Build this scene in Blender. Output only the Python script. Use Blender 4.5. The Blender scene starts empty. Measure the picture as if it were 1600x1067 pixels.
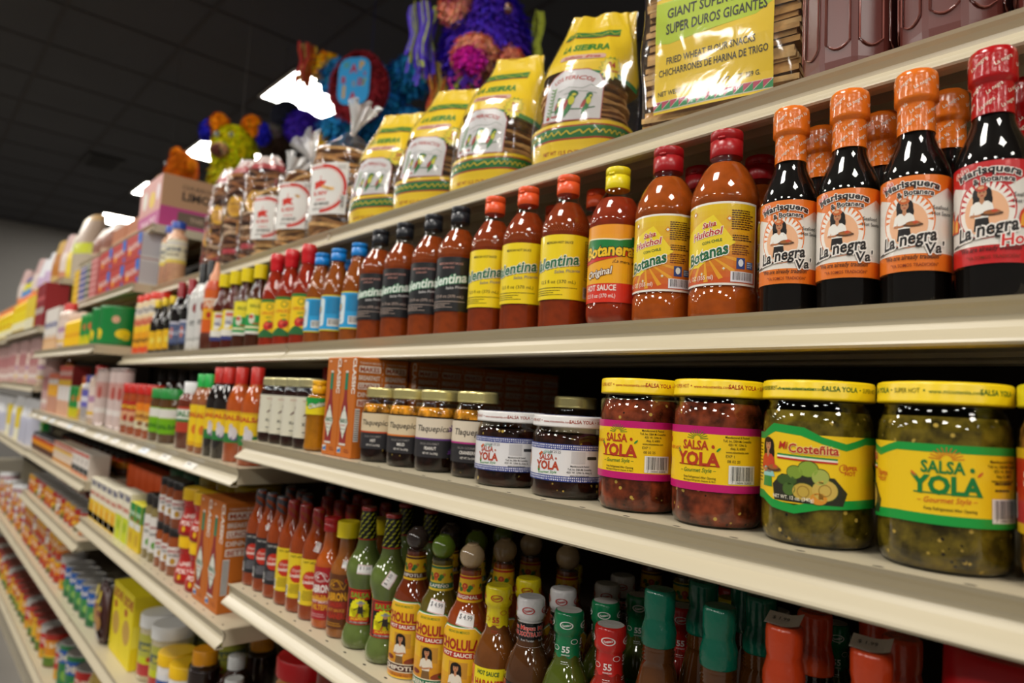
import bpy, bmesh, math, random
import numpy as np
from mathutils import Vector, Matrix
from mathutils.geometry import tessellate_polygon

sc = bpy.context.scene
COL = sc.collection
PI = math.pi

# ------------------------------------------------------------------ camera, world, exposure
cam = bpy.data.cameras.new('camera')
cam.sensor_width = 36.0
cam.lens = 24.0
cam.clip_start = 0.01
cam.dof.use_dof = True
cam.dof.focus_distance = 0.61
cam.dof.aperture_fstop = 4.6
camo = bpy.data.objects.new('camera', cam)
COL.objects.link(camo)
rx, ry, fz = Vector((0.67045421, 0.7398588, 0.05567859)), Vector((-0.03056993, 0.10252599, -0.99426048)), Vector((-0.74132087, 0.66490403, 0.09135642))
up = -ry
back = -fz
camo.matrix_world = Matrix(((rx.x, up.x, back.x, 0), (rx.y, up.y, back.y, 0), (rx.z, up.z, back.z, 0), (0, 0, 0, 1)))
sc.camera = camo
w = bpy.data.worlds.new('store_air')
sc.world = w
w.use_nodes = True
w.node_tree.nodes['Background'].inputs[0].default_value = (1.0, 0.93, 0.84, 1)
w.node_tree.nodes['Background'].inputs[1].default_value = 0.15
LIGHT_POWER = 30.0
sc.view_settings.view_transform = 'Standard'
sc.view_settings.look = 'None'
sc.view_settings.exposure = 0.0
sc.view_settings.gamma = 1.0
sc.view_settings.use_curve_mapping = False
sc.cycles.transparent_max_bounces = 20
sc.cycles.max_bounces = 7
sc.cycles.diffuse_bounces = 3
sc.cycles.glossy_bounces = 3
sc.cycles.caustics_reflective = False
sc.cycles.caustics_refractive = False
sc.cycles.sample_clamp_indirect = 6.0
sc.cycles.use_denoising = True

# ------------------------------------------------------------------ colour and materials
def C(h):
    h = h.lstrip('#')
    if len(h) == 3: h = ''.join(c * 2 for c in h)
    o = []
    for i in (0, 2, 4):
        v = int(h[i:i + 2], 16) / 255
        o.append(v / 12.92 if v <= .04045 else ((v + .055) / 1.055) ** 2.4)
    return tuple(o)

def col(c):
    return C(c) if isinstance(c, str) else tuple(c)

class NT:
    def __init__(s, name):
        s.m = bpy.data.materials.new(name); s.m.use_nodes = True
        s.t = s.m.node_tree; s.b = s.t.nodes['Principled BSDF']; s.out = s.t.nodes['Material Output']
    def n(s, typ, **k):
        x = s.t.nodes.new(typ)
        for a, v in k.items(): setattr(x, a, v)
        return x
    def l(s, a, b): s.t.links.new(a, b)
    def set(s, **k):
        for a, v in k.items():
            s.b.inputs[a.replace('_', ' ')].default_value = v

def attr_mat(name, rough=.4, coat=0., metal=0., spec=.5, bump=0., bscale=200., var=0., vscale=60.):
    t = NT(name)
    a = t.n('ShaderNodeAttribute', attribute_name='Col')
    src = a.outputs['Color']
    if var:
        tc = t.n('ShaderNodeTexCoord'); no = t.n('ShaderNodeTexNoise')
        no.inputs['Scale'].default_value = vscale; no.inputs['Detail'].default_value = 4
        t.l(tc.outputs['Object'], no.inputs['Vector'])
        mr = t.n('ShaderNodeMapRange'); mr.inputs[1].default_value = .3; mr.inputs[2].default_value = .7
        mr.inputs[3].default_value = 1 - var; mr.inputs[4].default_value = 1 + var
        t.l(no.outputs[0], mr.inputs[0])
        mx = t.n('ShaderNodeVectorMath', operation='SCALE')
        t.l(src, mx.inputs[0]); t.l(mr.outputs[0], mx.inputs['Scale']); src = mx.outputs[0]
    t.l(src, t.b.inputs['Base Color'])
    t.set(Roughness=rough, Metallic=metal, Coat_Weight=coat, Coat_Roughness=.03, Specular_IOR_Level=spec)
    if bump:
        tc = t.n('ShaderNodeTexCoord'); no = t.n('ShaderNodeTexNoise'); no.inputs['Scale'].default_value = bscale
        no.inputs['Detail'].default_value = 3
        b = t.n('ShaderNodeBump'); b.inputs['Strength'].default_value = bump; b.inputs['Distance'].default_value = .002
        t.l(tc.outputs['Object'], no.inputs['Vector']); t.l(no.outputs[0], b.inputs['Height']); t.l(b.outputs[0], t.b.inputs['Normal'])
    return t.m

def thin_mat(name, tint=(1, 1, 1), rough=.03, base=.05, edge=.75, milk=0., bump=0., bscale=40.):
    """thin clear glass or film: clear in the middle, mirror-like towards grazing angles"""
    t = NT(name); t.t.nodes.remove(t.b)
    lw = t.n('ShaderNodeLayerWeight'); lw.inputs[0].default_value = .5
    pw = t.n('ShaderNodeMath', operation='POWER'); pw.inputs[1].default_value = 4.
    t.l(lw.outputs['Facing'], pw.inputs[0])
    ma = t.n('ShaderNodeMath', operation='MULTIPLY_ADD'); ma.inputs[1].default_value = edge; ma.inputs[2].default_value = base
    t.l(pw.outputs[0], ma.inputs[0])
    tr = t.n('ShaderNodeBsdfTransparent'); tr.inputs[0].default_value = (*tint, 1)
    gl = t.n('ShaderNodeBsdfGlossy'); gl.inputs['Roughness'].default_value = rough; gl.inputs[0].default_value = (1, 1, 1, 1)
    first = tr.outputs[0]
    if milk:
        df = t.n('ShaderNodeBsdfDiffuse'); df.inputs[0].default_value = (.82, .82, .82, 1)
        m0 = t.n('ShaderNodeMixShader'); m0.inputs[0].default_value = milk
        t.l(first, m0.inputs[1]); t.l(df.outputs[0], m0.inputs[2]); first = m0.outputs[0]
    mx = t.n('ShaderNodeMixShader'); t.l(ma.outputs[0], mx.inputs[0]); t.l(first, mx.inputs[1]); t.l(gl.outputs[0], mx.inputs[2])
    t.l(mx.outputs[0], t.out.inputs[0])
    if bump:
        tc = t.n('ShaderNodeTexCoord'); no = t.n('ShaderNodeTexNoise'); no.inputs['Scale'].default_value = bscale
        no.inputs['Detail'].default_value = 2; no.inputs['Distortion'].default_value = 1.5
        b = t.n('ShaderNodeBump'); b.inputs['Strength'].default_value = bump; b.inputs['Distance'].default_value = .004
        t.l(tc.outputs['Object'], no.inputs['Vector']); t.l(no.outputs[0], b.inputs['Height'])
        t.l(b.outputs[0], gl.inputs['Normal'])
    return t.m

def chunk_mat():
    """salsa seen through glass: vertex colour broken up by dark bits, pale seeds and pulp"""
    t = NT('salsa')
    a = t.n('ShaderNodeAttribute', attribute_name='Col')
    tc = t.n('ShaderNodeTexCoord'); oi = t.n('ShaderNodeObjectInfo')
    ad = t.n('ShaderNodeVectorMath', operation='ADD'); t.l(tc.outputs['Object'], ad.inputs[0]); t.l(oi.outputs['Random'], ad.inputs[1])
    def noise(s, d=3.):
        n = t.n('ShaderNodeTexNoise'); n.inputs['Scale'].default_value = s; n.inputs['Detail'].default_value = d
        t.l(ad.outputs[0], n.inputs['Vector']); return n.outputs[0]
    def ramp(src, a0, a1, b0, b1):
        m = t.n('ShaderNodeMapRange'); m.inputs[1].default_value = a0; m.inputs[2].default_value = a1
        m.inputs[3].default_value = b0; m.inputs[4].default_value = b1; t.l(src, m.inputs[0]); return m.outputs[0]
    big = ramp(noise(85, 4.), .36, .66, .35, 2.2)
    sc_ = t.n('ShaderNodeVectorMath', operation='SCALE'); t.l(a.outputs['Color'], sc_.inputs[0]); t.l(big, sc_.inputs['Scale'])
    vo = t.n('ShaderNodeTexVoronoi'); vo.inputs['Scale'].default_value = 130; t.l(ad.outputs[0], vo.inputs['Vector'])
    seed = ramp(vo.outputs['Distance'], .16, .22, 1, 0)
    pick = ramp(noise(60, 0), .5, .54, 0, 1)
    mu = t.n('ShaderNodeMath', operation='MULTIPLY'); t.l(seed, mu.inputs[0]); t.l(pick, mu.inputs[1])
    m1 = t.n('ShaderNodeMix', data_type='RGBA'); m1.inputs[7].default_value = (*C('#c9a84e'), 1)
    t.l(mu.outputs[0], m1.inputs[0]); t.l(sc_.outputs[0], m1.inputs[6])
    v2 = t.n('ShaderNodeTexVoronoi'); v2.inputs['Scale'].default_value = 160; t.l(ad.outputs[0], v2.inputs['Vector'])
    dk = ramp(v2.outputs['Distance'], .14, .2, 1, 0); pk2 = ramp(noise(55, 0), .40, .44, 1, 0)
    m2 = t.n('ShaderNodeMath', operation='MULTIPLY'); t.l(dk, m2.inputs[0]); t.l(pk2, m2.inputs[1])
    m3 = t.n('ShaderNodeMix', data_type='RGBA'); m3.inputs[7].default_value = (*C('#1a120a'), 1)
    t.l(m2.outputs[0], m3.inputs[0]); t.l(m1.outputs[2], m3.inputs[6])
    t.l(m3.outputs[2], t.b.inputs['Base Color']); t.set(Roughness=.5, Specular_IOR_Level=.05)
    return t.m

def plain(name, c, rough=.5, spec=.5, metal=0., noise=0., scale=20., coat=0.):
    t = NT(name); t.set(Roughness=rough, Specular_IOR_Level=spec, Metallic=metal, Coat_Weight=coat)
    c = col(c)
    t.b.inputs['Base Color'].default_value = (*c, 1)
    if noise:
        tc = t.n('ShaderNodeTexCoord'); no = t.n('ShaderNodeTexNoise'); no.inputs['Scale'].default_value = scale; no.inputs['Detail'].default_value = 5
        t.l(tc.outputs['Object'], no.inputs['Vector'])
        r = t.n('ShaderNodeMix', data_type='RGBA')
        r.inputs[6].default_value = (*[x * (1 - noise) for x in c], 1); r.inputs[7].default_value = (*[min(1, x * (1 + noise)) for x in c], 1)
        t.l(no.outputs[0], r.inputs[0]); t.l(r.outputs[2], t.b.inputs['Base Color'])
    return t.m

def emit_mat(name, c, s):
    t = NT(name); t.t.nodes.remove(t.b)
    e = t.n('ShaderNodeEmission'); e.inputs[0].default_value = (*c, 1); e.inputs[1].default_value = s
    t.l(e.outputs[0], t.out.inputs[0]); return t.m

MAT = dict(
    print=attr_mat('printed_label', .33, .12), matte=attr_mat('paper', .8, spec=.3), plastic=attr_mat('cap_plastic', .3),
    sauce=attr_mat('sauce', .5, spec=.05, var=.18, vscale=90), glaze=attr_mat('filled_bottle', .07, .6, var=.12, vscale=70),
    shrink=attr_mat('shrink_wrap', .2, .3, bump=.35, bscale=160), metalc=attr_mat('lid_metal', .3, metal=.65),
    fringe=attr_mat('crepe_paper', .9, spec=.1, var=.2, vscale=40), card=attr_mat('carton', .5, spec=.35),
    glass=thin_mat('clear_glass', (.93, .95, .93), .02, .045, .7), pet=thin_mat('clear_plastic', (.96, .95, .92), .05, .045, .6),
    film=thin_mat('clear_film', (.97, .97, .97), .09, .04, .5, milk=.02, bump=.2, bscale=22),
    milky=thin_mat('gathered_film', (.95, .95, .95), .12, .12, .5, milk=.38, bump=.6, bscale=60),
    salsa=chunk_mat(),
    toast=attr_mat('fried_tortilla', .6, spec=.25, var=.35, vscale=55, bump=.4, bscale=120),
    enamel=plain('cream_enamel', '#c0b59b', .3, .5, noise=.03, scale=6),
    dark=plain('dark_board', '#2a2119', .7, .2, noise=.2, scale=8),
    ceil=plain('black_ceiling', '#434347', .85, .3, noise=.12, scale=3),
    cbar=plain('ceiling_bar', '#3a3739', .8, .3),
    wallm=plain('grey_wall', '#8d8a86', .8, .2, noise=.04, scale=2),
    floorm=plain('grey_floor', '#77736e', .35, .4, noise=.12, scale=5),
    diff=emit_mat('lit_diffuser', (1, .955, .88), LIGHT_POWER),
)

# ------------------------------------------------------------------ mesh collecting
class M:
    """collects faces with one colour each; a ring break keeps an edge sharp"""
    def __init__(s): s.v = []; s.f = []; s.c = []
    def add(s, vs, fs, c):
        o = len(s.v); s.v.extend(vs); s.f.extend([tuple(i + o for i in f) for f in fs])
        if isinstance(c, list): s.c.extend(c)
        else: s.c.extend([c] * len(fs))
        return s
    def lathe(s, prof, seg=36, c=(.5, .5, .5), x=0., y=0., shape=None):
        """prof: list of (r, z[, colour]) in mm; a repeated point breaks the smoothing"""
        base = col(c); o = len(s.v); n = len(prof); fs = []; cs = []
        for k, p in enumerate(prof):
            for i in range(seg):
                a = 2 * PI * i / seg; r = p[0] * .001
                if shape: r *= shape(a, p[1])
                s.v.append((x + r * math.sin(a), y - r * math.cos(a), p[1] * .001))
        for k in range(n - 1):
            p, q = prof[k], prof[k + 1]
            if abs(p[0] - q[0]) < 1e-6 and abs(p[1] - q[1]) < 1e-6: continue
            cc = col(q[2]) if len(q) > 2 else base
            for i in range(seg):
                j = (i + 1) % seg
                fs.append((o + k * seg + i, o + k * seg + j, o + (k + 1) * seg + j, o + (k + 1) * seg + i)); cs.append(cc)
        for k, rev in ((0, True), (n - 1, False)):
            if prof[k][0] > .05:
                r = [o + k * seg + i for i in range(seg)]
                vv = len(s.v); s.v.extend([s.v[i] for i in r]); r = list(range(vv, vv + seg))
                fs.append(tuple(reversed(r)) if rev else tuple(r)); cs.append(col(prof[k][2]) if len(prof[k]) > 2 else base)
        s.f.extend(fs); s.c.extend(cs); return s
    def box(s, x0, y0, z0, x1, y1, z1, c=(.5, .5, .5), cs=None):
        """metres; every side has its own corners so the edges stay crisp. cs: colours for -y +y -x +x +z -z"""
        P = lambda *q: q
        sides = [[(x0, y0, z0), (x1, y0, z0), (x1, y0, z1), (x0, y0, z1)], [(x1, y1, z0), (x0, y1, z0), (x0, y1, z1), (x1, y1, z1)],
                 [(x0, y1, z0), (x0, y0, z0), (x0, y0, z1), (x0, y1, z1)], [(x1, y0, z0), (x1, y1, z0), (x1, y1, z1), (x1, y0, z1)],
                 [(x0, y0, z1), (x1, y0, z1), (x1, y1, z1), (x0, y1, z1)], [(x0, y1, z0), (x1, y1, z0), (x1, y0, z0), (x0, y0, z0)]]
        for i, q in enumerate(sides):
            s.add(q, [(0, 1, 2, 3)], col(cs[i]) if cs else col(c))
        return s
    def rbox(s, x0, y0, z0, x1, y1, z1, b, c, seg=2):
        bm = bmesh.new(); bmesh.ops.create_cube(bm, size=1)
        for v in bm.verts: v.co = Vector(((x0 + x1) / 2 + v.co.x * (x1 - x0), (y0 + y1) / 2 + v.co.y * (y1 - y0), (z0 + z1) / 2 + v.co.z * (z1 - z0)))
        bmesh.ops.bevel(bm, geom=bm.edges[:], offset=b, segments=seg, affect='EDGES', profile=.5)
        bm.verts.index_update()
        s.add([tuple(v.co) for v in bm.verts], [tuple(v.index for v in f.verts) for f in bm.faces], col(c)); bm.free(); return s
    def prism(s, pts, x0, x1, c):
        """closed (y, z) outline pulled along x"""
        n = len(pts); c = col(c)
        for i in range(n):
            a, b = pts[i], pts[(i + 1) % n]
            s.add([(x0, *a), (x1, *a), (x1, *b), (x0, *b)], [(0, 1, 2, 3)], c)
        tri = tessellate_polygon([[Vector((p[0], p[1], 0)) for p in pts]])
        s.add([(x0, *p) for p in pts], [tuple(t) for t in tri], c); s.add([(x1, *p) for p in pts], [tuple(t) for t in tri], c)
        return s
    def tube(s, pts, r, c, seg=8):
        pts = [Vector(p) for p in pts]; o = len(s.v); n = len(pts)
        for k, p in enumerate(pts):
            d = (pts[min(k + 1, n - 1)] - pts[max(k - 1, 0)]).normalized()
            e = d.orthogonal().normalized(); g = d.cross(e)
            rr = r[k] if isinstance(r, (list, tuple)) else r
            for i in range(seg):
                a = 2 * PI * i / seg; s.v.append(tuple(p + rr * (math.cos(a) * e + math.sin(a) * g)))
        for k in range(n - 1):
            for i in range(seg):
                j = (i + 1) % seg; s.f.append((o + k * seg + i, o + k * seg + j, o + (k + 1) * seg + j, o + (k + 1) * seg + i)); s.c.append(col(c))
        return s
    def ellipsoid(s, cx, cy, cz, rx_, ry_, rz_, c, nu=20, nv=12, wob=None):
        o = len(s.v); c = col(c)
        for k in range(nv + 1):
            t = PI * k / nv
            for i in range(nu):
                a = 2 * PI * i / nu; m = wob(a, t) if wob else 1.
                s.v.append((cx + m * rx_ * math.sin(t) * math.cos(a), cy + m * ry_ * math.sin(t) * math.sin(a), cz - m * rz_ * math.cos(t)))
        for k in range(nv):
            for i in range(nu):
                j = (i + 1) % nu; s.f.append((o + k * nu + i, o + k * nu + j, o + (k + 1) * nu + j, o + (k + 1) * nu + i)); s.c.append(c)
        return s
    def mesh(s, name, mat, smooth=True):
        me = bpy.data.meshes.new(name); me.from_pydata(s.v, [], s.f)
        at = me.color_attributes.new('Col', 'FLOAT_COLOR', 'CORNER')
        n = np.array([len(f) for f in s.f]); a = np.ones((int(n.sum()), 4), np.float32)
        a[:, :3] = np.repeat(np.array(s.c, np.float32).reshape(-1, 3), n, axis=0)
        at.data.foreach_set('color', a.ravel())
        me.polygons.foreach_set('use_smooth', [smooth] * len(s.f))
        me.materials.append(MAT[mat] if isinstance(mat, str) else mat)
        me.update(); return me

def link(name, me, parent=None, loc=None):
    o = bpy.data.objects.new(name, me); COL.objects.link(o)
    if parent: o.parent = parent
    if loc: o.location = loc
    return o
def tag(o, label, cat, group=None):
    o['label'] = label; o['category'] = cat
    if group: o['group'] = group
    return o
def thing(name, label, cat, loc=(0, 0, 0), rz=0., group=None):
    o = bpy.data.objects.new(name, None); o.empty_display_size = .02; COL.objects.link(o); o.location = loc; o.rotation_euler = (0, 0, rz)
    return tag(o, label, cat, group)
def structure(name, me, parent=None):
    o = link(name, me, parent); o['kind'] = 'structure'; return o

# ------------------------------------------------------------------ flat print laid on a curved surface
_TXT = {}
def text_tris(s, bold):
    k = (s, bold)
    if k in _TXT: return _TXT[k]
    cu = bpy.data.curves.new('t', 'FONT'); cu.body = s; cu.resolution_u = 2; cu.offset = bold; cu.fill_mode = 'FRONT'; cu.size = 1 / .729
    ob = bpy.data.objects.new('t', cu); me = ob.to_mesh(); me.calc_loop_triangles()
    v = np.array([x.co[:2] for x in me.vertices], float).reshape(-1, 2)
    t = np.array([x.vertices[:] for x in me.loop_triangles], int).reshape(-1, 3)
    r = v[t] if len(t) else np.zeros((0, 3, 2))
    ob.to_mesh_clear(); bpy.data.objects.remove(ob); bpy.data.curves.remove(cu)
    _TXT[k] = r; return r

class Art:
    def __init__(s): s.t = []          # (tri 3x2, colour or 3 colours, layer)
    def tri(s, a, b, c, co, k): s.t.append((np.array((a, b, c), float), co, k))
    def poly(s, pts, c, k=1):
        c = col(c)
        if len(pts) == 4 or len(pts) == 3:
            s.tri(pts[0], pts[1], pts[2], c, k)
            if len(pts) == 4: s.tri(pts[0], pts[2], pts[3], c, k)
            return s
        for a, b, d in tessellate_polygon([[Vector((p[0], p[1], 0)) for p in pts]]): s.tri(pts[a], pts[b], pts[d], c, k)
        return s
    def rect(s, u0, v0, u1, v1, c, k=1): return s.poly([(u0, v0), (u1, v0), (u1, v1), (u0, v1)], c, k)
    def rrect(s, u0, v0, u1, v1, r, c, k=1):
        p = []
        for cx, cy, a0 in ((u1 - r, v0 + r, -90), (u1 - r, v1 - r, 0), (u0 + r, v1 - r, 90), (u0 + r, v0 + r, 180)):
            for i in range(4):
                a = math.radians(a0 + 30 * i); p.append((cx + r * math.cos(a), cy + r * math.sin(a)))
        return s.poly(p, c, k)
    def grad(s, u0, v0, u1, v1, c0, c1, n=10, k=1, vert=True):
        a, b = np.array(col(c0)), np.array(col(c1))
        for i in range(n):
            f0, f1 = i / n, (i + 1) / n; c = tuple(a + (b - a) * (f0 + f1) / 2)
            if vert: s.rect(u0, v0 + (v1 - v0) * f0, u1, v0 + (v1 - v0) * f1, c, k)
            else: s.rect(u0 + (u1 - u0) * f0, v0, u0 + (u1 - u0) * f1, v1, c, k)
        return s
    def ell(s, x, y, a, b, c, k=1, n=20, rot=0.):
        q = math.radians(rot); return s.poly([(x + a * math.cos(t) * math.cos(q) - b * math.sin(t) * math.sin(q), y + a * math.cos(t) * math.sin(q) + b * math.sin(t) * math.cos(q)) for t in [2 * PI * i / n for i in range(n)]], c, k)
    def star(s, x, y, r0, r1, n, c, k=1, rot=0.):
        return s.poly([(x + (r0 if i % 2 else r1) * math.cos(PI * i / n + rot), y + (r0 if i % 2 else r1) * math.sin(PI * i / n + rot)) for i in range(2 * n)], c, k)
    def ring(s, x, y, r0, r1, c, k=1, a0=0, a1=360, n=24, sy=1.):
        for i in range(n):
            p, q = [math.radians(a0 + (a1 - a0) * (i + d) / n) for d in (0, 1)]
            s.poly([(x + r0 * math.cos(p), y + sy * r0 * math.sin(p)), (x + r1 * math.cos(p), y + sy * r1 * math.sin(p)), (x + r1 * math.cos(q), y + sy * r1 * math.sin(q)), (x + r0 * math.cos(q), y + sy * r0 * math.sin(q))], c, k)
        return s
    def line(s, pts, wd, c, k=1):
        for (x0, y0), (x1, y1) in zip(pts, pts[1:]):
            d = math.hypot(x1 - x0, y1 - y0) or 1; nx, ny = -(y1 - y0) / d * wd / 2, (x1 - x0) / d * wd / 2
            s.poly([(x0 + nx, y0 + ny), (x0 - nx, y0 - ny), (x1 - nx, y1 - ny), (x1 + nx, y1 + ny)], c, k)
        return s
    def text(s, t, x, y, h, c, k=2, bold=0., shear=0., al='C', rot=0., wx=1., arc=None, width=None, out=None, outw=.05, bend=0.):
        """h: capital height in mm; arc: radius the baseline is bent on (positive arches upward); out: outline colour"""
        if out is not None: s.text(t, x, y, h, out, k, bold + outw, shear, al, rot, wx, arc, width, None, 0, bend); k += 1
        q = text_tris(t, bold)
        if not len(q): return s
        ref = text_tris(t, 0.)
        x0, x1 = ref[..., 0].min(), ref[..., 0].max()
        sx = h * wx
        if width: sx = width / (x1 - x0)
        p = q.copy(); p[..., 0] = (p[..., 0] - (x0 + x1) / 2) * sx; p[..., 1] *= h
        p[..., 0] += shear * p[..., 1]
        if al == 'L': p[..., 0] += (x1 - x0) * sx / 2
        if al == 'R': p[..., 0] -= (x1 - x0) * sx / 2
        if arc:
            a = p[..., 0] / arc; R_ = arc + p[..., 1]
            p = np.stack([R_ * np.sin(a), R_ * np.cos(a) - arc], -1)
        if bend: p[..., 1] += bend * p[..., 0] ** 2
        if rot:
            q_ = math.radians(rot); cs, sn = math.cos(q_), math.sin(q_)
            p = np.stack([p[..., 0] * cs - p[..., 1] * sn, p[..., 0] * sn + p[..., 1] * cs], -1)
        p = p + np.array((x, y)); c = col(c)
        for t3 in p: s.t.append((t3, c, k))
        return s
    def bars(s, x, y, w_, h, k=2, seed=1, bg='#e8e8e4'):
        s.rect(x, y, x + w_, y + h, bg, k); r = random.Random(seed); q = x + w_ * .08
        while q < x + w_ * .9:
            d = r.choice((.25, .4, .6)); s.rect(q, y + h * .18, q + d, y + h * .94, '#222222', k + 1); q += d + r.choice((.3, .5, .7))
        return s
    def lines(s, x, y, w_, n, pitch, h, c, k=2, seed=1, al='L'):
        """fine print, too small to read: dashes"""
        r = random.Random(seed)
        for i in range(n):
            L = w_ * r.uniform(.72, 1.); q = x + (0 if al == 'L' else (w_ - L) / 2); e = q + L
            while q < e:
                d = min(r.uniform(.8, 3.2), e - q); s.rect(q, y - i * pitch, q + d, y - i * pitch + h, c, k); q += d + .45
        return s
    def mesh(s, name, fn, mat='print', ustep=3., vstep=None, lift=.1):
        vs, fs, cs = [], [], []
        def clip(poly, ax, lo, hi):
            for lim, sg in ((lo, 1), (hi, -1)):
                o = []
                for i in range(len(poly)):
                    a, b = poly[i - 1], poly[i]; da, db = sg * (a[ax] - lim), sg * (b[ax] - lim)
                    if (da < 0) != (db < 0):
                        t = da / (da - db); o.append((a[0] + (b[0] - a[0]) * t, a[1] + (b[1] - a[1]) * t))
                    if db >= 0: o.append(b)
                poly = o
                if not poly: break
            return poly
        def split(poly, ax, st):
            lo = math.floor(min(p[ax] for p in poly) / st + 1e-9); hi = math.ceil(max(p[ax] for p in poly) / st - 1e-9)
            if hi - lo <= 1: return [poly]
            return [q for q in (clip(poly, ax, i * st, (i + 1) * st) for i in range(lo, hi)) if len(q) > 2]
        for t, c, k in s.t:
            if (t[1, 0] - t[0, 0]) * (t[2, 1] - t[0, 1]) - (t[1, 1] - t[0, 1]) * (t[2, 0] - t[0, 0]) < 0: t = t[::-1]
            ps = split([tuple(p) for p in t], 0, ustep)
            if vstep: ps = [q for p in ps for q in split(p, 1, vstep)]
            for p in ps:
                o = len(vs); vs.extend([fn(u, v, k * lift) for u, v in p]); fs.append(tuple(range(o, o + len(p)))); cs.append(c)
        m = M(); m.v, m.f, m.c = vs, fs, cs
        return m.mesh(name, mat, False)

def wrap(prof, r0=None, gap=.25):
    """(u, v, lift) in mm to metres on a turned body; u = 0 faces -y"""
    zs = [p[1] for p in prof]; rs = [p[0] for p in prof]
    if r0 is None: r0 = max(rs)
    def fn(u, v, k):
        a = u / r0; R_ = (float(np.interp(v, zs, rs)) + gap + k) * .001
        return (R_ * math.sin(a), -R_ * math.cos(a), v * .001)
    return fn
def plane_y(y0):
    """print on a face looking along -y; u along x, v up, all mm"""
    return lambda u, v, k: (u * .001, (y0 - .15 - k) * .001, v * .001)
def plane_x(x0):
    """print on a face looking along +x; u along y"""
    return lambda u, v, k: ((x0 + .15 + k) * .001, u * .001, v * .001)
def plane_z(z0):
    return lambda u, v, k: (u * .001, v * .001, (z0 + .15 + k) * .001)
# ------------------------------------------------------------------ kinds of goods: each is a list of parts (name, mesh, sub-parts)
KIND = {}
def kind(key, name, cat, desc, yaw=0.):
    def deco(fn):
        KIND[key] = dict(name=name, cat=cat, desc=desc, fn=fn, parts=None, yaw=yaw); return fn
    return deco

def inset(prof, d, ztop):
    o = [(max(r - d, .1), z + (d if i == 0 else 0)) for i, (r, z) in enumerate(p[:2] for p in prof) if z < ztop]
    zs = [p[1] for p in prof]; rs = [p[0] for p in prof]
    r = max(float(np.interp(ztop, zs, rs)) - d, .1)
    return o + [(r, ztop), (r, ztop), (.1, ztop)]
def glass_body(prof, fill, c, seg=40, glass='glass', top=None, inner='sauce'):
    return [('sauce', M().lathe(inset(prof, .9, fill), seg, c).mesh('sauce', inner), []),
            ('bottle_glass', M().lathe(prof, seg, '#ffffff').mesh('bottle_glass', glass), [])]
def solid_body(prof, c, seg=28, mat='glaze'):
    return [('bottle_body', M().lathe(prof, seg, c).mesh('bottle_body', mat), [])]
def flipcap(r, z0, z1, c, seg=32, tab=True):
    zm = z0 + (z1 - z0) * .62
    m = M().lathe([(r - .4, z0), (r, z0 + .5), (r, zm - .5), (r - .6, zm - .2), (r - .6, zm + .2), (r, zm + .5), (r, z1 - 1.6), (r - .5, z1 - .5), (r - 1.6, z1), (r - 1.6, z1), (.1, z1 + .2)], seg, c)
    if tab:
        m.rbox(-.0035, -(r + .9) * .001, (zm - .4) * .001, .0035, -(r - 1.5) * .001, (zm + 2.2) * .001, .0005, c, 1)
    return ('cap', m.mesh('cap', 'plastic'), [])
def screwcap(r, z0, z1, c, seg=48, mat='plastic', ribs=.02, name='cap'):
    m = M().lathe([(r, z0), (r, z1 - 1.2)], seg, c, shape=lambda a, z: 1 + ribs * (1 if int(a * seg / (2 * PI) + .5) % 2 else -1))
    m.lathe([(r, z1 - 1.2), (r - .5, z1 - .4), (r - 1.4, z1), (r - 1.4, z1), (.1, z1)], seg, c)
    m.lathe([(r, z0), (r + .3, z0), (r + .3, z0 + 1.2), (r, z0 + 1.5)], seg, c)
    return (name, m.mesh(name, mat), [])
def lid(r, z0, z1, c, seg=56, mat='plastic', name='lid', top=None):
    m = M().lathe([(r - .6, z0), (r, z0 + .5), (r + .3, z0 + 1.2), (r, z0 + 2), (r, z1 - 1.8), (r - .6, z1 - .5), (r - 1.8, z1)], seg, c)
    m.lathe([(r - 1.8, z1), (r - 3, z1 - .6), (.1, z1 - .6)], seg, top or c)
    return (name, m.mesh(name, mat), [])
def ribbed_lid(r, z0, z1, c, seg=72, mat='metalc'):
    m = M().lathe([(r - .3, z0), (r + .3, z0 + .8), (r, z0 + 1.6), (r, z0 + 3)], seg, c)
    m.lathe([(r, z0 + 3), (r, z1 - 2.5)], seg, c, shape=lambda a, z: 1 + .012 * (1 if int(a * seg / (2 * PI) + .5) % 2 else -1))
    m.lathe([(r, z1 - 2.5), (r - .5, z1 - .8), (r - 2, z1), (r - 3, z1 - .6), (.1, z1 - .6)], seg, c)
    return ('lid', m.mesh('lid', mat), [])
def price_tag(prof, u, v, txt, rot=0., w_=16, h=9):
    a = Art(); q = math.radians(rot)
    def R_(p): return (u + p[0] * math.cos(q) - p[1] * math.sin(q), v + p[0] * math.sin(q) + p[1] * math.cos(q))
    a.poly([R_(p) for p in ((-w_ / 2, -h / 2), (w_ / 2, -h / 2), (w_ / 2, h / 2), (-w_ / 2, h / 2))], '#e9e6e4', 0)
    for y in (-h / 2 + .5, h / 2 - .9):
        a.poly([R_(p) for p in ((-w_ / 2, y), (w_ / 2, y), (w_ / 2, y + .4), (-w_ / 2, y + .4))], '#c8584e', 1)
    a.text(txt, u, v, h * .36, '#3b3b46', 2, rot=rot); a.t[-1:]
    return ('price_tag', a.mesh('price_tag', wrap(prof, gap=.5), 'matte', 3., 3.), [])

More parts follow.
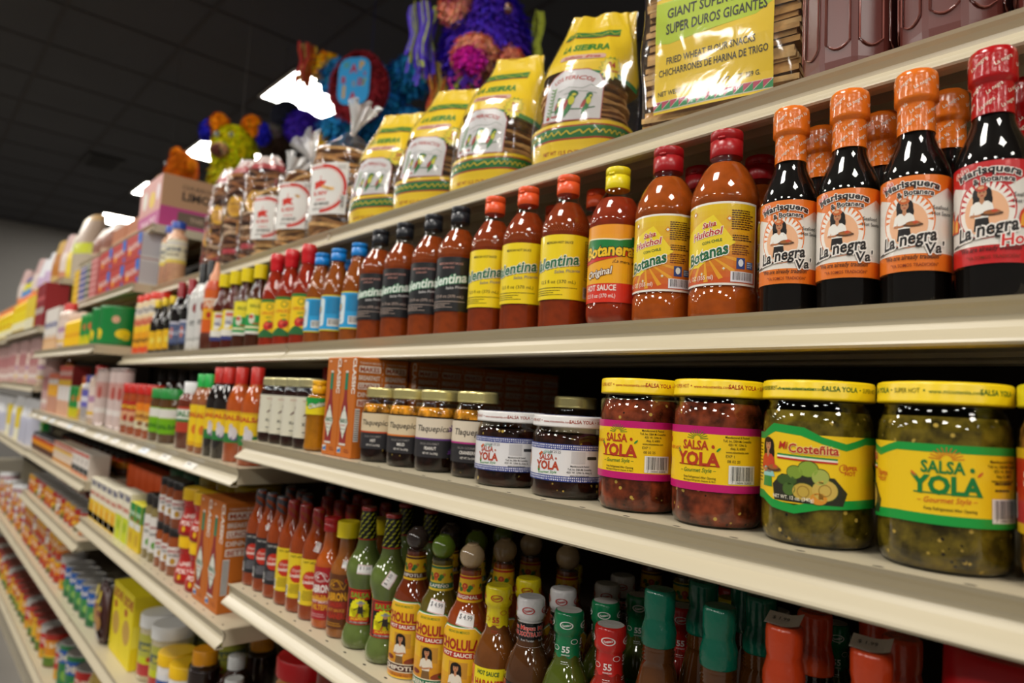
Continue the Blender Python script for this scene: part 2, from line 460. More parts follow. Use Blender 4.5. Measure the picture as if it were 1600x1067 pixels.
def woman(a, x, y, s, blouse='#f2efe8', scarf=None, skirt='#1d1a1a', k=4, tray=True):
    """a small printed figure of a woman carrying a dish"""
    P = lambda px, py: (x + px * s, y + py * s)
    for px, py, rx_, ry_ in ((-.75, 3.1, .75, 1.5), (-.95, 1.9, .5, 1.), (.85, 3.1, .7, 1.4), (1.15, 2.1, .5, 1.1)): a.ell(*P(px, py), rx_ * s, ry_ * s, '#17110f', k)
    a.poly([P(-1.35, -3.6), P(1.25, -3.6), P(.95, -1.), P(-1.05, -1.)], skirt, k)
    a.poly([P(-1.1, -1.2), P(1., -1.2), P(1.25, .5), P(1.0, 1.9), P(-1.0, 1.9), P(-1.3, .5)], blouse, k + 1)
    a.poly([P(-1., 1.85), P(-1.75, 1.3), P(-2.1, -.5), P(-1.5, -.7), P(-1.1, .6)], blouse, k + 1); a.poly([P(1., 1.85), P(1.6, 1.3), P(1.9, -.2), P(1.4, -.4), P(1.1, .6)], blouse, k + 1)
    a.line([P(-1.9, -.6), P(-.6, -.75), P(1., -.35)], .42 * s, '#b9794f', k + 2); a.line([P(1.7, -.3), P(1.1, -.45)], .4 * s, '#b9794f', k + 2)
    a.ell(*P(.05, 3.45), .72 * s, 1. * s, '#c08660', k + 2); a.rect(x - .3 * s, y + 1.8 * s, x + .35 * s, y + 2.6 * s, '#c08660', k + 2); a.poly([P(-.45, 1.95), P(.5, 1.95), P(.02, 1.3)], '#c08660', k + 2)
    for dx in (-.28, .36): a.ell(*P(dx, 3.6), .14 * s, .09 * s, '#2a1a14', k + 3)
    a.ell(*P(.06, 2.95), .24 * s, .1 * s, '#a8342c', k + 3)
    if scarf: a.ell(*P(.0, 4.35), .95 * s, .62 * s, scarf, k + 3); a.ell(*P(-.1, 4.5), .5 * s, .3 * s, '#e0a87a', k + 4)
    else: a.ell(*P(0, 4.3), .9 * s, .5 * s, '#17110f', k + 3)
    if tray:
        a.ell(*P(1.5, -.55), 1.7 * s, .42 * s, '#5b3a22', k + 3); a.ell(*P(1.5, -.25), 1.25 * s, .4 * s, '#a2622f', k + 4); a.ell(*P(1.9, -.1), .5 * s, .3 * s, '#c8502c', k + 5)

# ---- dark seafood sauce bottles with shrink-wrapped necks
LN = [(20.5, 0), (23, 1), (23.6, 3), (23.6, 97), (23.2, 102), (21.5, 109), (18.5, 117), (15.4, 124), (13.2, 131), (12.4, 138), (12.2, 160), (13.4, 161), (13.4, 166)]
LNW = [(13.1, 135), (13., 146), (12.9, 157), (13.2, 158.5), (15., 160), (15.2, 163), (14.9, 171), (15.1, 178), (14.6, 182), (13., 183.6), (13., 183.6), (.1, 184)]
def seafood(hot):
    main = '#c71f22' if hot else '#e8781f'; neck = '#b41216' if hot else '#e5741d'
    p = glass_body(LN, 150, '#0d0806')
    w_ = M().lathe(LNW, 40, neck, shape=lambda a, z: 1 + .012 * math.sin(5 * a + z * .3) + (.02 * math.sin(9 * a) if z > 182 else 0))
    n = Art()
    for i in range(6):
        for j, zz in enumerate((141, 152, 171)):
            u = i * 14 + j * 5 - 30
            n.text('La negra' if hot else ('La negra' if (i + j) % 2 else 'La negra Va'), u, zz, 3., '#f0dfc8', 1, .012, .25, rot=32, wx=.85)
    p.append(('neck_wrap', w_.mesh('neck_wrap', 'shrink'), [('neck_print', n.mesh('neck_print', wrap(LNW[:-2], 13.5, .1), 'shrink', 3., 2.), [])]))
    a = Art(); L, R_ = -62, 62
    a.rect(L, 26, R_, 97, '#e9e4dc', 0)
    a.poly([(L, 97), (R_, 97), (R_, 84), (34, 84), (26, 88), (12, 79), (-12, 79), (-26, 84), (-34, 80), (L, 80)], main, 1)
    a.rect(L, 26, R_, 39, main, 2); a.rect(L, 38.6, R_, 39.3, '#f4ece0', 3)
    a.ell(-2, 64, 18, 21, main, 3, 28); a.ell(-2, 63.5, 17, 20, '#f4ede4', 4, 28)
    for i in range(15):
        t = PI * i / 14
        a.poly([(-2 + 16.5 * math.cos(t - .06), 64 + 19.4 * math.sin(t - .06)), (-2 + 16.5 * math.cos(t + .06), 64 + 19.4 * math.sin(t + .06)), (-2 + 12 * math.cos(t), 64 + 14 * math.sin(t))], main, 5)
    a.ell(-2, 61, 13, 16, '#efb78d', 6, 24)
    woman(a, -4, 62, 3.7, scarf='#c8622b' if not hot else '#c2432d', k=7)
    a.text('Salsa', -17, 90.5, 4.2, '#d2352a', 8, .02, .15, rot=18, out='#f5efe6', outw=.08)
    a.text('Marisquera', 0, 88.8, 5.4, '#191313', 8, .045, arc=48, out='#f5efe6', outw=.1, width=37)
    a.text('& Botanera', 3, 82.4, 4.2, '#191313', 8, .04, arc=50, out='#f5efe6', outw=.1, width=23)
    a.text('Seafood', 20, 71, 3., '#1b1717', 8, .01, width=12); a.text('Hot Sauce', 21, 66.6, 3., '#1b1717', 8, .01, width=15)
    if hot:
        for fx, fy, s in ((20, 58, 1.), (26, 60, 1.25), (31, 57, 1.1), (-23, 58, .9), (-29, 60, 1.1)):
            a.poly([(fx - 4 * s, fy - 8 * s), (fx + 3 * s, fy - 8 * s), (fx + 4 * s, fy - 1), (fx + 1.5 * s, fy + 2 * s), (fx + 2.5 * s, fy + 8 * s), (fx - 2 * s, fy + 3 * s), (fx - 3 * s, fy)], '#d8452a', 8)
            a.poly([(fx - 2.6 * s, fy - 7 * s), (fx + 2 * s, fy - 7 * s), (fx + 2 * s, fy), (fx + .6 * s, fy + 3 * s), (fx - 1.6 * s, fy)], '#efa63a', 9)
    a.line([(-26, 40), (-12, 43.5), (4, 45.5), (14, 46)], 1.3, '#1a1413', 9)
    a.text('La negra', -1.5, 45.5, 9.8, '#1a1413', 10, .035, .22, rot=9, out='#f7f1ea', outw=.11, width=36)
    a.text('Hot' if hot else "Va'", 15, 38.5, 8., '#1a1413' if not hot else '#d8312c', 12, .03, .2, rot=8, out='#f7f1ea', outw=.1)
    a.text('"We are already tradition"', 0, 34.6, 3.7, '#231a16', 10, .012, .15, width=38)
    a.text('"YA SOMOS TRADICI\u00d3N"', 2, 29.2, 2.5, '#7a2a12', 10, .01, width=31)
    a.lines(42, 74, 13, 10, 2., .7, '#8d8a86', 3, 3); a.bars(44, 45, 12, 9, 3, 4); a.lines(-58, 74, 18, 14, 2., .7, '#9a9692', 3, 5)
    p.append(('label', a.mesh('label', wrap(LN[:5], 23.6), ustep=3., lift=.07), []))
    return p
kind('sea_orange', 'seafood_sauce_bottle', 'bottle', 'dark seafood sauce bottle with orange wrapped neck')(lambda: seafood(False))
kind('sea_red', 'seafood_sauce_bottle', 'bottle', 'dark seafood sauce bottle with red wrapped neck and red label')(lambda: seafood(True))

# ---- flat shouldered hot sauce bottles, yellow or black label
VA = [(25, 0), (28, 1.5), (28.6, 5), (28.2, 12), (28.6, 24), (28.6, 110), (28.9, 112), (28.9, 120), (28.2, 124), (25.5, 132), (20.5, 141), (15.2, 149), (12.6, 155), (12.2, 160), (13.2, 161), (13.2, 163)]
def valen(black):
    p = glass_body(VA, 150, '#8a330f' if not black else '#8f3b10')
    p.append(flipcap(13.4, 161, 184, '#ef5a27' if not black else '#22242a'))
    a = Art(); bg = '#f2d616' if not black else '#1f2023'; ink = '#1c1a12' if not black else '#c9b3a6'
    a.rect(-84, 34, 84, 108, bg, 0)
    a.poly([(-44, 96), (-38, 88), (-32, 84), (-30, 92), (-24, 90), (-22, 80), (-30, 72), (-25, 62), (-29, 52), (-36, 58), (-40, 66), (-38, 78), (-48, 88)], '#b9261c', 1)
    a.text('MEXICAN HOT SAUCE' if not black else 'MEXICAN HOT SAUCE', 10, 97.5, 2.9, ink if not black else '#c98f83', 3, .02, width=32 if not black else 36)
    if black: a.text('EXTRA HOT', 8, 92, 2.6, '#c98f83', 3, .02, width=17)
    a.text('Valentina', 2, 70, 13, '#1d6b46' if not black else '#e9f0e9', 5, .035, .25, rot=8, out='#f3f0e2' if not black else '#3f9a6a', outw=.06, width=64)
    if not black: a.text('Valentina', 2.9, 69.2, 13, '#23301f', 3, .06, .25, rot=8, width=64)
    a.text('Salsa Picante', 21, 64.5, 3.6, '#8e8b80' if not black else '#d8d8d6', 5, .015, .2, rot=5, width=30)
    a.text('12.5 fl oz (370 mL)', 9, 52, 4., ink, 3, .0, width=44)
    a.lines(-26, 46.5, 60, 1, 2, .8, ink, 3, 2); a.lines(-26, 43.5, 44, 3, 2.4, .7, ink, 3, 5)
    a.rect(43, 58, 62, 103, '#1c1a12' if not black else '#8d8a88', 1); a.rect(43.5, 58.5, 61.5, 102.5, bg, 2); a.lines(44.5, 99, 16, 17, 2.3, .9, ink, 3, 7)
    a.bars(42, 37, 17, 13, 3, 8); a.lines(-76, 98, 26, 22, 2.4, .8, ink, 3, 9)
    p.append(('label', a.mesh('label', wrap([(28.7, 30), (28.7, 110)], 28.8), lift=.07), []))
    d = Art()
    for j in range(5):
        for i in range(58):
            d.ell(-86 + i * 3 + (j % 2) * 1.5, 113.4 + j * 2., .55, .55, '#c06a3a' if not black else '#c87040', 0, 6)
    p.append(('embossed_dots', d.mesh('embossed_dots', wrap(VA[5:10], 28.9, .12), 'glaze'), []))
    return p
kind('val_yellow', 'hot_sauce_bottle', 'bottle', 'hot sauce bottle with orange cap and yellow label', 9)(lambda: valen(False))
kind('val_black', 'hot_sauce_bottle', 'bottle', 'hot sauce bottle with black cap and black label', 12)(lambda: valen(True))

@kind('botanera', 'hot_sauce_bottle', 'bottle', 'plastic hot sauce bottle with bright yellow cap and orange label', 8)
def _():
    B = [(17, 0), (24, 2), (28.5, 8), (29.5, 14), (29.5, 22), (28.6, 25), (28.6, 108), (29.6, 112), (29, 118), (26, 128), (21, 138), (15.5, 146), (12.4, 150), (12.4, 155)]
    sh = lambda a, z: 1 - (.14 * max(0, math.cos(2.5 * a + .6)) ** 6 * max(0, 1 - z / 20.))
    p = [('sauce', M().lathe(inset(B, .9, 141), 50, '#8d2f14', shape=sh).mesh('sauce', 'sauce'), []), ('bottle_plastic', M().lathe(B, 50, '#fff', shape=sh).mesh('bottle_plastic', 'pet'), [])]
    p.append(flipcap(13.4, 152.5, 177, '#f1de1a'))
    a = Art(); a.grad(-88, 25, 88, 108, '#f0b51c', '#ef9a1e', 8, 0); a.rect(-88, 25, 88, 46, '#d9321d', 1); a.rect(-88, 45.2, 88, 46.4, '#efb42a', 2)
    a.poly([(-26, 88), (-20, 95), (20, 92), (40, 95), (46, 98), (62, 97), (60, 88), (46, 86), (40, 78), (4, 72), (-26, 68)], '#f4e6c0', 2)
    a.poly([(-25, 87), (-19, 93.5), (20, 90.6), (34, 93), (34, 81), (4, 74), (-25, 70)], '#0f7a38', 3)
    a.poly([(34, 95), (46, 97), (61, 96), (59, 89), (46, 87.4), (34, 84)], '#12853e', 4); a.poly([(40, 80), (58, 86), (57, 78), (44, 74)], '#c92a20', 3)
    a.poly([(-25, 76), (4, 76), (38, 83), (36, 76), (4, 70), (-25, 66)], '#cf2a1c', 4)
    a.text('Botanera', 8, 74.5, 13, '#f4c522', 6, .045, .12, rot=3, out='#2b1a0c', outw=.06, width=56, bend=-.002)
    a.text('\u00a1La mera, mera!', 30, 66, 3.6, '#2b1a0c', 5, .01, .25, rot=-4, width=32)
    a.text('Original', -2, 53, 7.5, '#f6efe0', 6, .02, .3, rot=10, out='#5a1710', outw=.09, width=30)
    a.text('HOT SAUCE', 0, 37.5, 6.2, '#f5e9e0', 5, .03, width=37); a.text('12.5 fl oz (370 mL)', 0, 30, 4.2, '#f5e0d8', 5, .012, width=36)
    a.ell(52, 58, 6, 9, '#b1241b', 3); a.rect(64, 48, 84, 88, '#f2e6c8', 2); a.lines(65.5, 85, 17, 14, 2.6, 1., '#333', 3, 3); a.lines(-84, 86, 24, 14, 2.6, 1., '#7a4413', 3, 4)
    p.append(('label', a.mesh('label', wrap(B[5:7], 28.9), lift=.07), [])); return p

@kind('huichol', 'hot_sauce_bottle', 'bottle', 'ribbed plastic sauce bottle with red cap and sunset label', 13)
def _():
    B = [(27, 0), (31, 2.5), (32, 7), (32, 26), (31, 28.5), (30.6, 32), (30.6, 44), (31, 48), (30.6, 52), (30.6, 66), (31, 70), (30.6, 74), (30.6, 90), (31, 94), (30.8, 108), (32.2, 111), (32, 116), (29.8, 126), (26, 136), (20.5, 146), (15.5, 152), (14, 154), (15.6, 155), (15.6, 156.5), (14, 157.5), (14, 160)]
    p = glass_body(B, 151.5, '#a34d14', 44, 'pet')
    p.append(flipcap(15.2, 158, 184, '#a9151b'))
    a = Art(); a.rect(-46, 31, 43, 108, '#efe9dd', 0)
    for i in range(14):
        f = i / 14; c = np.array(col('#e2bf1c')) * (1 - f) + np.array(col('#c9421f')) * f
        a.rect(-44.5, 106 - (f + 1 / 14) * 73, 41.5, 106 - f * 73, tuple(c), 1)
    for i in range(16):
        t = 2 * PI * i / 16
        a.poly([(-8, 62), (-8 + 36 * math.cos(t), 62 + 28 * math.sin(t)), (-8 + 36 * math.cos(t + .12), 62 + 28 * math.sin(t + .12))], '#e3a028', 2)
    a.poly([(-44.5, 76), (0, 96), (20, 70), (-14, 48), (-44.5, 50)], '#ecd225', 3)
    for x, y, s in ((-36, 96, 3.4), (-20, 99, 3.2), (14, 92, 3.), (6, 60, 2.4), (10, 46, 2.4), (-10, 42, 2.4), (-30, 50, 3)):
        a.poly([(x - s, y), (x, y - s), (x + s, y), (x, y + s)], '#d98f1d', 4); a.poly([(x - s * .5, y), (x, y - s * .5), (x + s * .5, y), (x, y + s * .5)], '#dfe6df', 5)
    a.text('Salsa', -4, 85, 5, '#b8261f', 6, .03, .3, rot=8, out='#f3ead8', outw=.08); a.text('Huichol', -7, 76, 6.6, '#b8261f', 6, .03, .3, rot=8, out='#f3ead8', outw=.08, width=29)
    a.text('CON CHILE', -1, 70, 2.6, '#17613c', 6, .02, rot=8)
    a.text('Botanas', -6, 55, 11., '#12613a', 8, .04, .2, rot=14, out='#f3efe4', outw=.08, width=40)
    a.lines(16, 99, 22, 9, 2.1, 1., '#4a2b12', 6, 3); a.lines(17, 76, 20, 3, 2.1, 1., '#3c2210', 6, 4); a.lines(17, 67, 18, 5, 2., 1., '#6a3015', 6, 5)
    a.rect(21, 46, 29, 56, '#1f3f86', 6); a.ell(25, 51.5, 2.4, 3.4, '#dfe6ee', 7); a.rect(31, 46.5, 38, 53, '#3a62a0', 6); a.lines(31.5, 51.5, 6, 3, 1.8, .9, '#c9d4e6', 7, 8)
    a.bars(16, 34, 23, 9.5, 6, 6, '#e6e6ee'); a.text('12 FL. OZ (355 ml)', -17, 36.5, 4., '#f4e6d6', 6, .015, width=36)
    p.append(('label', a.mesh('label', wrap([(31.1, 30), (31.1, 109)], 31.1), lift=.07), [])); return p

@kind('blue_cap', 'hot_sauce_bottle', 'bottle', 'hot sauce bottle with bright blue cap and sky blue label', 22)
def _():
    B = [(20, 0), (23.5, 2), (24, 6), (24, 86), (23.6, 94), (22, 106), (18.5, 120), (14.5, 132), (12, 140), (11.6, 148)]
    p = glass_body(B, 147, '#9a4e18', 36)
    p.append(flipcap(13.2, 147, 169, '#1683d6', tab=False))
    a = Art(); a.rrect(-36, 22, 34, 84, 3, '#e6d51f', 0); a.rrect(-34.5, 24, 32.5, 82, 2, '#2f9fd8', 1)
    a.rrect(-32, 30, -2, 78, 5, '#d9e7ea', 2); a.ell(-18, 58, 11, 9, '#8cc7e6', 3); a.ell(-18, 57, 6.5, 6, '#d98a2a', 4); a.ell(-14, 60, 4, 4.5, '#e6b23a', 5); a.ell(-21, 54, 4, 3, '#c8402a', 5)
    a.text('Salsa', -18, 42, 4.6, '#b52a22', 4, .03, .2); a.text('picante', -18, 35, 3.6, '#1d4f8e', 4, .02)
    a.lines(2, 77, 27, 12, 2.3, 1., '#14618f', 3, 4); a.bars(6, 30, 24, 13, 3, 5)
    p.append(('label', a.mesh('label', wrap(B[2:4], 24), lift=.07), [])); return p

def small_hot(capc, seal, lab, sauce, H=180, r=22.5, green=False):
    B = [(19, 0), (r - .5, 1.5), (r, 5), (r, 92), (r - .5, 100), (r - 3, 112), (r - 8, 128), (r - 11, 140), (11, 146), (10.8, 152)]
    s = H / 180.; B = [(a, b * s) for a, b in B]
    p = glass_body(B, 151 * s, sauce, 32)
    if seal:
        p.append(('cap', M().lathe([(12, 146 * s), (12.6, 150 * s), (13.4, 156 * s), (12.8, 160 * s), (14, 164 * s), (14, 176 * s), (12, H), (12, H), (.1, H)], 32, capc, shape=lambda a, z: 1 + .04 * math.sin(12 * a + z)).mesh('cap', 'shrink'), []))
    else: p.append(screwcap(13.6, 150 * s, H, capc, 40))
    a = Art(); lab(a); p.append(('label', a.mesh('label', wrap(B[2:4], r), lift=.07), [])); return p
def lab_sri(a):
    a.rect(-64, 20, 64, 96, '#efcb1c', 0); a.rect(-64, 91, 64, 97, '#2a7a34', 1); a.poly([(-64, 20), (64, 20), (64, 30), (20, 26), (0, 38), (-20, 26), (-64, 32)], '#2c6b3a', 1)
    a.ring(6, 82, 5, 6.5, '#3c6b2a', 2); a.text('SAUCE', 6, 66, 6, '#d9622a', 3, .03, width=32)
    a.text('SALSA', -28, 66, 6, '#d9622a', 3, .03); a.text('HOT', 6, 58, 4, '#3c7a34', 3, .03)
    for x in (6, -40, 46): a.ell(x, 44, 11, 9, '#c92d2a', 3, rot=20); a.ell(x - 3, 46, 4, 4, '#e0604a', 4); a.ell(x + 4, 42, 4, 3, '#8e1c1c', 4); a.ell(x + 2, 52, 4, 2, '#3c8a3a', 4)
kind('sriracha', 'hot_sauce_bottle', 'bottle', 'red chili sauce bottle with foil red cap and yellow label', 35)(lambda: small_hot('#d3222a', True, lab_sri, '#a02a10', 194, 25))
def lab_buf(a):
    a.rect(-60, 22, 60, 90, '#f0d531', 0); a.rect(-60, 22, 60, 31, '#3b3f7a', 1); a.rect(-60, 31, 60, 46, '#e7e4da', 1)
    for x in (-36, 6, 44): a.rect(x - 14, 66, x + 8, 88, '#d8d4d2', 1); a.poly([(x - 14, 48), (x - 4, 48), (x + 8, 66), (x - 14, 66)], '#e9e6e0', 1); a.rect(x - 12, 76, x + 4, 83, '#cf5a3f', 2); a.text('SALSA', x, 58, 8, '#2c3378', 3, .05, .2, width=26); a.poly([(x + 6, 40), (x + 14, 40), (x + 18, 72), (x + 10, 72)], '#f2e21c', 2)
kind('yel_navy', 'hot_sauce_bottle', 'bottle', 'brown sauce bottle with yellow cap and yellow navy label', 45)(lambda: small_hot('#edd416', False, lab_buf, '#5a1d10', 181))
def lab_yg(a):
    a.rect(-60, 30, 60, 104, '#ecdd35', 0); a.rect(-60, 34, 60, 70, '#1f9a4b', 1); a.rect(-60, 42, 60, 46, '#f0e6c0', 2); a.rect(-60, 30, 60, 36, '#e3e3da', 2)
    for x in (-38, 4, 42): a.ell(x - 6, 62, 7, 11, '#d7d9c6', 2); a.ell(x - 7, 66, 5, 4, '#c4472e', 3); a.text('SALSA', x + 2, 86, 7, '#6b7a2a', 3, .04, width=27); a.text('verde', x + 4, 50, 5, '#d9402a', 3, .03, .2)
kind('yel_green', 'hot_sauce_bottle', 'bottle', 'brown sauce bottle with yellow cap and yellow green label', 45)(lambda: small_hot('#edd416', False, lab_yg, '#4d2310', 180))

# ---- jars of salsa
JR = [(31, 0), (35.5, 2), (38.4, 7), (39.2, 13), (39.2, 84), (38.5, 91), (36, 97.5), (34.6, 101), (34.6, 108)]
def scaled(p, k): return [(a * k, b) for a, b in p]
def yola(a, x, c1, c2, c3, k=4, s=1.):
    for i in range(11):
        t = PI * (i + .5) / 11; a.line([(x + 3 * s * math.cos(t), 69.5 + 3 * s * math.sin(t)), (x + 9.5 * s * math.cos(t), 69.5 + 8 * s * math.sin(t))], .5, c3, k)
    a.text('SALSA', x - 2 * s, 61.5, 7.6 * s, c1, k, .04, width=23 * s); a.text('e', x + 13.5 * s, 63, 4 * s, c1, k, .05)
    a.text('YOLA', x, 49, 11 * s, c2, k, .06, width=37 * s)
    for q in (-1, 1): a.rect(x - 18 * s, 48.6, x + 18 * s, 49.4, c2, k); a.ell(x + q * 18 * s, 61 + q, 2.2, .8, '#2e8a3a' if c1 != '#1c7a3a' else '#d0622a', k, rot=45 * q)
    a.text('\u2013 Gourmet Style \u2013', x, 43.5, 3.6 * s, c3, k, .012, .25, rot=2, width=32 * s)
def maker(a, x, v, c='#2c2418', s=1.):
    for i, t in enumerate(('Manufactured & Packed:', 'Toll, Inc. DBA Mi Costeñita', '4251 W. 129th St.', 'Alsip, IL 60803', 'www.micostenita.com')):
        a.text(t, x, v - i * 2.9 * s, 1.9 * s, c, 5, .015, wx=.8)
def lid_print(z, r, c, c2, h=3.6):
    a = Art()
    for i, u in enumerate(range(-120, 121, 80)):
        a.text('SALSA YOLA', u, z, h, c, 0, .03, width=25); a.text('\u2022', u + 15, z, h, c, 0); a.text('SUPER HOT', u + 26, z, h * .9, c2, 0, .01, width=17); a.text('\u2022', u + 37, z, h, c, 0); a.text('www.micostenita.com', u + 54, z, h * .7, c, 0, .01, width=29)
    return ('lid_print', a.mesh('lid_print', lambda u, v, k: ((r + .2) * .001 * math.sin(u / r), -(r + .2) * .001 * math.cos(u / r), v * .001), 'print'), [])
def jar(prof, fill, content, lidp, art, rl=None):
    p = [('salsa', M().lathe(inset(prof, 1.2, fill), 56, content).mesh('salsa', 'salsa'), []), ('jar_glass', M().lathe(prof, 56, '#fff').mesh('jar_glass', 'glass'), [])]
    p += lidp; p.append(('label', art.mesh('label', wrap(prof[3:5], max(q[0] for q in prof)), ustep=3., lift=.06), [])); return p
def green_jar():
    a = Art(); e = 122
    a.rect(-e, 30, e, 79, '#f1c91c', 0)
    top = [(-e, 79), (-100, 79), (-88, 86), (-64, 84), (-52, 78), (-36, 74), (-20, 79), (e, 79), (e, 74), (-20, 74), (-36, 69), (-52, 73), (-66, 78), (-86, 80), (-100, 74), (-e, 74)]
    bot = [(-e, 36), (-100, 36), (-88, 31), (-70, 29), (-52, 34), (-20, 36), (e, 36), (e, 30), (-20, 30), (-52, 28), (-70, 23), (-88, 25), (-100, 30), (-e, 30)]
    a.poly(top, '#1b9a3f', 2); a.poly(bot, '#1b9a3f', 2); a.poly([(-100, 74), (-88, 80), (-64, 78), (-52, 73), (-36, 70), (-20, 74), (-20, 70), (-100, 70)], '#f1c91c', 1)
    x = 9.
    yola(a, x, '#1c7a3a', '#1c7a3a', '#cf5a26')
    a.text('Keep Refrigerated After Opening', x + 2, 38.8, 1.9, '#2c2418', 5, .015, width=28)
    maker(a, 43, 69.5); a.lines(36, 56.5, 14, 2, 4, 1.2, '#3a3222', 5, 2); a.bars(34, 33.5, 22, 14.5, 5, 3); a.text('7  14444 00800', 45, 34, 2., '#222', 7)
    q = -66.
    woman(a, q - 28, 55, 4.3, blouse='#c8402a', skirt='#2f8a3c', k=5, tray=True); a.poly([(q - 34, 47), (q - 20, 47), (q - 23, 54), (q - 32, 54)], '#8fc9c4', 6)
    a.text('Costeñita', q + 8, 66, 6.4, '#b62a1e', 6, .04, width=33, out='#f7e9a0', outw=.05); a.text('Mi', q - 13.5, 68, 5.4, '#b62a1e', 6, .03, .2)
    for i, c in enumerate(('#1b8a3f', '#efe9dc', '#c2281f')): a.poly([(q - 18, 64.6 - i * 1.3), (q + 24, 63.4 - i * 1.3), (q + 24, 62.1 - i * 1.3), (q - 18, 63.3 - i * 1.3)], c, 4)
    a.poly([(q - 20, 31), (q + 28, 31), (q + 31, 40), (q + 22, 50), (q - 14, 50), (q - 22, 42)], '#2c2c20', 3)
    for dx, dy, rx_, ry_, c in ((-4, 52, 6, 5, '#7f9a35'), (5, 55, 7, 6, '#8aa63c'), (13, 50, 6, 6, '#a8b356'), (-10, 46, 8, 4, '#3f5a26'), (16, 41, 9, 8, '#cdb055'), (2, 39, 8, 6.5, '#c2a444'), (12, 35, 6, 4.5, '#d9902f'), (-8, 40, 5, 5, '#4c6a2c')):
        a.ell(q + dx, dy, rx_, ry_, '#3c4a1c', 4); a.ell(q + dx, dy, rx_ * .92, ry_ * .9, c, 5)
    for dx, dy in ((2, 39), (16, 41)): a.ring(q + dx, dy, 3.6, 4.2, '#9c7a30', 6)
    a.text('SUPER', q + 33, 56, 2.8, '#cf5a26', 5, .03); a.text('HOT', q + 33, 52.4, 2.8, '#cf5a26', 5, .03); a.ring(q + 28, 57, 2.5, 3, '#cf5a26', 5)
    a.text('NET WT. 12 oz. (340g)', q - 6, 32.6, 2.6, '#f1ead2', 7, .015, width=30)
    a.lines(68, 70, 26, 12, 2.5, .9, '#5a4a18', 3, 5); a.lines(-119, 70, 18, 12, 2.5, .9, '#5a4a18', 3, 6)
    return jar(JR, 96, '#584a10', [lid(39, 104, 118, '#f1cf16'), lid_print(110.5, 39, '#2f6b2c', '#7a7a1c')], a)
kind('jar_green', 'salsa_jar', 'jar', 'glass jar of green tomatillo salsa with yellow lid')(green_jar)
@kind('jar_red', 'salsa_jar', 'jar', 'red salsa jar with yellow lid and magenta striped label')
def _():
    P_ = [(r * .945, z) for r, z in JR]; a = Art(); e = 114
    a.rect(-e, 29, e, 80, '#f2c81a', 0); a.rect(-e, 29, e, 35, '#c2186e', 1); a.rect(-e, 74, e, 80, '#c2186e', 1)
    yola(a, 4, '#b5391f', '#b5391f', '#3f7a2a', s=.95); a.text('Keep Refrigerated After Opening', 6, 38.6, 1.8, '#2c2418', 5, .015, width=27); a.text('Mantengase Refrigerado Despues de Abrir', 6, 36.2, 1.5, '#2c2418', 5, .01, width=27)
    maker(a, 36, 71.5); a.text('EXP 1', 30, 56.5, 2.2, '#3a3222', 5); a.text('08 02 25', 33, 52.5, 2.2, '#3a3222', 5)
    a.bars(29, 36, 23, 14.5, 5, 3); a.text('7  14444 00800', 40, 36.3, 2., '#222', 7)
    woman(a, -80, 55, 4, blouse='#c8402a', skirt='#2f8a3c', k=5); a.text('Costeñita', -45, 66, 6, '#b62a1e', 6, .04, width=32); a.ell(-46, 50, 16, 9, '#8c2a1c', 4); a.ell(-50, 52, 6, 5, '#c8402a', 5); a.ell(-40, 50, 7, 5, '#cf5a2a', 5); a.text('SUPER HOT', -22, 60, 2.8, '#cf5a26', 5, .02)
    return jar(P_, 99, '#682c17', [lid(37, 104, 118, '#f1cf16'), lid_print(110.5, 37, '#b5391f', '#c8702a')], a)
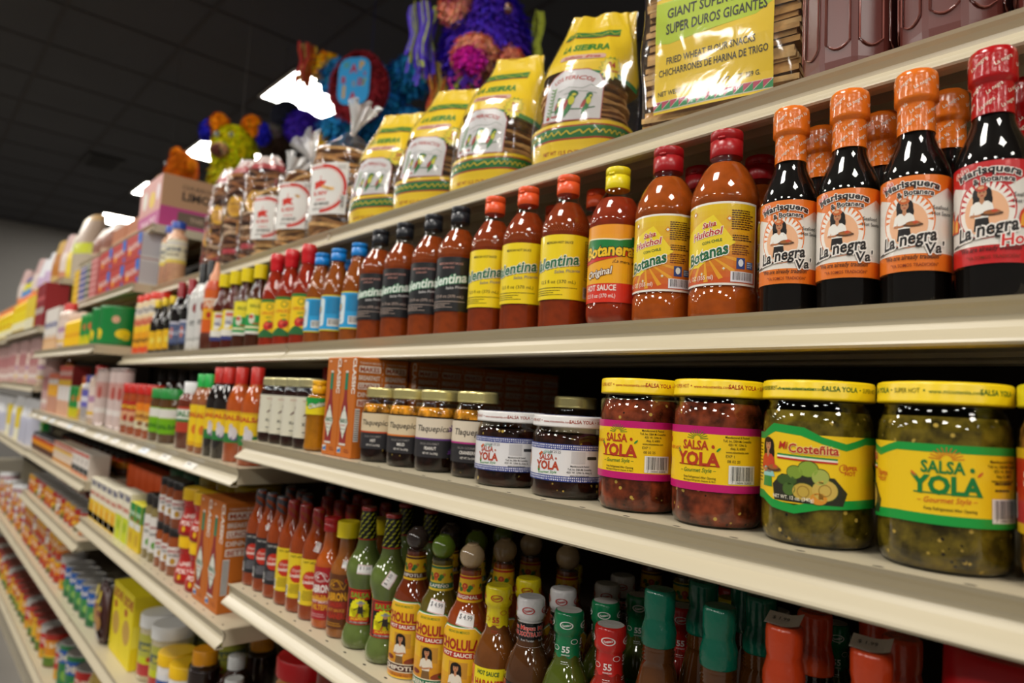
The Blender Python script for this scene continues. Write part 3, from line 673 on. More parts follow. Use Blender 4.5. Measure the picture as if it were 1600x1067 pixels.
@kind('jar_white', 'salsa_jar', 'jar', 'short dark salsa jar with white lid and blue bordered label')
def _():
    P_ = [(33, 0), (36.5, 1.5), (38, 5), (38.3, 9), (38.3, 56), (37.5, 61), (35.5, 64.5), (34.8, 67), (34.8, 72)]; a = Art(); e = 118
    a.rect(-e, 17, e, 53, '#e4e3e6', 0)
    for v in (17, 47.5):
        a.rect(-e, v, e, v + 5.5, '#31408a', 1); r = random.Random(int(v))
        for i in range(118):
            x = -e + i * 2; a.rect(x + r.uniform(0, .6), v + .5 + r.uniform(0, 1), x + 1.3, v + 2.4, '#dfe1ee', 2); a.rect(x + .3, v + 3.2, x + 1.2 + r.uniform(0, .5), v + 4.6, '#dfe1ee', 2)
    x = 6
    for i in range(9): t = PI * (i + .5) / 9; a.line([(x + 2 * math.cos(t), 42 + 2 * math.sin(t)), (x + 6 * math.cos(t), 42 + 4.5 * math.sin(t))], .45, '#2e8a6a', 3)
    a.text('SALSA', x - 1, 37, 5.6, '#b5442a', 3, .04, width=17); a.text('e', x + 10, 38, 3, '#b5442a', 3, .04); a.text('YOLA', x, 28, 8, '#b5442a', 3, .06, width=26)
    a.text('Gourmet Style', x, 24, 2.8, '#2e8a3a', 3, .012, .25, rot=3, width=22); a.poly([(x - 11, 42), (x - 7, 45), (x - 5, 43.5), (x - 9, 40)], '#d0622a', 3); a.ell(x - 10, 28, 1.6, 3, '#3f8a3a', 3)
    a.text("06'25'25", 15, 44, 2.8, '#4a4a55', 4, 0, wx=.9)
    a.rect(31, 35, 45, 46.5, '#c9c8cc', 3); a.rrect(47, 39, 58, 42, .6, '#2a2a30', 3)
    for i, t in enumerate(('Manufactured & Packed:', 'Toll, Inc. DBA Mi Costeñita', '4251 W. 129th St. Alsip, IL', 'www.micostenita.com')): a.text(t, 40, 31.5 - i * 3, 1.9, '#26262c', 4, .02, width=(19, 24, 26, 19)[i])
    a.ell(-32, 36, 9, 9, '#c8782a', 3); a.ell(-32, 36, 7, 7, '#d9c08a', 4); a.ell(76, 36, 9, 9, '#c8782a', 3)
    L = [lid(38.2, 69, 80.5, '#dcdad8', top='#3a4a92'), lid_print(73.4, 38.2, '#a8483a', '#b0604a', 3.4)]
    p = jar(P_, 62, '#260e06', L, a)
    t = Art()
    for i in range(26):
        q = 2 * PI * i / 26; t.ell(27 * math.cos(q), 27 * math.sin(q), 3, 1.6, '#c9c8d4', 0, 8, math.degrees(q))
    p.append(('lid_pattern', t.mesh('lid_pattern', plane_z(80.1), 'print', 50), [])); return p
def tlaq(flavour, accent, soft):
    P_ = [(25, 0), (29, 1.5), (30.6, 5), (31, 9), (31, 70), (30, 76), (27, 81.5), (24.8, 84), (24.5, 90)]; P_ = [(q[0] * .935, q[1]) for q in P_]; a = Art()
    a.rect(-82, 18, 54, 66, '#d8c6a4' if soft else '#dccfba', 0); a.rect(-82, 18, 54, 40, '#2b2a2e', 1); a.rect(-82, 39.6, 54, 41.6, accent, 2)
    a.text('Tlaquepica', 12, 50, 7.6, '#2b2524', 3, .012, .18, width=44)
    for x, y, s in ((41, 52, 1.), (40, 24, .8)):
        for i in range(7):
            t = math.radians(-20 + i * 34); a.ell(x + 4.5 * s * math.cos(t), y + 4.5 * s * math.sin(t), 3.4 * s, 1.1 * s, accent, 3, 10, math.degrees(t))
    a.text('SALSA GOURMET', 10, 33.5, 2.7, '#8e8a88', 3, .01, width=26); a.text(flavour, 12, 27.5, 3.9, '#e6e2dc', 3, .03, width=len(flavour) * 2.6); a.text('NET WT. 7oz (200g)', 12, 22, 2.5, '#d8d4ce', 3, .025, width=20)
    a.rect(54, 20, 68, 62, '#2b2a2e', 0); a.lines(55.5, 60, 11, 16, 2.4, 1.1, '#b8b2aa', 1, 5)
    a.bars(-70, 22, 16, 14, 3, 4); a.lines(-76, 60, 30, 7, 2.4, .9, '#5a5048', 3, 6)
    p = jar(P_, 68, '#1a0804', [ribbed_lid(24.8, 88, 101.5, '#d6cb8a')], a)
    oil = M().lathe([(27.4, 68), (27.4, 70), (26.6, 76), (25.2, 79), (25.2, 79), (.1, 79)], 44, '#b9791c'); p.append(('chili_oil', oil.mesh('chili_oil', 'salsa'), [])); return p
kind('tlaq_hot', 'salsa_jar', 'jar', 'gold lidded salsa jar with orange stripe reading hot', 11)(lambda: tlaq('HOT', '#c2491f', True))
kind('tlaq_mild', 'salsa_jar', 'jar', 'gold lidded salsa jar with orange stripe reading mild', 11)(lambda: tlaq('MILD', '#d9782a', True))
kind('tlaq_peanut', 'salsa_jar', 'jar', 'gold lidded salsa jar with purple stripe reading peanut', 11)(lambda: tlaq('PEANUT', '#6b3f8c', False))
kind('tlaq_cran', 'salsa_jar', 'jar', 'gold lidded salsa jar with magenta stripe reading cranberry', 11)(lambda: tlaq('CRANBERRY', '#b0307f', False))
@kind('tlaq_back', 'salsa_jar', 'jar', 'gold lidded salsa jar')
def _(): return tlaq('HOT', '#c2491f', True)
@kind('jar_edge', 'salsa_jar', 'jar', 'jar of tan salsa with yellow lid and red label')
def _():
    a = Art(); a.rect(-118, 30, 118, 80, '#e8b81c', 0); a.rect(-118, 36, 118, 74, '#b8201c', 1); a.bars(-70, 38, 22, 15, 3, 3); a.text('SALSA', -20, 58, 9, '#f3e6c8', 3, .05); a.text('ROJA', -20, 46, 8, '#f0c82a', 3, .05); a.lines(-74, 66, 26, 4, 3, 1.2, '#e8d8b8', 3, 4)
    return jar(JR, 96, '#9c6a2a', [lid(39, 104, 118, '#d8ca1c')], a)
@kind('jar_cream', 'sauce_jar', 'jar', 'dark sauce jar with gold lid and tall cream label', 62)
def _():
    P_ = [(19, 0), (22, 1.5), (22.8, 5), (22.8, 86), (22, 91), (19.8, 95.5), (19, 98), (19, 101)]; a = Art()
    a.rect(-52, 17, 52, 82, '#d9d5c2', 0)
    for x in (-34, 0, 34):
        a.text('SALSA MATCHA', x, 74, 2.6, '#b0543a', 2, .01, width=20); a.line([(x - 7, 52), (x - 1, 57), (x + 5, 62), (x + 7, 66)], 2.2, '#5a1f1a', 2); a.line([(x - 8, 51), (x - 5, 53.6)], 1.2, '#3a1512', 2)
        a.text('xA', x - 3, 36, 8, '#2c2a28', 2, .01); a.text('salsa', x + 2, 31, 3, '#3c3a38', 2); a.rect(x - 8, 25, x, 26.5, '#3c3a38', 2); a.rect(x - 8, 20.5, x + 10, 21, '#9a9688', 2)
    p = [('sauce', M().lathe(inset(P_, .9, 90), 36, '#2a0f0a').mesh('sauce', 'sauce'), []), ('jar_glass', M().lathe(P_, 36, '#fff').mesh('jar_glass', 'glass'), []), ribbed_lid(19.8, 98, 112, '#d0c896', 56)]
    p.append(('label', a.mesh('label', wrap(P_[2:4], 22.8), lift=.07), [])); return p
@kind('amber', 'seasoning_bottle', 'bottle', 'amber oil bottle with yellow flip cap and green yellow label', 55)
def _():
    B = [(15, 0), (18.4, 2), (19, 6), (18, 14), (18, 50), (19, 56), (19, 80), (17.5, 84), (14, 88), (11, 90)]; p = glass_body(B, 86, '#b5760f', 32, 'pet'); p.append(flipcap(11.6, 88, 109, '#f0b416'))
    a = Art(); a.rect(-58, 56, 58, 82, '#e8d51c', 0)
    for x in (-38, 0, 38): a.poly([(x - 19, 68), (x + 19, 76), (x + 19, 82), (x - 19, 82)], '#1f9a3f', 1); a.text('Clasico', x, 68, 7, '#e9f0e0', 3, .04, .25, rot=14, out='#135f2a', outw=.1, width=28)
    p.append(('label', a.mesh('label', wrap(B[5:7], 19), lift=.07), [])); return p

# ---- cartons that hold a small red sauce bottle
def carton(wd, H, big):
    m = M().rbox(-wd / 2, -wd / 2, 0, wd / 2, wd / 2, H, .0012, '#c0681f', 1)
    k = H * 1000 / 143.; w2 = wd * 500; a = Art()
    cx = -w2 * .2
    bot = [(-5.4, 19), (5.4, 19), (5.8, 60), (5, 72), (3, 82), (2.4, 92), (2.4, 122), (-2.4, 122), (-2.4, 92), (-3, 82), (-5, 72), (-5.8, 60)]
    q = w2 / 20.5 * 1.6
    a.poly([(cx + x * q, y * k) for x, y in bot], '#8e2a2a', 1); a.poly([(cx + x * q, y * k) for x, y in ((-2.5, 96), (2.5, 96), (2.5, 120), (-2.5, 120))], '#1f7a5a', 2)
    a.ell(cx, 122 * k, 2.6 * q, 1.6 * k, '#d9d4c8', 2); a.rect(cx - 5.6 * q, 17 * k, cx + 5.6 * q, 20 * k, '#d8cfc4', 2)
    a.poly([(cx, 74 * k), (cx - 7.4 * q, 50 * k), (cx, 26 * k), (cx + 7.4 * q, 50 * k)], '#dcdcd0', 3); a.text('TABASCO', cx, 49 * k, 3.6 * q, '#2f6b4a', 5, .02, width=13.5 * q)
    a.text('BRAND', cx, 44 * k, 1.6 * q, '#b53a2a', 5, .0); a.ring(cx, 50 * k, 5.2 * q, 5.6 * q, '#a8b09a', 4, sy=1.9); a.text('PEPPER SAUCE', cx, 39 * k, 1.1 * q, '#555', 5)
    a.text('CLASSIC', w2 * .56, 116 * k, 9.4 * w2 / 20.5, '#eadfd2', 3, .05, rot=-90, width=50 * k)
    a.rect(-w2 * .82, 6 * k, -w2 * .35, 14 * k, '#d8d6d0', 2); a.poly([(-w2 * .8, 7 * k), (-w2 * .37, 7 * k), (-w2 * .37, 13 * k), (-w2 * .8, 10 * k)], '#2f6fb0', 3); a.lines(w2 * .1, 11 * k, w2 * .7, 2, 3 * k, 1.2, '#8a3a16', 2, 3); a.rect(-w2 * .7, 136 * k, -w2 * .4, 139 * k, '#e8b89a', 2)
    s = Art(); T = 138 * k
    s.text('TABASCO BRAND', 0, T - 4 * k, 2.6 * k, '#e3d3c6', 2, .02, width=w2 * 1.6)
    for i, (t, bx) in enumerate((('MAKES', 1), ('BREAKFAST', 0), ('LUNCH &', 1), ('DINNER', 0), ('BETTER', 1))):
        v = T - (15 + i * 12) * k
        if bx: s.rrect(-w2 * .82, v - 1.4 * k, w2 * .82, v + 8.2 * k, 1.5, '#e3d6cb', 2)
        s.text(t, 0, v, 6.6 * k, '#a8481f' if bx else '#e3d6cb', 3, .04, width=w2 * (1.45 if bx else 1.6))
    s.rect(-w2 * .9, 24 * k, -w2 * .55, 70 * k, '#d8d4d0', 2)
    for i in range(14): s.rect(-w2 * .88, (26 + i * 3.1) * k, -w2 * .57, (27.2 + i * 3.1) * k, '#2a2a2a', 3)
    s.lines(-w2 * .3, 40 * k, w2 * 1., 6, 4 * k, 1.2, '#7a3412', 2, 6)
    return [('carton_body', m.mesh('carton_body', 'card', False), []), ('front_print', a.mesh('front_print', plane_y(-w2), 'card', 60), []), ('side_print', s.mesh('side_print', plane_x(w2), 'card', 60), [])]
kind('carton_small', 'sauce_carton', 'box', 'orange hot sauce carton printed with a red bottle')(lambda: carton(.043, .1435, False))
kind('carton_large', 'sauce_carton', 'box', 'tall orange hot sauce carton printed with a red bottle')(lambda: carton(.068, .199, True))
# ---- lower shelf: hot sauces
def seal_swirl(B, z0, H, c, r=8.2):
    pr = [(r + 2.2, z0)] + [(r + 1.8 - 1.2 * i / 10 + (.9 if 6 < i < 9 else 0), z0 + (H - z0) * i / 10) for i in range(1, 10)] + [(r + .6, H - 1.5), (r - 1, H), (r - 1, H), (.1, H)]
    return ('neck_wrap', M().lathe(pr, 40, c, shape=lambda a, z: 1 + .07 * math.sin(3 * a + z * .42)).mesh('neck_wrap', 'shrink'), [])
def loui(black, tagged=False):
    B = [(17, 0), (20.5, 1.5), (21, 5), (21, 96), (20, 104), (17, 114), (13, 124), (10.4, 132), (9.4, 140), (9.4, 158)]
    p = solid_body([(r, z) for r, z in B], '#8e3a10', 32)
    p.append(seal_swirl(B, 126, 161, '#3d4048' if black else '#8e2022'))
    a = Art(); bg = '#26262a' if black else '#e3c622'; a.rect(-62, 22, 62, 88, bg, 0)
    for x in (-42, 0, 42):
        a.star(x, 58, 12.2, 14, 18, '#c1301f', 2); a.text('Crystal', x, 61, 4.6, '#f0d8cc', 4, .02, .2, width=18); a.text('Louisiana', x, 53, 5.4, '#f6ece2', 4, .04, .2, width=24)
        a.text('HOT SAUCE', x, 82 if not black else 81, 3.2, '#2c2416' if not black else '#d9d6d0', 3, .02, width=26)
        a.lines(x - 13, 41, 26, 5, 2.9, 1.1, '#5a4c14' if not black else '#9a98a0', 3, 4, 'C')
    a.bars(20, 24, 13, 15, 3, 6); a.bars(-28, 24, 12, 15, 3, 6)
    if black: a.rect(-62, 83, 62, 88, '#26262a', 1)
    p.append(('label', a.mesh('label', wrap(B[2:4], 21), lift=.07), []))
    if tagged: p.append(price_tag(B, 8, 106, '$ 1.50', 8 if black else 70, 14, 9))
    return p
kind('lou_black', 'hot_sauce_bottle', 'bottle', 'cayenne sauce bottle with black swirled neck and black label', 45)(lambda: loui(True))
kind('lou_black_tag', 'hot_sauce_bottle', 'bottle', 'price tagged cayenne sauce bottle with black swirled neck and black label', 45)(lambda: loui(True, True))
kind('lou_yellow', 'hot_sauce_bottle', 'bottle', 'cayenne sauce bottle with red swirled neck and yellow label', 45)(lambda: loui(False))
kind('lou_yellow_tag', 'hot_sauce_bottle', 'bottle', 'price tagged cayenne sauce bottle with red swirled neck and yellow label', 45)(lambda: loui(False, True))
def cabr(red, tagged):
    B = [(17, 0), (20.6, 1.5), (21.4, 5), (21.4, 84), (20, 93), (15, 103), (12, 110), (11.2, 118), (10.6, 134), (12, 135), (12, 138)]
    p = solid_body(B, '#b0531a' if red else '#8f5320', 32); p.append(flipcap(12.6, 134, 154, '#b01c20') if red else screwcap(15.6, 134, 156, '#ddc716', 44))
    a = Art()
    if red: a.rect(-64, 13, 64, 86, '#a51f25', 0); a.rect(-64, 38, 64, 44, '#d99a2a', 1)
    else: a.rect(-64, 13, 64, 86, '#5f3216', 0); a.rect(-64, 34, 64, 50, '#8e2a1c', 1)
    k1 = '#f0e6e0' if red else '#d99a1f'
    for x in (-44, 0, 44):
        for r_ in ((12, 6), (9, 4)): a.ring(x - 2, 72, r_[0] - .8, r_[0], k1, 3, 10, 330, 18, .6)
        a.line([(x - 12, 70), (x, 78), (x + 10, 66), (x + 14, 74)], .9, k1, 3); a.ell(x - 5, 71, 2, 1.2, k1, 3)
        a.text('CABRONA', x, 51, 10.5, k1, 4, .06, .0, rot=4, width=41)
        a.text('SALSA', x, 43, 5, '#e0a02a' if red else '#b5301f', 4, .04, width=20); a.text('CHILTEPIN' if red else 'HABANERO', x, 27, 7.5, '#e0a02a' if red else '#b5301f', 4, .05, width=36); a.text('HOT SAUCE', x, 36, 4, '#f0d8d8' if red else '#c98a2a', 4, .03, width=27); a.lines(x - 14, 20, 28, 2, 3, 1.2, '#d8a0a0' if red else '#c98a2a', 4, 3)
    if not red: a.ell(20, 78, 9, 5, '#b5301f', 3); a.ell(20, 78, 7.5, 3.8, '#7a1f14', 4)
    p.append(('label', a.mesh('label', wrap(B[2:4], 21.4), lift=.07), []))
    if tagged: p.append(price_tag(B, 12, 99, '$ 1.50', -8, 14, 10))
    return p
kind('cab_red', 'hot_sauce_bottle', 'bottle', 'orange hot sauce bottle with red flip cap and red label', 30)(lambda: cabr(True, False))
kind('cab_yel', 'hot_sauce_bottle', 'bottle', 'brown hot sauce bottle with wide yellow cap and price tag', 30)(lambda: cabr(False, True))
kind('cab_yel_back', 'hot_sauce_bottle', 'bottle', 'brown hot sauce bottle with wide yellow cap', 50)(lambda: cabr(False, False))
def green_b(rot, dark=False):
    B = [(19, 0), (23.5, 2), (25.4, 9), (25, 17), (22.4, 24), (20.6, 29), (20.3, 32), (20.3, 76), (21, 79), (23, 86), (25.3, 95), (25.4, 102), (23.5, 110), (19, 118), (14.6, 126), (12.4, 135), (10.4, 152), (9.6, 172), (9.6, 177)]
    p = solid_body(B, '#5c6c33', 40)
    W = [(12.7, 141), (11.6, 150), (10.2, 168), (10, 178), (10.6, 178.4), (10.6, 182), (9.6, 183), (9.6, 183), (.1, 183)]
    m = M().lathe([(a, b, '#141712') if b < 178.2 else (a, b, '#8e2420') for a, b in W], 36, '#141712'); a = Art()
    for i in range(9):
        for j in range(7): a.ell(-34 + i * 8.5 + (j % 2) * 4, 144 + j * 5, 3.4, 1.1, '#aeb02a', 0, 8, 35)
    a.rect(-40, 140, 40, 141.6, '#a8281f', 1)
    p.append(('neck_wrap', m.mesh('neck_wrap', 'shrink'), [('neck_print', a.mesh('neck_print', wrap(W[:4], 11.4, .15), 'shrink'), [])]))
    a = Art(); a.rect(-62, 31.5, 62, 77, '#b5251c', 0); a.rect(-18, 33, 17, 75.6, '#15120f', 1)
    a.rect(-15, 64, 14, 74.5, '#c8301f', 2); a.text('SALSA', 0, 66.4, 6.4, '#8fa32a', 4, .05, width=25, out='#3a2410', outw=.05)
    a.star(0, 52, 12.5, 14, 16, '#ece31c', 2); a.rect(-14, 41, 13.4, 52, '#ece31c', 2)
    a.ell(2, 57.5, 3, 2.6, '#b58a62', 5); a.ell(2, 59.6, 6, 1.1, '#9aa0a0', 6); a.ell(2, 61, 2.6, 1.6, '#8a9090', 6); a.poly([(-2, 46), (6, 46), (5, 56), (-1, 56)], '#2a2522', 4); a.line([(-7, 50), (0, 54), (8, 49)], 1.3, '#2a2522', 4); a.line([(-1, 46), (-3, 41.5)], 1.8, '#b5301f', 4); a.line([(4, 46), (6, 41.5)], 1.8, '#2a2522', 4)
    a.rect(-15, 35, 14, 41, '#c8301f', 3); a.text('JALAPE\u00d1O', 0, 37.6, 2.9, '#f0d82a', 4, .03, width=23); a.text('6.5 OZ (185mL)', 0, 33.4, 2.2, '#e8e4dc', 5, .02, width=24)
    a.rect(19, 33, 44, 76, '#1a1815', 1); a.lines(20.5, 73, 22, 15, 2.7, 1.2, '#d8d4cc', 2, 5); a.rect(-60, 33, -21, 75, '#1a1815', 1); a.lines(-57, 72, 32, 13, 3, 1.2, '#c9c4b8', 2, 6)
    p.append(('label', a.mesh('label', wrap([(20.5, 31), (20.5, 77)], 20.5), lift=.08), []))
    if rot is not None: p.append(price_tag(B, 5, 104, '$ 1.50', rot, 20, 12))
    return p
kind('green_a', 'green_sauce_bottle', 'bottle', 'green jalapeno sauce bottle with a level white price tag', 46)(lambda: green_b(-3))
kind('green_b', 'green_sauce_bottle', 'bottle', 'green jalapeno sauce bottle with a steeply tilted price tag', 46)(lambda: green_b(58))
kind('green_back', 'green_sauce_bottle', 'bottle', 'green jalapeno sauce bottle with black and yellow neck', 46)(lambda: green_b(None))
def chol(sauce, ball, band, word, neckword, tagged, nc='#e5b51c'):
    B = [(20, 0), (25, 2), (26, 6), (26, 78), (25, 88), (21.5, 100), (17, 108), (14.6, 113), (13.6, 118), (12.6, 132), (12, 143), (11.6, 146)]
    p = solid_body(B, sauce, 40)
    m = M().lathe([(11.5, 143), (13, 144.5), (12, 146.5), (13, 148.5), (11.2, 150.5)], 32, '#8a7f70'); m2 = M().ellipsoid(0, 0, .1605, .0142, .0142, .0142, ball, 28, 16)
    m2.lathe([(7, 173), (6.4, 174.4), (6.4, 174.4), (.1, 174.4)], 24, ball)
    p += [('neck_ring', m.mesh('neck_ring', 'glass'), []), ('cap', m2.mesh('cap', 'glaze'), [])]
    a = Art(); a.rect(-44, 113, 44, 141, nc, 0); a.rect(-44, 137.5, 44, 140, band, 1); a.rect(-44, 115.5, 44, 121.5, band, 1); a.text(neckword, 0, 116.7, 3.7, '#efe6d8', 3, .03, width=min(30, 4. * len(neckword)))
    for x in (-30, -1, 28):
        for dx, dy, r_, c in ((-8, 130, 3, '#2f7a2a'), (7, 129, 3, '#3c7f2a'), (-5, 126, 3, '#4a6a20'), (5, 126, 2.6, '#2f6a2a'), (0, 130, 3.8, '#c03a22'), (0, 126, 2.4, '#d9622a'), (-10, 128, 1.6, '#c03a22'), (10, 131, 2.2, '#c8782a'), (0, 130, 1.6, '#e08a4a')): a.ell(x + dx, dy, r_, r_ * .85, c, 2, 10)
    p.append(('neck_label', a.mesh('neck_label', wrap(B[7:11], 13.5, .25), ustep=2.5, vstep=2.5, lift=.07), []))
    a = Art()
    a.poly([(-34, 0.6), (34, .6), (34, 78), (20, 90), (-20, 90), (-34, 78)], '#1f8a4a', 0); a.poly([(-33, .8), (33, .8), (33, 77.5), (19.4, 89), (-19.4, 89), (-33, 77.5)], '#f0e8d4', 1); a.poly([(-32, 1), (32, 1), (32, 77), (19, 88), (-19, 88), (-32, 77)], '#e8b520', 2)
    a.grad(-31.5, 3, 31.5, 40, '#c8771c', '#e3a61e', 8, 3); a.text('HECHO EN MEXICO', 0, 83, 2.6, '#4a7a2a', 4, .02, width=26)
    a.text('CHOLULA', 0, 66, 11, '#a8261e', 5, .055, width=50); a.poly([(-24, 57), (22, 57), (25, 60.5), (22, 64), (-24, 64)], '#b52a20', 4); a.text('HOT SAUCE', -1, 58.6, 4., '#f4ecdc', 5, .04, width=36)
    a.rect(-9, 36, 13, 53, '#c89030', 4); woman(a, 0, 32, 4.3, blouse='#e6dccb', skirt='#7a5a34', k=6, tray=False); a.ell(15, 22, 9, 3.2, '#8a3a1c', 9, rot=14); a.ell(22, 20, 8, 2.4, '#a8481f' if band != '#0f6a4a' else '#3f7a2a', 9, rot=-18); a.ell(-14, 24, 6, 2.6, '#7a2a1a', 9)
    a.rrect(-27, 8, 27, 18, 2, '#efe4c8', 8); a.rrect(-26, 9, 26, 17, 2, band, 9); a.text(word, 0, 10.6, 4.8, '#f0e6d6', 10, .04, width=min(46, 6.2 * len(word))); a.text('5 fl oz (150 mL)', 0, 3.6, 3, '#6a3a14', 6, .01, width=24)
    p.append(('label', a.mesh('label', wrap([(26.2, 0), (26.2, 78), (25.2, 88), (24, 92)], 26.2), ustep=3, vstep=6, lift=.06), []))
    if tagged: p.append(price_tag(B, 7, 97, '$ 4.99', -8, 22, 14))
    return p
kind('chol_chip', 'hot_sauce_bottle', 'bottle', 'chipotle hot sauce bottle with dark round stopper', 26)(lambda: chol('#6b2c14', '#3a2f2c', '#4a2018', 'CHIPOTLE', 'CHIPOTLE', False))
kind('chol_green', 'hot_sauce_bottle', 'bottle', 'green pepper hot sauce bottle with green round stopper', 26)(lambda: chol('#5a4f1a', '#5f7a22', '#0f6a4a', 'GREEN PEPPER', 'JALAPE\u00d1O', True, '#d8b82a'))
kind('chol_orig', 'hot_sauce_bottle', 'bottle', 'original hot sauce bottle with wooden round stopper', 26)(lambda: chol('#8a3c18', '#b39a78', '#b5281f', 'ORIGINAL', 'ORIGINAL', True))
kind('chol_chip_b', 'hot_sauce_bottle', 'bottle', 'hot sauce bottle with dark round stopper', 40)(lambda: chol('#6b2c14', '#3a2f2c', '#4a2018', 'CHIPOTLE', 'CHIPOTLE', False))
kind('chol_green_b', 'hot_sauce_bottle', 'bottle', 'hot sauce bottle with green round stopper', 40)(lambda: chol('#5a4f1a', '#5f7a22', '#0f6a4a', 'GREEN PEPPER', 'JALAPE\u00d1O', False, '#d8b82a'))
kind('chol_orig_b', 'hot_sauce_bottle', 'bottle', 'hot sauce bottle with wooden round stopper', 40)(lambda: chol('#8a3c18', '#b39a78', '#b5281f', 'ORIGINAL', 'ORIGINAL', False))
def yuca(c, sauce, top, ink, xx=False, low=None):
    B = [(17, 0), (22.5, 2), (23.5, 6), (23.5, 62), (22.5, 72), (19, 83), (15, 91), (13, 95), (12, 104), (11, 124), (11, 128)]
    p = solid_body(B, sauce, 36)
    neck = '#16161a' if xx else c
    W = [(12.6, 91, neck), (12.4, 100, neck), (11.8, 118, neck), (12.4, 119.5, neck if not xx else '#dcdadb'), (14.2, 122, c), (14.4, 126, c), (14.2, 138, c), (13.2, 140.6, c), (12, 141, c), (12, 141, top), (.1, 141.2, top)]
    m = M().lathe(W, 36, c, shape=lambda a, z: 1 + .01 * math.sin(7 * a + z)); a = Art()
    for x in (-36, -18, 0, 18, 36):
        z = 130
        a.ring(x, z, 4.5, 5.7, ink, 1, sy=.62); a.text('Yucateco', x, z - 1., 2.3, ink, 2, .05, .25, rot=14, width=7.4)
        if xx:
            a.text('Mayan', x, 111, 4.2, '#c8423a', 2, .05, width=15, out='#e8e0dc', outw=.04); a.text('XXXTRA', x, 105, 4.2, '#c8423a', 2, .05, width=17, out='#e8e0dc', outw=.04); a.text('from Yucatan', x, 100, 2.2, '#d8d4d4', 2, width=13)
        else:
            q = 4 if x % 4 else -3
            a.text('55', x, 108 + q, 5.6, ink, 2, .04); a.text('ANNIVERSARY', x, 105 + q, 1.4, ink, 2, .02, width=8); a.ring(x + 8, 112 - q, 3., 3.6, ink, 1, sy=.65); a.lines(x - 4, 97 + q * .3, 8, 2, 2, .7, ink, 1, 3)
    if xx:
        for z in (94, 118.2): a.rect(-46, z - .6, 46, z + .6, '#d8d4d4', 1)
    p.append(('neck_wrap', m.mesh('neck_wrap', 'shrink'), [('neck_print', a.mesh('neck_print', wrap([(13.2, 92), (12.8, 118), (14.8, 122), (14.8, 140)], 12.6, .05), 'shrink', 2.5, 2.5), [])]))
    a = Art(); lo, hi = low or (c, '#c8302a'); a.grad(-66, 8, 66, 62, lo, hi, 8, 0, False) if False else a.rect(-66, 8, 66, 62, lo, 0)
    for x in (-44, 0, 44):
        a.poly([(x + 6, 8), (x + 22, 8), (x + 22, 62), (x + 14, 62)], hi, 1); a.text('HOT SAUCE', x - 4, 55, 4.4, '#1f5a2a', 3, .04, rot=-2, width=24); a.text('HABANERO', x, 43, 7.6, '#b5281f' if lo != '#b5281f' else '#f0e0c0', 3, .05, width=38); a.ell(x, 30, 12, 7, '#d8621f', 2); a.ell(x + 3, 31, 5, 4, '#3c7a2a', 3); a.lines(x - 14, 17, 26, 2, 3, 1.1, '#4a2a12', 3, 2)
    p.append(('label', a.mesh('label', wrap(B[2:4], 23.5), lift=.07), [])); return p
kind('yuc_yel', 'habanero_sauce_bottle', 'bottle', 'habanero sauce bottle with yellow wrapped neck', 40)(lambda: yuca('#e3d01a', '#6a3c16', '#d8c61a', '#b53a22', low=('#ecd91c', '#d9722a')))
kind('yuc_wht', 'habanero_sauce_bottle', 'bottle', 'habanero sauce bottle with white cap and black neck', 36)(lambda: yuca('#d9d7d8', '#4a2c16', '#c9c8c8', '#b5302c', True, low=('#1a1a1c', '#8e2420')))
kind('yuc_grn', 'habanero_sauce_bottle', 'bottle', 'habanero sauce bottle with green wrapped neck', 34)(lambda: yuca('#0f7a4a', '#47521a', '#cfcdc8', '#e3ece4', low=('#2f8a3a', '#cfd84a')))
kind('yuc_red', 'habanero_sauce_bottle', 'bottle', 'habanero sauce bottle with red wrapped neck', 32)(lambda: yuca('#c9241f', '#8e1f14', '#cfcdc8', '#f0e0dc', low=('#b5281f', '#e0a02a')))
def contour(c, sauce, tagged):
    B = [(18, 0), (21.5, 2.5), (22.2, 7), (22.2, 70), (21, 84), (18, 102), (14.6, 118), (13, 124), (14.2, 125), (12.8, 126.5), (14.2, 128), (12.8, 129.6), (14.2, 131), (12.8, 132.6), (13.6, 134), (13, 136), (12.4, 150)]
    p = solid_body(B, sauce, 44)
    W = [(13.8, 136), (14.9, 137.2), (14.6, 139.5), (15, 141.5), (14.7, 144), (15, 147), (14.2, 151), (12.9, 155), (12.3, 158), (12.2, 160), (12.9, 163), (13.2, 166), (13.3, 178), (12.8, 181.2), (11.6, 182.4), (11.6, 182.4), (.1, 182.2)]
    p.append(('neck_wrap', M().lathe(W, 40, c, shape=lambda a, z: 1 + .01 * math.sin(6 * a + z * .5)).mesh('neck_wrap', 'shrink'), []))
    a = Art(); a.rect(-60, 20, 60, 66, '#e0b42a', 0); a.text('SALSA', 0, 44, 12, '#8e2a1c', 2, .04); a.text('PICANTE', 0, 32, 7, '#2a5a2c', 2, .03)
    p.append(('label', a.mesh('label', wrap(B[2:4], 22.2), lift=.07), []))
    if tagged:
        t = M(); n = 6
        for i in range(n):
            x0, x1 = -.0125 + .025 * i / n, -.0125 + .025 * (i + 1) / n; z0, z1 = [.1826 + .0028 * max(0., x / .0125) ** 2 + .0008 * max(0., -x / .0125) for x in (x0, x1)]
            t.add([(x0, -.0085, z0), (x1, -.0085, z1), (x1, .006, z1 + .0055), (x0, .006, z0 + .0055)], [(0, 1, 2, 3)], col('#d8d2cc'))
        q = Art(); q.text('$ 1.99', -2, -3, 3.6, '#4a4648', 1, .01)
        p.append(('price_tag', t.mesh('price_tag', 'matte'), [('tag_print', q.mesh('tag_print', lambda u, v, k: (u * .001, v * .001, .1831 + .0004 + (v + 8.5) * .00038 + k * .001), 'matte', 60), [])]))
    return p
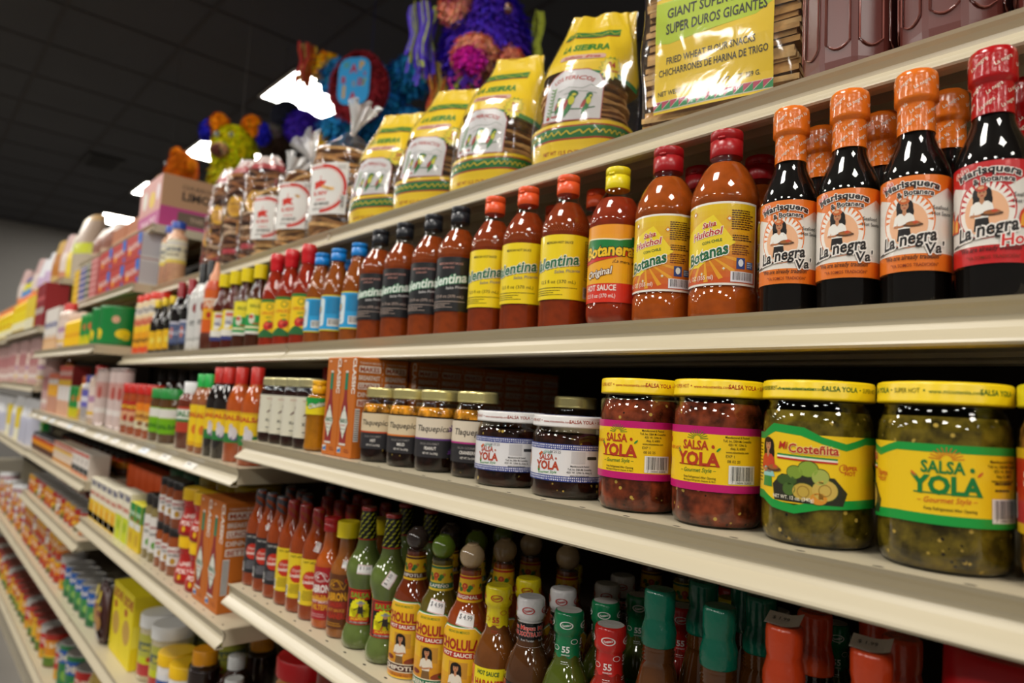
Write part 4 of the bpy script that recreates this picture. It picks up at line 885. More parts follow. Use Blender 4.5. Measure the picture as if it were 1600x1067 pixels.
kind('con_grn', 'salsa_bottle', 'bottle', 'tall brown sauce bottle with deep green contoured seal', 20)(lambda: contour('#0a6a52', '#5a3312', False))
kind('con_or', 'salsa_bottle', 'bottle', 'black sauce bottle with orange seal and price tag on top', 10)(lambda: contour('#d2461c', '#1a0f0a', True))
kind('con_or_b', 'salsa_bottle', 'bottle', 'black sauce bottle with dull orange seal', 10)(lambda: contour('#c2441c', '#140c08', False))
@kind('wide_red', 'sauce_bottle', 'bottle', 'wide sauce bottle with big red cap', 10)
def _():
    B = [(30, 0), (40, 3), (42, 10), (42, 120), (38, 150), (34, 166)]; p = solid_body(B, '#7a1a14', 40, 'glaze'); p.append(('cap', M().lathe([(33, 168), (36, 169), (36.5, 172), (35.5, 196), (33, 199), (33, 199), (.1, 199)], 44, '#b5131c').mesh('cap', 'plastic'), [])); p.append(('collar', M().lathe([(37, 162), (38, 163), (38, 167), (36, 168)], 44, '#b8b4b0').mesh('collar', 'plastic'), [])); return p

# ------------------------------------------------------------------ plainer goods further along the aisle
def simple(key, name, cat, desc, prof, body, capspec=None, label=None, mat='glaze', seg=24, yaw=48, lmat='print', capname='cap'):
    """prof in mm; capspec: (r, z0, z1, colour[, matname]); label: (v0, v1, art function(a, half circumference))"""
    def fn():
        p = [('bottle_body' if cat == 'bottle' else cat.split()[-1] + '_body', M().lathe(prof, seg, body).mesh('body', mat), [])]
        if capspec:
            r, z0, z1, c = capspec[:4]; mm = capspec[4] if len(capspec) > 4 else 'plastic'
            p.append((capname, M().lathe([(r, z0), (r, z1 - 1.4), (r - 1.2, z1), (r - 1.2, z1), (.1, z1)], seg, c, shape=lambda a, z: 1 + .012 * math.sin(24 * a)).mesh(capname, mm), []))
        if label:
            v0, v1, f = label; r = float(np.interp((v0 + v1) / 2, [q[1] for q in prof], [q[0] for q in prof])); a = Art(); f(a, PI * r, v0, v1)
            p.append(('label', a.mesh('label', wrap([q for q in prof], r), lmat, ustep=2 * PI * r / seg, vstep=12, lift=.1), []))
        return p
    kind(key, name, cat, desc, yaw)(fn)
def bands(bg, *bs, words=(), blobs=(), n=3):
    """bs: (f0, f1, colour) as fractions of the label height; words: (text, f, h, colour); blobs: (dx, f, rx, ry, colour)"""
    def f(a, U, v0, v1):
        H = v1 - v0; a.rect(-U, v0, U, v1, bg, 0)
        for b0, b1, c in bs: a.rect(-U, v0 + H * b0, U, v0 + H * b1, c, 1)
        for i in range(n):
            x = U * 2 * (i - (n - 1) / 2) / n
            for dx, f_, rx_, ry_, c in blobs: a.ell(x + dx, v0 + H * f_, rx_, ry_, c, 2, 12)
            for t, f_, h, c in words: a.text(t, x, v0 + H * f_, h, c, 3, .05, width=min(U * 2 / n * .86, len(t) * h))
    return f
def bprof(r, H, shoulder=.62, neck=.45, zn=.82):
    return [(r * .85, 0), (r, 2), (r, H * shoulder), (r * .93, H * (shoulder + .06)), (r * (neck + .18), H * (zn - .06)), (r * neck, H * zn), (r * neck, H * .97)]
def can_prof(r, H): return [(r - 1.5, 0), (r, 1), (r, 3), (r - .8, 4), (r - .8, H - 4), (r, H - 3), (r, H - .8), (r - 1, H), (r - 1.6, H - 2), (r - 1.6, H - 2), (.1, H - 2)]
def jprof(r, H): return [(r * .86, 0), (r, 3), (r, H * .78), (r * .93, H * .84), (r * .86, H * .87), (r * .86, H * .95)]
simple('thin_yel', 'seasoning_bottle', 'bottle', 'slim black seasoning bottle with yellow cap and yellow label', bprof(17, 150, .55, .4), '#17110e', (9, 138, 160, '#e8c61a'), (12, 66, bands('#e9b81e', (0, .1, '#d9a01a'), blobs=((0, .5, 6, 9, '#f0d85a'),))))
simple('red_blue', 'sauce_bottle', 'bottle', 'dark sauce bottle with red capsule and grey blue label', bprof(22, 190, .55, .42), '#14100f', (10.4, 140, 195, '#9a1f28'), (22, 84, bands('#5a6688', (.0, .1, '#3c4668'), (.9, 1, '#c9c8d4'), words=(('SALSA', .45, 9, '#c9cfe0'),), blobs=((-8, .5, 5, 16, '#c87a6a'),))))
simple('soy_white', 'soy_sauce_bottle', 'bottle', 'tall soy sauce bottle with black neck and white label', [(24, 0), (28, 3), (28, 16), (28, 138), (24, 150), (14, 168), (9.5, 178), (9, 224)], '#d4d2ce', (9.6, 170, 231, '#17181c'), (28, 150, bands('#d2d1ce', (0, .06, '#b8b8b4'), (.94, 1, '#b8b8b4'), blobs=((0, .68, 7, 12, '#8e2a2a'), (0, .4, 12, 2.5, '#8a8a88')), words=(('SOY', .32, 8, '#7a7a7a'),))), seg=28)
@kind('squeeze_or', 'squeeze_bottle', 'bottle', 'tall orange squeeze bottle with pointed nozzle', 48)
def _():
    B = [(20, 0), (24, 3), (24, 40), (23, 44), (23, 150), (20, 165), (16, 172)]; m = M().lathe([(a, b, '#5a2a1c') if b <= 44 else (a, b, '#c8481c') for a, b in B], 28, '#c8481c')
    c = M().lathe([(15, 171), (14, 186), (8, 196), (4, 219), (3, 221), (3, 221), (.1, 221)], 24, '#e8a07a'); a = Art(); bands('#d8611f', (.3, .55, '#e3a81e'), (.75, .8, '#e8d8c0'), words=(('TAJIN', .6, 14, '#e8d8c0'),), blobs=((0, .4, 6, 8, '#b52a1c'),))(a, PI * 23, 46, 148)
    return [('bottle_body', m.mesh('b', 'plastic'), []), ('nozzle', c.mesh('n', 'plastic'), []), ('label', a.mesh('label', wrap(B[3:5], 23), lift=.1), [])]
simple('tub_red', 'seasoning_tub', 'tub', 'cream seasoning tub with red lid and orange yellow label', [(28, 0), (33, 2), (34, 6), (34, 158), (32, 164), (31, 168)], '#e3cda8', (33, 166, 187, '#d8301c'), (6, 158, bands('#e8d2a8', (0, .12, '#d9522a'), (.12, .42, '#e8a21c'), (.42, .55, '#efc22a'), (.55, .7, '#d98a6a'), (.78, .93, '#f0e8dc'), words=(('TONIN', .81, 15, '#2c2c3c'), ('SABOR', .22, 11, '#4a3a1a'), ('POLLO', .58, 9, '#c8402a')))), mat='plastic', seg=28)
simple('cream_tall', 'drink_bottle', 'bottle', 'cream coloured bottle with dark blue cap', bprof(30, 200, .74, .6, .86), '#d8a888', (21, 182, 205, '#2a4ea8'), (70, 146, bands('#e3ddc0', (.0, .15, '#e0c85a'), (.75, .92, '#d6d2c8'), words=(('LECHE', .5, 12, '#34466a'), ('DULCE', .3, 8, '#6a5a48')))))
simple('can_silver', 'drink_can', 'can', 'slim silver pink can', can_prof(24, 178), '#c8b8b4', None, (8, 168, bands('#d2bdb8', (.5, .8, '#c9968e'), (.2, .3, '#e6ddd8'), blobs=((0, .6, 6, 20, '#b5544a'),))), mat='metalc')
simple('silver_small', 'shaker_bottle', 'bottle', 'short silver bottle with round silver cap', bprof(19, 100, .7, .5, .86), '#c9c2ba', (11, 84, 104, '#8f9298', 'metalc'), (16, 62, bands('#d8d2cc', (.3, .6, '#8e8a86'))))
def spice(key, capc, bg, desc, H=136, r=22, bs=(), words=(), blobs=(), body='#a8481c', cap_h=26):
    simple(key, 'spice_jar', 'jar', desc, [(r * .86, 0), (r, 2), (r, H - cap_h - 10), (r * .92, H - cap_h - 3), (r * .92, H - 6)], body, (r * .98, H - cap_h, H, capc), (22, H - cap_h - 22, bands(bg, *bs, words=words, blobs=blobs)), capname='lid')
spice('spice_red', '#c2241c', '#e0a84a', 'spice jar with red lid and orange label', bs=((.7, 1, '#e8821c'), (0, .3, '#d8cfae')), words=(('CHILE', .42, 9, '#7a2a1a'),), blobs=((0, .2, 8, 6, '#8a5a34'),))
spice('spice_red2', '#c2241c', '#d9a27a', 'spice jar with red lid and red label', bs=((.6, 1, '#b52a20'), (.0, .2, '#c8b8a0')), words=(('MOLE', .7, 10, '#e8c22a'),), blobs=((0, .3, 8, 9, '#a83a28'),), H=137)
spice('spice_grn', '#2a8a3c', '#8fb81c', 'wide spice jar with green lid and lime label', H=129, r=32, bs=((0, .55, '#6fae12'), (.62, .96, '#e3e0d8')), words=(('SALSA', .2, 10, '#2c6a1c'),), body='#5a3a1a', cap_h=24)
spice('spice_white', '#25211f', '#e0dcd6', 'tall spice jar with black lid and white label', H=150, r=22, words=(('SPICE', .66, 6, '#9a2a1c'), ('CHILI', .48, 6, '#3a3a3a')), blobs=((0, .2, 7, 8, '#5f9a3a'),), body='#8a7a4a')
spice('spice_stack', '#211e1d', '#e3deda', 'small spice jar with black lid and white label', H=100, r=21, words=(('SPICE', .7, 6, '#a8322a'), ('CHILI', .5, 5, '#3a3a3a')), blobs=((0, .24, 6, 7, '#b58a2a'),), body='#9a4a1c', cap_h=17)
simple('white_cap', 'sauce_bottle', 'bottle', 'brown sauce bottle with broad white cap', bprof(30, 148, .7, .62, .84), '#6a2a14', (20, 122, 148, '#e6e6e6'), (36, 92, bands('#b5402a', (.5, .9, '#e3e6dc'), (.4, .52, '#2a7a3a'), words=(('SALSA', .62, 12, '#2a7a3a'),))))
simple('yel_label', 'hot_sauce_bottle', 'bottle', 'orange sauce bottle with green cap and all yellow label', bprof(21, 166, .62, .46, .84), '#9a5a34', (11, 138, 166, '#22b04a'), (14, 100, bands('#ecc81e', (0, .1, '#d8a81c'), words=(('SALSA', .7, 10, '#c8402a'),), blobs=((0, .4, 7, 10, '#d8782a'),))))
def lab_rooster(a, U, v0, v1):
    bands('#ecc61c', (0, .3, '#2f7a3a'), (.92, 1, '#d8a81c'), words=(('SALSA', .72, 9, '#c8402a'),), blobs=((0, .3, 9, 12, '#d8d2d6'), (-4, .5, 4, 6, '#c9c2cc'), (3, .14, 7, 4, '#6a5a8a')))(a, U, v0, v1)
simple('dark_red', 'hot_sauce_bottle', 'bottle', 'black sauce bottle with red cap and yellow hen label', bprof(24, 180, .6, .44, .84), '#1c1512', (12, 148, 180, '#c22a22'), (36, 96, lab_rooster))
simple('orange_red', 'hot_sauce_bottle', 'bottle', 'orange sauce bottle with red cap and yellow hen label', bprof(24, 180, .6, .44, .84), '#b5521c', (12, 148, 180, '#c22a22'), (36, 96, lab_rooster))
simple('black_tall', 'sauce_bottle', 'bottle', 'tall black capped sauce bottle', bprof(26, 182, .66, .6, .84), '#3a2420', (18, 150, 182, '#191716'), (40, 110, bands('#c8b8b4', (.4, .7, '#8a4a44'))))
def flexbox(key, name, cat, desc, wx, wy, H, c, fr, sd=None, top=None, mat='card', round_=.0012):
    """a carton with printed front (-y) and near side (+x)"""
    def fn():
        p = [('carton_body', M().rbox(-wx / 2, -wy / 2, 0, wx / 2, wy / 2, H, round_, c, 1).mesh('carton_body', mat, False), [])]
        a = Art(); fr(a, wx * 500, H * 1000); p.append(('front_print', a.mesh('front_print', plane_y(-wy * 500), mat, 400), []))
        if sd: b = Art(); sd(b, wy * 500, H * 1000); p.append(('side_print', b.mesh('side_print', plane_x(wx * 500), mat, 400), []))
        return p
    kind(key, name, cat, desc)(fn)
def fpack(w_, h):
    pass
def pk(bg, *bs, words=(), blobs=()):
    def f(a, W, H):
        a.rect(-W + .8, .8, W - .8, H - .8, bg, 0)
        for b0, b1, c in bs: a.rect(-W + .8, H * b0 + .8, W - .8, H * b1 - .8, c, 1)
        for dx, f_, rx_, ry_, c in blobs: a.ell(W * dx, H * f_, rx_, ry_, c, 2, 14)
        for t, f_, h, c in words: a.text(t, 0, H * f_, h, c, 3, .05, width=min(W * 1.7, len(t) * h))
    return f
flexbox('season_yel', 'seasoning_pack', 'pack', 'white and yellow seasoning pack with navy lettering', .062, .04, .121, '#e8e0c8', pk('#ece4cc', (0, .5, '#efc41c'), (.03, .2, '#e8a21c'), words=(('TONIN', .82, 16, '#2f3a78'), ('SABOR', .6, 12, '#d8705a')), blobs=((0, .3, 14, 14, '#e39a1c'),)), pk('#ece4cc', (0, .5, '#efc41c'), words=(('TONIN', .82, 10, '#2f3a78'),)))
flexbox('season_lime', 'seasoning_pack', 'pack', 'seasoning pack with lime green lower half', .062, .04, .128, '#e8e0c8', pk('#ece4cc', (0, .5, '#c9d41c'), words=(('TONIN', .82, 16, '#2f3a78'), ('LIMON', .6, 12, '#d8705a')), blobs=((0, .3, 14, 14, '#9fb81c'),)), pk('#ece4cc', (0, .5, '#c9d41c')))
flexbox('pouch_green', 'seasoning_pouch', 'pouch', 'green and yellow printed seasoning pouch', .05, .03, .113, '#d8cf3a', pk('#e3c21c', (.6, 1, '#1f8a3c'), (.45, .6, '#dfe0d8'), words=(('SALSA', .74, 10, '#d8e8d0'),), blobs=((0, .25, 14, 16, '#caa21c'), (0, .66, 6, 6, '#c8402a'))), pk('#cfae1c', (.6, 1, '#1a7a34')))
simple('jar_yel_big', 'seasoning_jar', 'jar', 'big jar with broad yellow lid', jprof(52, 198), '#b5301c', (50, 168, 200, '#e3ca1c'), None, seg=32, capname='lid')
simple('jar_green_big', 'seasoning_jar', 'jar', 'big jar with broad dark green lid', jprof(52, 185), '#c9b88a', (50, 152, 186, '#1f5a34'), None, seg=32, capname='lid')
flexbox('pack_orange', 'seasoning_box', 'box', 'orange seasoning box on the crowded back row', .07, .05, .16, '#d9561c', pk('#d9561c', (.3, .6, '#c8401c')))
def redshaker():
    B = [(30, 0), (34, 3), (33, 24), (26, 46), (27, 62), (30, 70), (30, 78)]; m = M().lathe(B, 28, '#b5201c'); a = Art(); bands('#b5201c', (.0, .1, '#8e1814'), words=(('CHILE', .6, 9, '#ecd8d0'), ('POLVO', .34, 9, '#ecd8d0')), blobs=((-12, .2, 4, 6, '#e3b81c'),))(a, PI * 31, 4, 60)
    return [('jar_body', m.mesh('j', 'glaze'), []), ('lid', M().lathe([(31, 74), (31, 96), (30, 98), (30, 98), (.1, 98)], 32, '#ecbe16', shape=lambda a_, z: 1 + .012 * math.sin(30 * a_)).mesh('lid', 'plastic'), []), ('label', a.mesh('label', wrap(B, 31), lift=.12, vstep=8), [])]
kind('red_shaker', 'chili_powder_jar', 'jar', 'red chili powder jar with yellow lid', 48)(redshaker)
simple('cream_lid', 'powder_jar', 'jar', 'clear powder jar with large white lid', jprof(44, 152), '#cbbf9c', (46, 122, 151, '#e8e8e6'), (14, 108, bands('#b8b84a', (0, .28, '#b53a3a'), (.28, .45, '#c9cf1c'), (.6, .8, '#5a6a5a'), words=(('SALSA', .64, 10, '#e3d84a'),), blobs=((0, .4, 8, 6, '#b5322a'),))), seg=32, capname='lid')
simple('blue_yel', 'powder_jar', 'jar', 'blue and white powder jar with yellow lid', jprof(38, 116), '#e8e4e0', (39, 92, 117, '#f0c016'), (4, 74, bands('#e3e3e6', (.1, .85, '#2a4f9a'), words=(('CREMA', .45, 12, '#e8ecf4'),), n=4)), seg=32, capname='lid')
simple('dark_oran', 'chocolate_bottle', 'bottle', 'dark brown bottle with orange cap', bprof(31, 166, .76, .78, .84), '#24110c', (25, 138, 166, '#efa012'), (16, 40, bands('#c8641c', (.0, .5, '#b5481c'))), seg=28)
simple('white_pet', 'vinegar_bottle', 'bottle', 'round shouldered dark bottle with white screw cap', bprof(44, 168, .56, .36, .84), '#3a241c', (17, 144, 168, '#d9dcdc'), (20, 80, bands('#3a3020', (.3, .8, '#c9a83a'))), seg=32)
simple('clear_pet', 'vinegar_bottle', 'bottle', 'round shouldered pale bottle with white screw cap', bprof(44, 163, .56, .36, .84), '#6a6248', (17, 139, 163, '#d9dcdc'), (20, 76, bands('#8a6a3a', (.3, .8, '#d9c85a'))), seg=32)
simple('red_lid', 'salsa_jar', 'jar', 'jar of orange salsa with shiny red lid', jprof(52, 250), '#b5722a', (50, 222, 251, '#b8161c'), (60, 176, bands('#b52a1c', (.2, .8, '#c8301c'))), seg=40, capname='lid')
simple('brown_big', 'sauce_bottle', 'bottle', 'big red brown sauce bottle with long neck', bprof(55, 310, .6, .42, .76), '#6b2410', (24, 280, 312, '#5a1a12'), (40, 150, bands('#8e2a1c', (.2, .8, '#d8a02a'))), seg=40)
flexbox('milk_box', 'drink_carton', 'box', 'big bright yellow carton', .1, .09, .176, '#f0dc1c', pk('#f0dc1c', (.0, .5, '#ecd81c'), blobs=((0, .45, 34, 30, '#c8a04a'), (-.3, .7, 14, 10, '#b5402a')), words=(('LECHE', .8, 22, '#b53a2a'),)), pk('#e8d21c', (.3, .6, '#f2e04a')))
@kind('snack_bag', 'snack_bag', 'bag', 'dark printed upright snack bag with yellow corner', 0)
def _():
    m = M().ellipsoid(0, 0, .072, .04, .018, .074, '#3f1f1c', 18, 12, lambda a, t: 1 + .06 * math.sin(3 * a + 2 * t)); a = Art(); a.ell(-14, 118, 16, 18, '#e3ca1c', 0); a.ell(4, 60, 24, 22, '#b5803a', 0); a.ell(8, 84, 18, 8, '#7a3a24', 1); a.ell(-6, 22, 22, 12, '#b8b0b4', 0); a.text('DULCE', 4, 92, 9, '#e8c21c', 2, .05)
    return [('bag_body', m.mesh('bag', 'print'), []), ('bag_print', a.mesh('bag_print', lambda u, v, k: (u * .001, -.019 * math.sqrt(max(0, 1 - (u / 42) ** 2 * .9) * max(.05, 1 - ((v - 72) / 78) ** 2)) - .002 - k * .002, v * .001), 'print', 5, 5), [])]
def can(key, desc, r, H, bg, bs=(), words=(), blobs=(), rim='#b8b6b2'):
    simple(key, 'food_can', 'can', desc, can_prof(r, H), rim, None, (4.2, H - 4.2, bands(bg, *bs, words=words, blobs=blobs)), mat='metalc', seg=24)
can('can_orange', 'food can with orange and red label', 36, 76, '#d9801c', ((0, .35, '#b5381c'), (.8, 1, '#e3a81c')), (('CHILE', .5, 14, '#f0e0c0'),), ((0, .2, 10, 8, '#e3b83a'), (12, .3, 6, 5, '#8a9a2a')))
can('can_redrim', 'food can with red rim and yellow label', 36, 76, '#e3a61c', ((.72, 1, '#b52420'), (0, .2, '#6a5a1c')), (('SALSA', .45, 13, '#b52a20'),), ((0, .25, 12, 9, '#c86a2a'), (-10, .25, 7, 6, '#7a8a2a')))
can('can_white', 'food can with white and red label', 36, 76, '#e0d8cc', ((.6, 1, '#b5302a'), (0, .18, '#c8742a')), (('FRIJOL', .66, 12, '#f0e6d8'),), ((0, .3, 12, 10, '#6a3a2a'),))
can('can_tall_red', 'tall food can with red label', 40, 112, '#c22420', ((.0, .3, '#d8a01c'), (.8, 1, '#b8b4b0')), (('CHILE', .5, 16, '#f0dcd0'),), ((0, .2, 14, 12, '#5f8a2a'),))
can('can_tall_mix', 'tall food can with orange label', 40, 112, '#dc8f1c', ((0, .28, '#5c7a2a'), (.82, 1, '#b03026'), (.28, .34, '#e3c23a')), (('SALSA', .6, 15, '#f2e6c8'),), ((0, .45, 16, 13, '#b5401c'), (-14, .2, 8, 8, '#8a9a3a')), rim='#8a4a42')
can('can_tall_yel', 'tall food can with yellow label', 40, 112, '#e6b51e', ((0, .2, '#3f6a34'), (.86, 1, '#a8261f')), (('CHILES', .66, 14, '#b52a20'),), ((0, .4, 16, 14, '#c8702a'), (12, .34, 8, 9, '#4f7a2a')), rim='#8a4a42')
can('can_blue', 'blue and green food can', 42, 100, '#3a8a4a', ((.6, 1, '#1f5aa8'), (0, .2, '#2a6a3a')), (('JALAPENO', .7, 13, '#f0e8e0'),), ((0, .3, 16, 12, '#8fb85a'), (10, .4, 8, 7, '#e3c81c')))
can('can_big_blue', 'large blue and green food can', 54, 150, '#2a7a44', ((.62, .9, '#1f56a8'), (.0, .12, '#1a3a5a')), (('CHILES', .68, 20, '#efe6c8'),), ((0, .36, 24, 18, '#7fae4a'), (16, .72, 10, 10, '#ecd21c')))
can('can_big_red', 'large red food can with orange picture', 54, 148, '#b8201c', ((.0, .14, '#b5b0aa'), (.14, .5, '#d9701c')), (('CHILES', .7, 20, '#f0dcc8'),), ((0, .36, 24, 18, '#e39a1c'), (12, .3, 10, 12, '#b5c82a')))
flexbox('can_black', 'food_pack', 'pack', 'white food pack with black lower band', .062, .06, .074, '#e3d8cc', pk('#e6ded6', (.12, .4, '#2c3436'), (0, .12, '#d9702a'), (.85, 1, '#c8402a'), blobs=((0, .65, 12, 10, '#b8aca4'),)))
flexbox('pack_white', 'food_pack', 'pack', 'cream and red food pack', .062, .05, .073, '#e0cdb5', pk('#e3d5c2', (.7, 1, '#c8442c'), (0, .2, '#c8863a'), (.55, .7, '#e3b21c'), words=(('SALSA', .76, 10, '#f0e6d8'),), blobs=((0, .4, 12, 10, '#d8a888'),)))
simple('box_orange_d3', 'food_jar', 'jar', 'small food jar with orange label and dark lid', jprof(30, 72), '#6a3a22', (27, 60, 73, '#2c2a30'), (6, 54, bands('#e3941c', (0, .4, '#5a3a2c'), (.8, 1, '#c8452c'))), capname='lid')
simple('tall_pink', 'snack_tube', 'tube', 'tall pink and white tube', [(28, 0), (30, 2), (30, 220), (29, 226)], '#c9a09a', (31, 214, 228, '#c9b8b4'), (10, 206, bands('#caa4a0', (.4, .7, '#b57a7a'), (.1, .2, '#e3d4cc'))), mat='print')
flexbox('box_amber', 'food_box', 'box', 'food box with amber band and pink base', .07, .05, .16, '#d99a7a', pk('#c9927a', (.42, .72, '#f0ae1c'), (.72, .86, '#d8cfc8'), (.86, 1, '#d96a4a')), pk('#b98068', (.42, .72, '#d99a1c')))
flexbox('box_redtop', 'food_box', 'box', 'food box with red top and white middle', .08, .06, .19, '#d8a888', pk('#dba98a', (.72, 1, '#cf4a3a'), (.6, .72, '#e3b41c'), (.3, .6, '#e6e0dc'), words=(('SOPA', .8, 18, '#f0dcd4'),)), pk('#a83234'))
simple('green_jar', 'food_jar', 'jar', 'green food jar with red round emblem', [(36, 0), (39, 3), (39, 100), (37, 112)], '#e0b83a', (39, 100, 116, '#2a8a3a'), (8, 100, bands('#1f8a3c', (0, .35, '#cfc41c'), blobs=((0, .7, 14, 14, '#d9683a'), (0, .3, 12, 10, '#8fb81c')))), capname='lid')
simple('blue_bottle', 'drink_bottle', 'bottle', 'pale bottle with violet blue label and cap', bprof(22, 156, .7, .55, .86), '#c9c2c4', (13, 124, 156, '#4a48b8'), (50, 108, bands('#6a64b8', (.3, .6, '#dcdae6'))))
simple('orange_cap', 'drink_bottle', 'bottle', 'pale bottle with orange cap', bprof(22, 152, .7, .6, .86), '#d8b04a', (15, 124, 152, '#e8641c'), (20, 96, bands('#d8a83a', (.3, .6, '#e8d8c0'))))
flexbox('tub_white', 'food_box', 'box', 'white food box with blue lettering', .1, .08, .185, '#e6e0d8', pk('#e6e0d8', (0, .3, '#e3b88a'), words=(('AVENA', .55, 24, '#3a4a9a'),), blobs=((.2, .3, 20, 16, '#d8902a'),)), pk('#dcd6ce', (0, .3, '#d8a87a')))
simple('red_top', 'syrup_bottle', 'bottle', 'pink syrup bottle with red cap', bprof(30, 188, .74, .55, .86), '#e0c8b8', (18, 152, 188, '#c8281f'), (20, 120, bands('#e3cfc4', (.5, .7, '#b58aa8'), (.1, .2, '#e3b81c'))))
simple('yel_thin', 'mustard_bottle', 'bottle', 'slim yellow bottle', bprof(20, 130, .72, .5, .84), '#f0c616', (11, 108, 132, '#d8b8a0'), (14, 84, bands('#f2c41c', (.4, .6, '#e8a81c'))), mat='plastic')
simple('can_green_big', 'food_can', 'can', 'large green food can with yellow picture', [(54, 0), (56, 2), (56, 124), (54, 127), (53, 125), (53, 125), (.1, 125)], '#1c7a36', None, (3, 122, bands('#14803a', (.0, .05, '#2a6a3a'), blobs=((0, .3, 24, 16, '#ecd01c'), (-24, .68, 12, 12, '#d8a888'), (10, .2, 12, 8, '#d8c23a')), n=4)), mat='print', seg=32)
simple('yel_bear', 'honey_bottle', 'bottle', 'round yellow bottle behind the green can', bprof(40, 160, .6, .5, .84), '#f2c40e', (24, 128, 162, '#f0be10'), None, mat='plastic')
flexbox('box_blue', 'cookie_box', 'box', 'red cookie box with blue corner and white side', .2, .1, .088, '#b5302c', lambda a, W, H: (pk('#b5342c', (.62, 1, '#b83a34'), blobs=((-.45, .4, 18, 14, '#f09a1c'), (.05, .5, 26, 12, '#c8503c')), words=(('GALLETAS', .46, 18, '#e3c8c0'),))(a, W, H), a.rect(W * .5, H * .55, W - .8, H - .8, '#1f6ac2', 2), a.rect(W * .75, H * .1, W - .8, H * .3, '#2f62b0', 2)), pk('#c9c6c8', (.1, .9, '#b8b6bc')))
flexbox('blue_corner', 'cookie_box', 'box', 'small red cookie box', .09, .1, .088, '#b5302c', pk('#a8302c', (.55, 1, '#1f6ac2')), pk('#1f4f92'))
flexbox('stack_red', 'wafer_pack', 'pack', 'flat pink striped wafer pack', .12, .1, .024, '#c87a78', pk('#c87472', (.4, .7, '#e0a8a4')))
flexbox('stack_blue', 'wafer_pack', 'pack', 'flat blue striped wafer pack', .12, .1, .026, '#4a5290', pk('#4a5496', (.3, .7, '#c8b8c0')))
flexbox('stack_yel', 'wafer_pack', 'pack', 'flat yellow wafer pack', .12, .1, .026, '#d9a81c', pk('#e0b01e', (.3, .7, '#e8c84a')))
flexbox('stack_dark', 'wafer_pack', 'pack', 'flat dark green wafer pack', .08, .1, .026, '#4a5a4a', pk('#5a6a58', (.3, .7, '#c8c0b0')))
flexbox('pink_box', 'snack_carton', 'box', 'brown shipping carton with pink printed lower edge', .27, .46, .19, '#b58c68', pk('#c9928c', (.0, .35, '#b5508a'), blobs=((-.5, .65, 30, 34, '#d8d4c8'), (.2, .6, 36, 30, '#d9b83a'), (.7, .7, 20, 30, '#dcd4d8')), words=(('SNACKS', .1, 30, '#e0c0cc'),)),
    lambda a, W, H: (a.rect(-W, 1, W * .35, H * .42, '#b8407f', 0), a.rect(-W * .75, H * .12, W * .1, H * .36, '#6a5a4c', 1), a.text('THIS SIDE UP', -W * .3, H * .2, 16, '#b8a088', 2, .04), a.rect(W * .45, H * .08, W * .95, H * .34, '#6a5240', 1), a.text('LIMONES', W * .05 - W * .4, H * .58, 30, '#3a2c22', 2, .05), a.text('CHURROS', -W * .5, H * .78, 16, '#5a4636', 2, .02)))
flexbox('brown_box', 'shipping_carton', 'box', 'open brown shipping carton', .22, .3, .1, '#a8643c', pk('#b06a42', (.2, .5, '#c89878')))
def pouch(key, desc, W, D, H, c, art, flare=0.):
    def fn():
        n, m_ = 20, 12; q = M(); o = []
        for k in range(m_ + 1):
            f = k / m_; a = W / 2 * (1 - .08 * f + flare * max(0, f - .6) * 1.6); b = D / 2 * (1 - .55 * max(0, f - .55) / .45) + .002
            for i in range(n):
                t = 2 * PI * i / n; w_ = 1 + .04 * math.sin(5 * t + 4 * f)
                q.v.append((a * w_ * math.sin(t), -b * w_ * math.cos(t), H * f))
        for k in range(m_):
            for i in range(n): j = (i + 1) % n; q.f.append((k * n + i, k * n + j, (k + 1) * n + j, (k + 1) * n + i)); q.c.append(col(art(k / m_)) if art else col(c))
        return [('bag_body', q.mesh('bag', 'print'), [])]
    kind(key, 'snack_bag', 'bag', desc)(fn)
pouch('bag_gold', 'gold snack bag with flared top', .17, .1, .3, '#b58a34', lambda f: '#caa24a' if f > .7 else ('#b5742a' if f > .3 else '#c9a86a'), .5)
pouch('bag_white', 'white and violet snack bag', .16, .1, .27, '#ddd', lambda f: '#dcdce0' if f > .55 else ('#c8b0d0' if f > .3 else '#e0b84a'))
pouch('bag_pink', 'pale pink snack bag', .16, .1, .3, '#ddd', lambda f: '#c9a8a4' if f > .6 else ('#dccdc4' if f > .3 else '#c88a6a'))
pouch('bag_yel', 'yellow topped snack bag', .15, .1, .27, '#ddd', lambda f: '#e6e2d0' if f > .6 else ('#e8cf3a' if f > .2 else '#d8b83a'))
pouch('bag_blue', 'blue and yellow snack bag', .18, .1, .22, '#ddd', lambda f: '#2f3f9a' if f > .75 else ('#d9cf2a' if f > .5 else '#5f92cc'))
pouch('bag_brown', 'brown and white snack bag', .15, .12, .15, '#ddd', lambda f: '#e0d2c8' if f > .7 else ('#8a5a4a' if f > .2 else '#c8a890'), .2)
pouch('bag_flare', 'large see-through snack bag with wide flared rim', .22, .14, .31, '#ddd', lambda f: '#caa878' if f > .9 else ('#b5a090' if f > .5 else ('#c9cf3a' if f > .34 else '#b5a894')), .9)
pouch('bag_milk', 'white and blue pouch', .16, .1, .21, '#ddd', lambda f: '#e3e3e6' if f > .5 else '#bfc0d2')
simple('yel_tall', 'oil_bottle', 'bottle', 'tall yellow bottle with orange top', bprof(32, 205, .74, .5, .86), '#e8c51c', (18, 168, 205, '#e0761c'), (20, 120, bands('#ecd82a', (.0, .4, '#ece6c0'), blobs=((0, .7, 10, 12, '#d8a01c'),))), mat='plastic')
flexbox('red_stack', 'food_box', 'box', 'dark red food box', .12, .09, .2, '#8a1c22', pk('#8e2028', (.3, .45, '#b8a8a0'), (.6, .7, '#c2585a')))
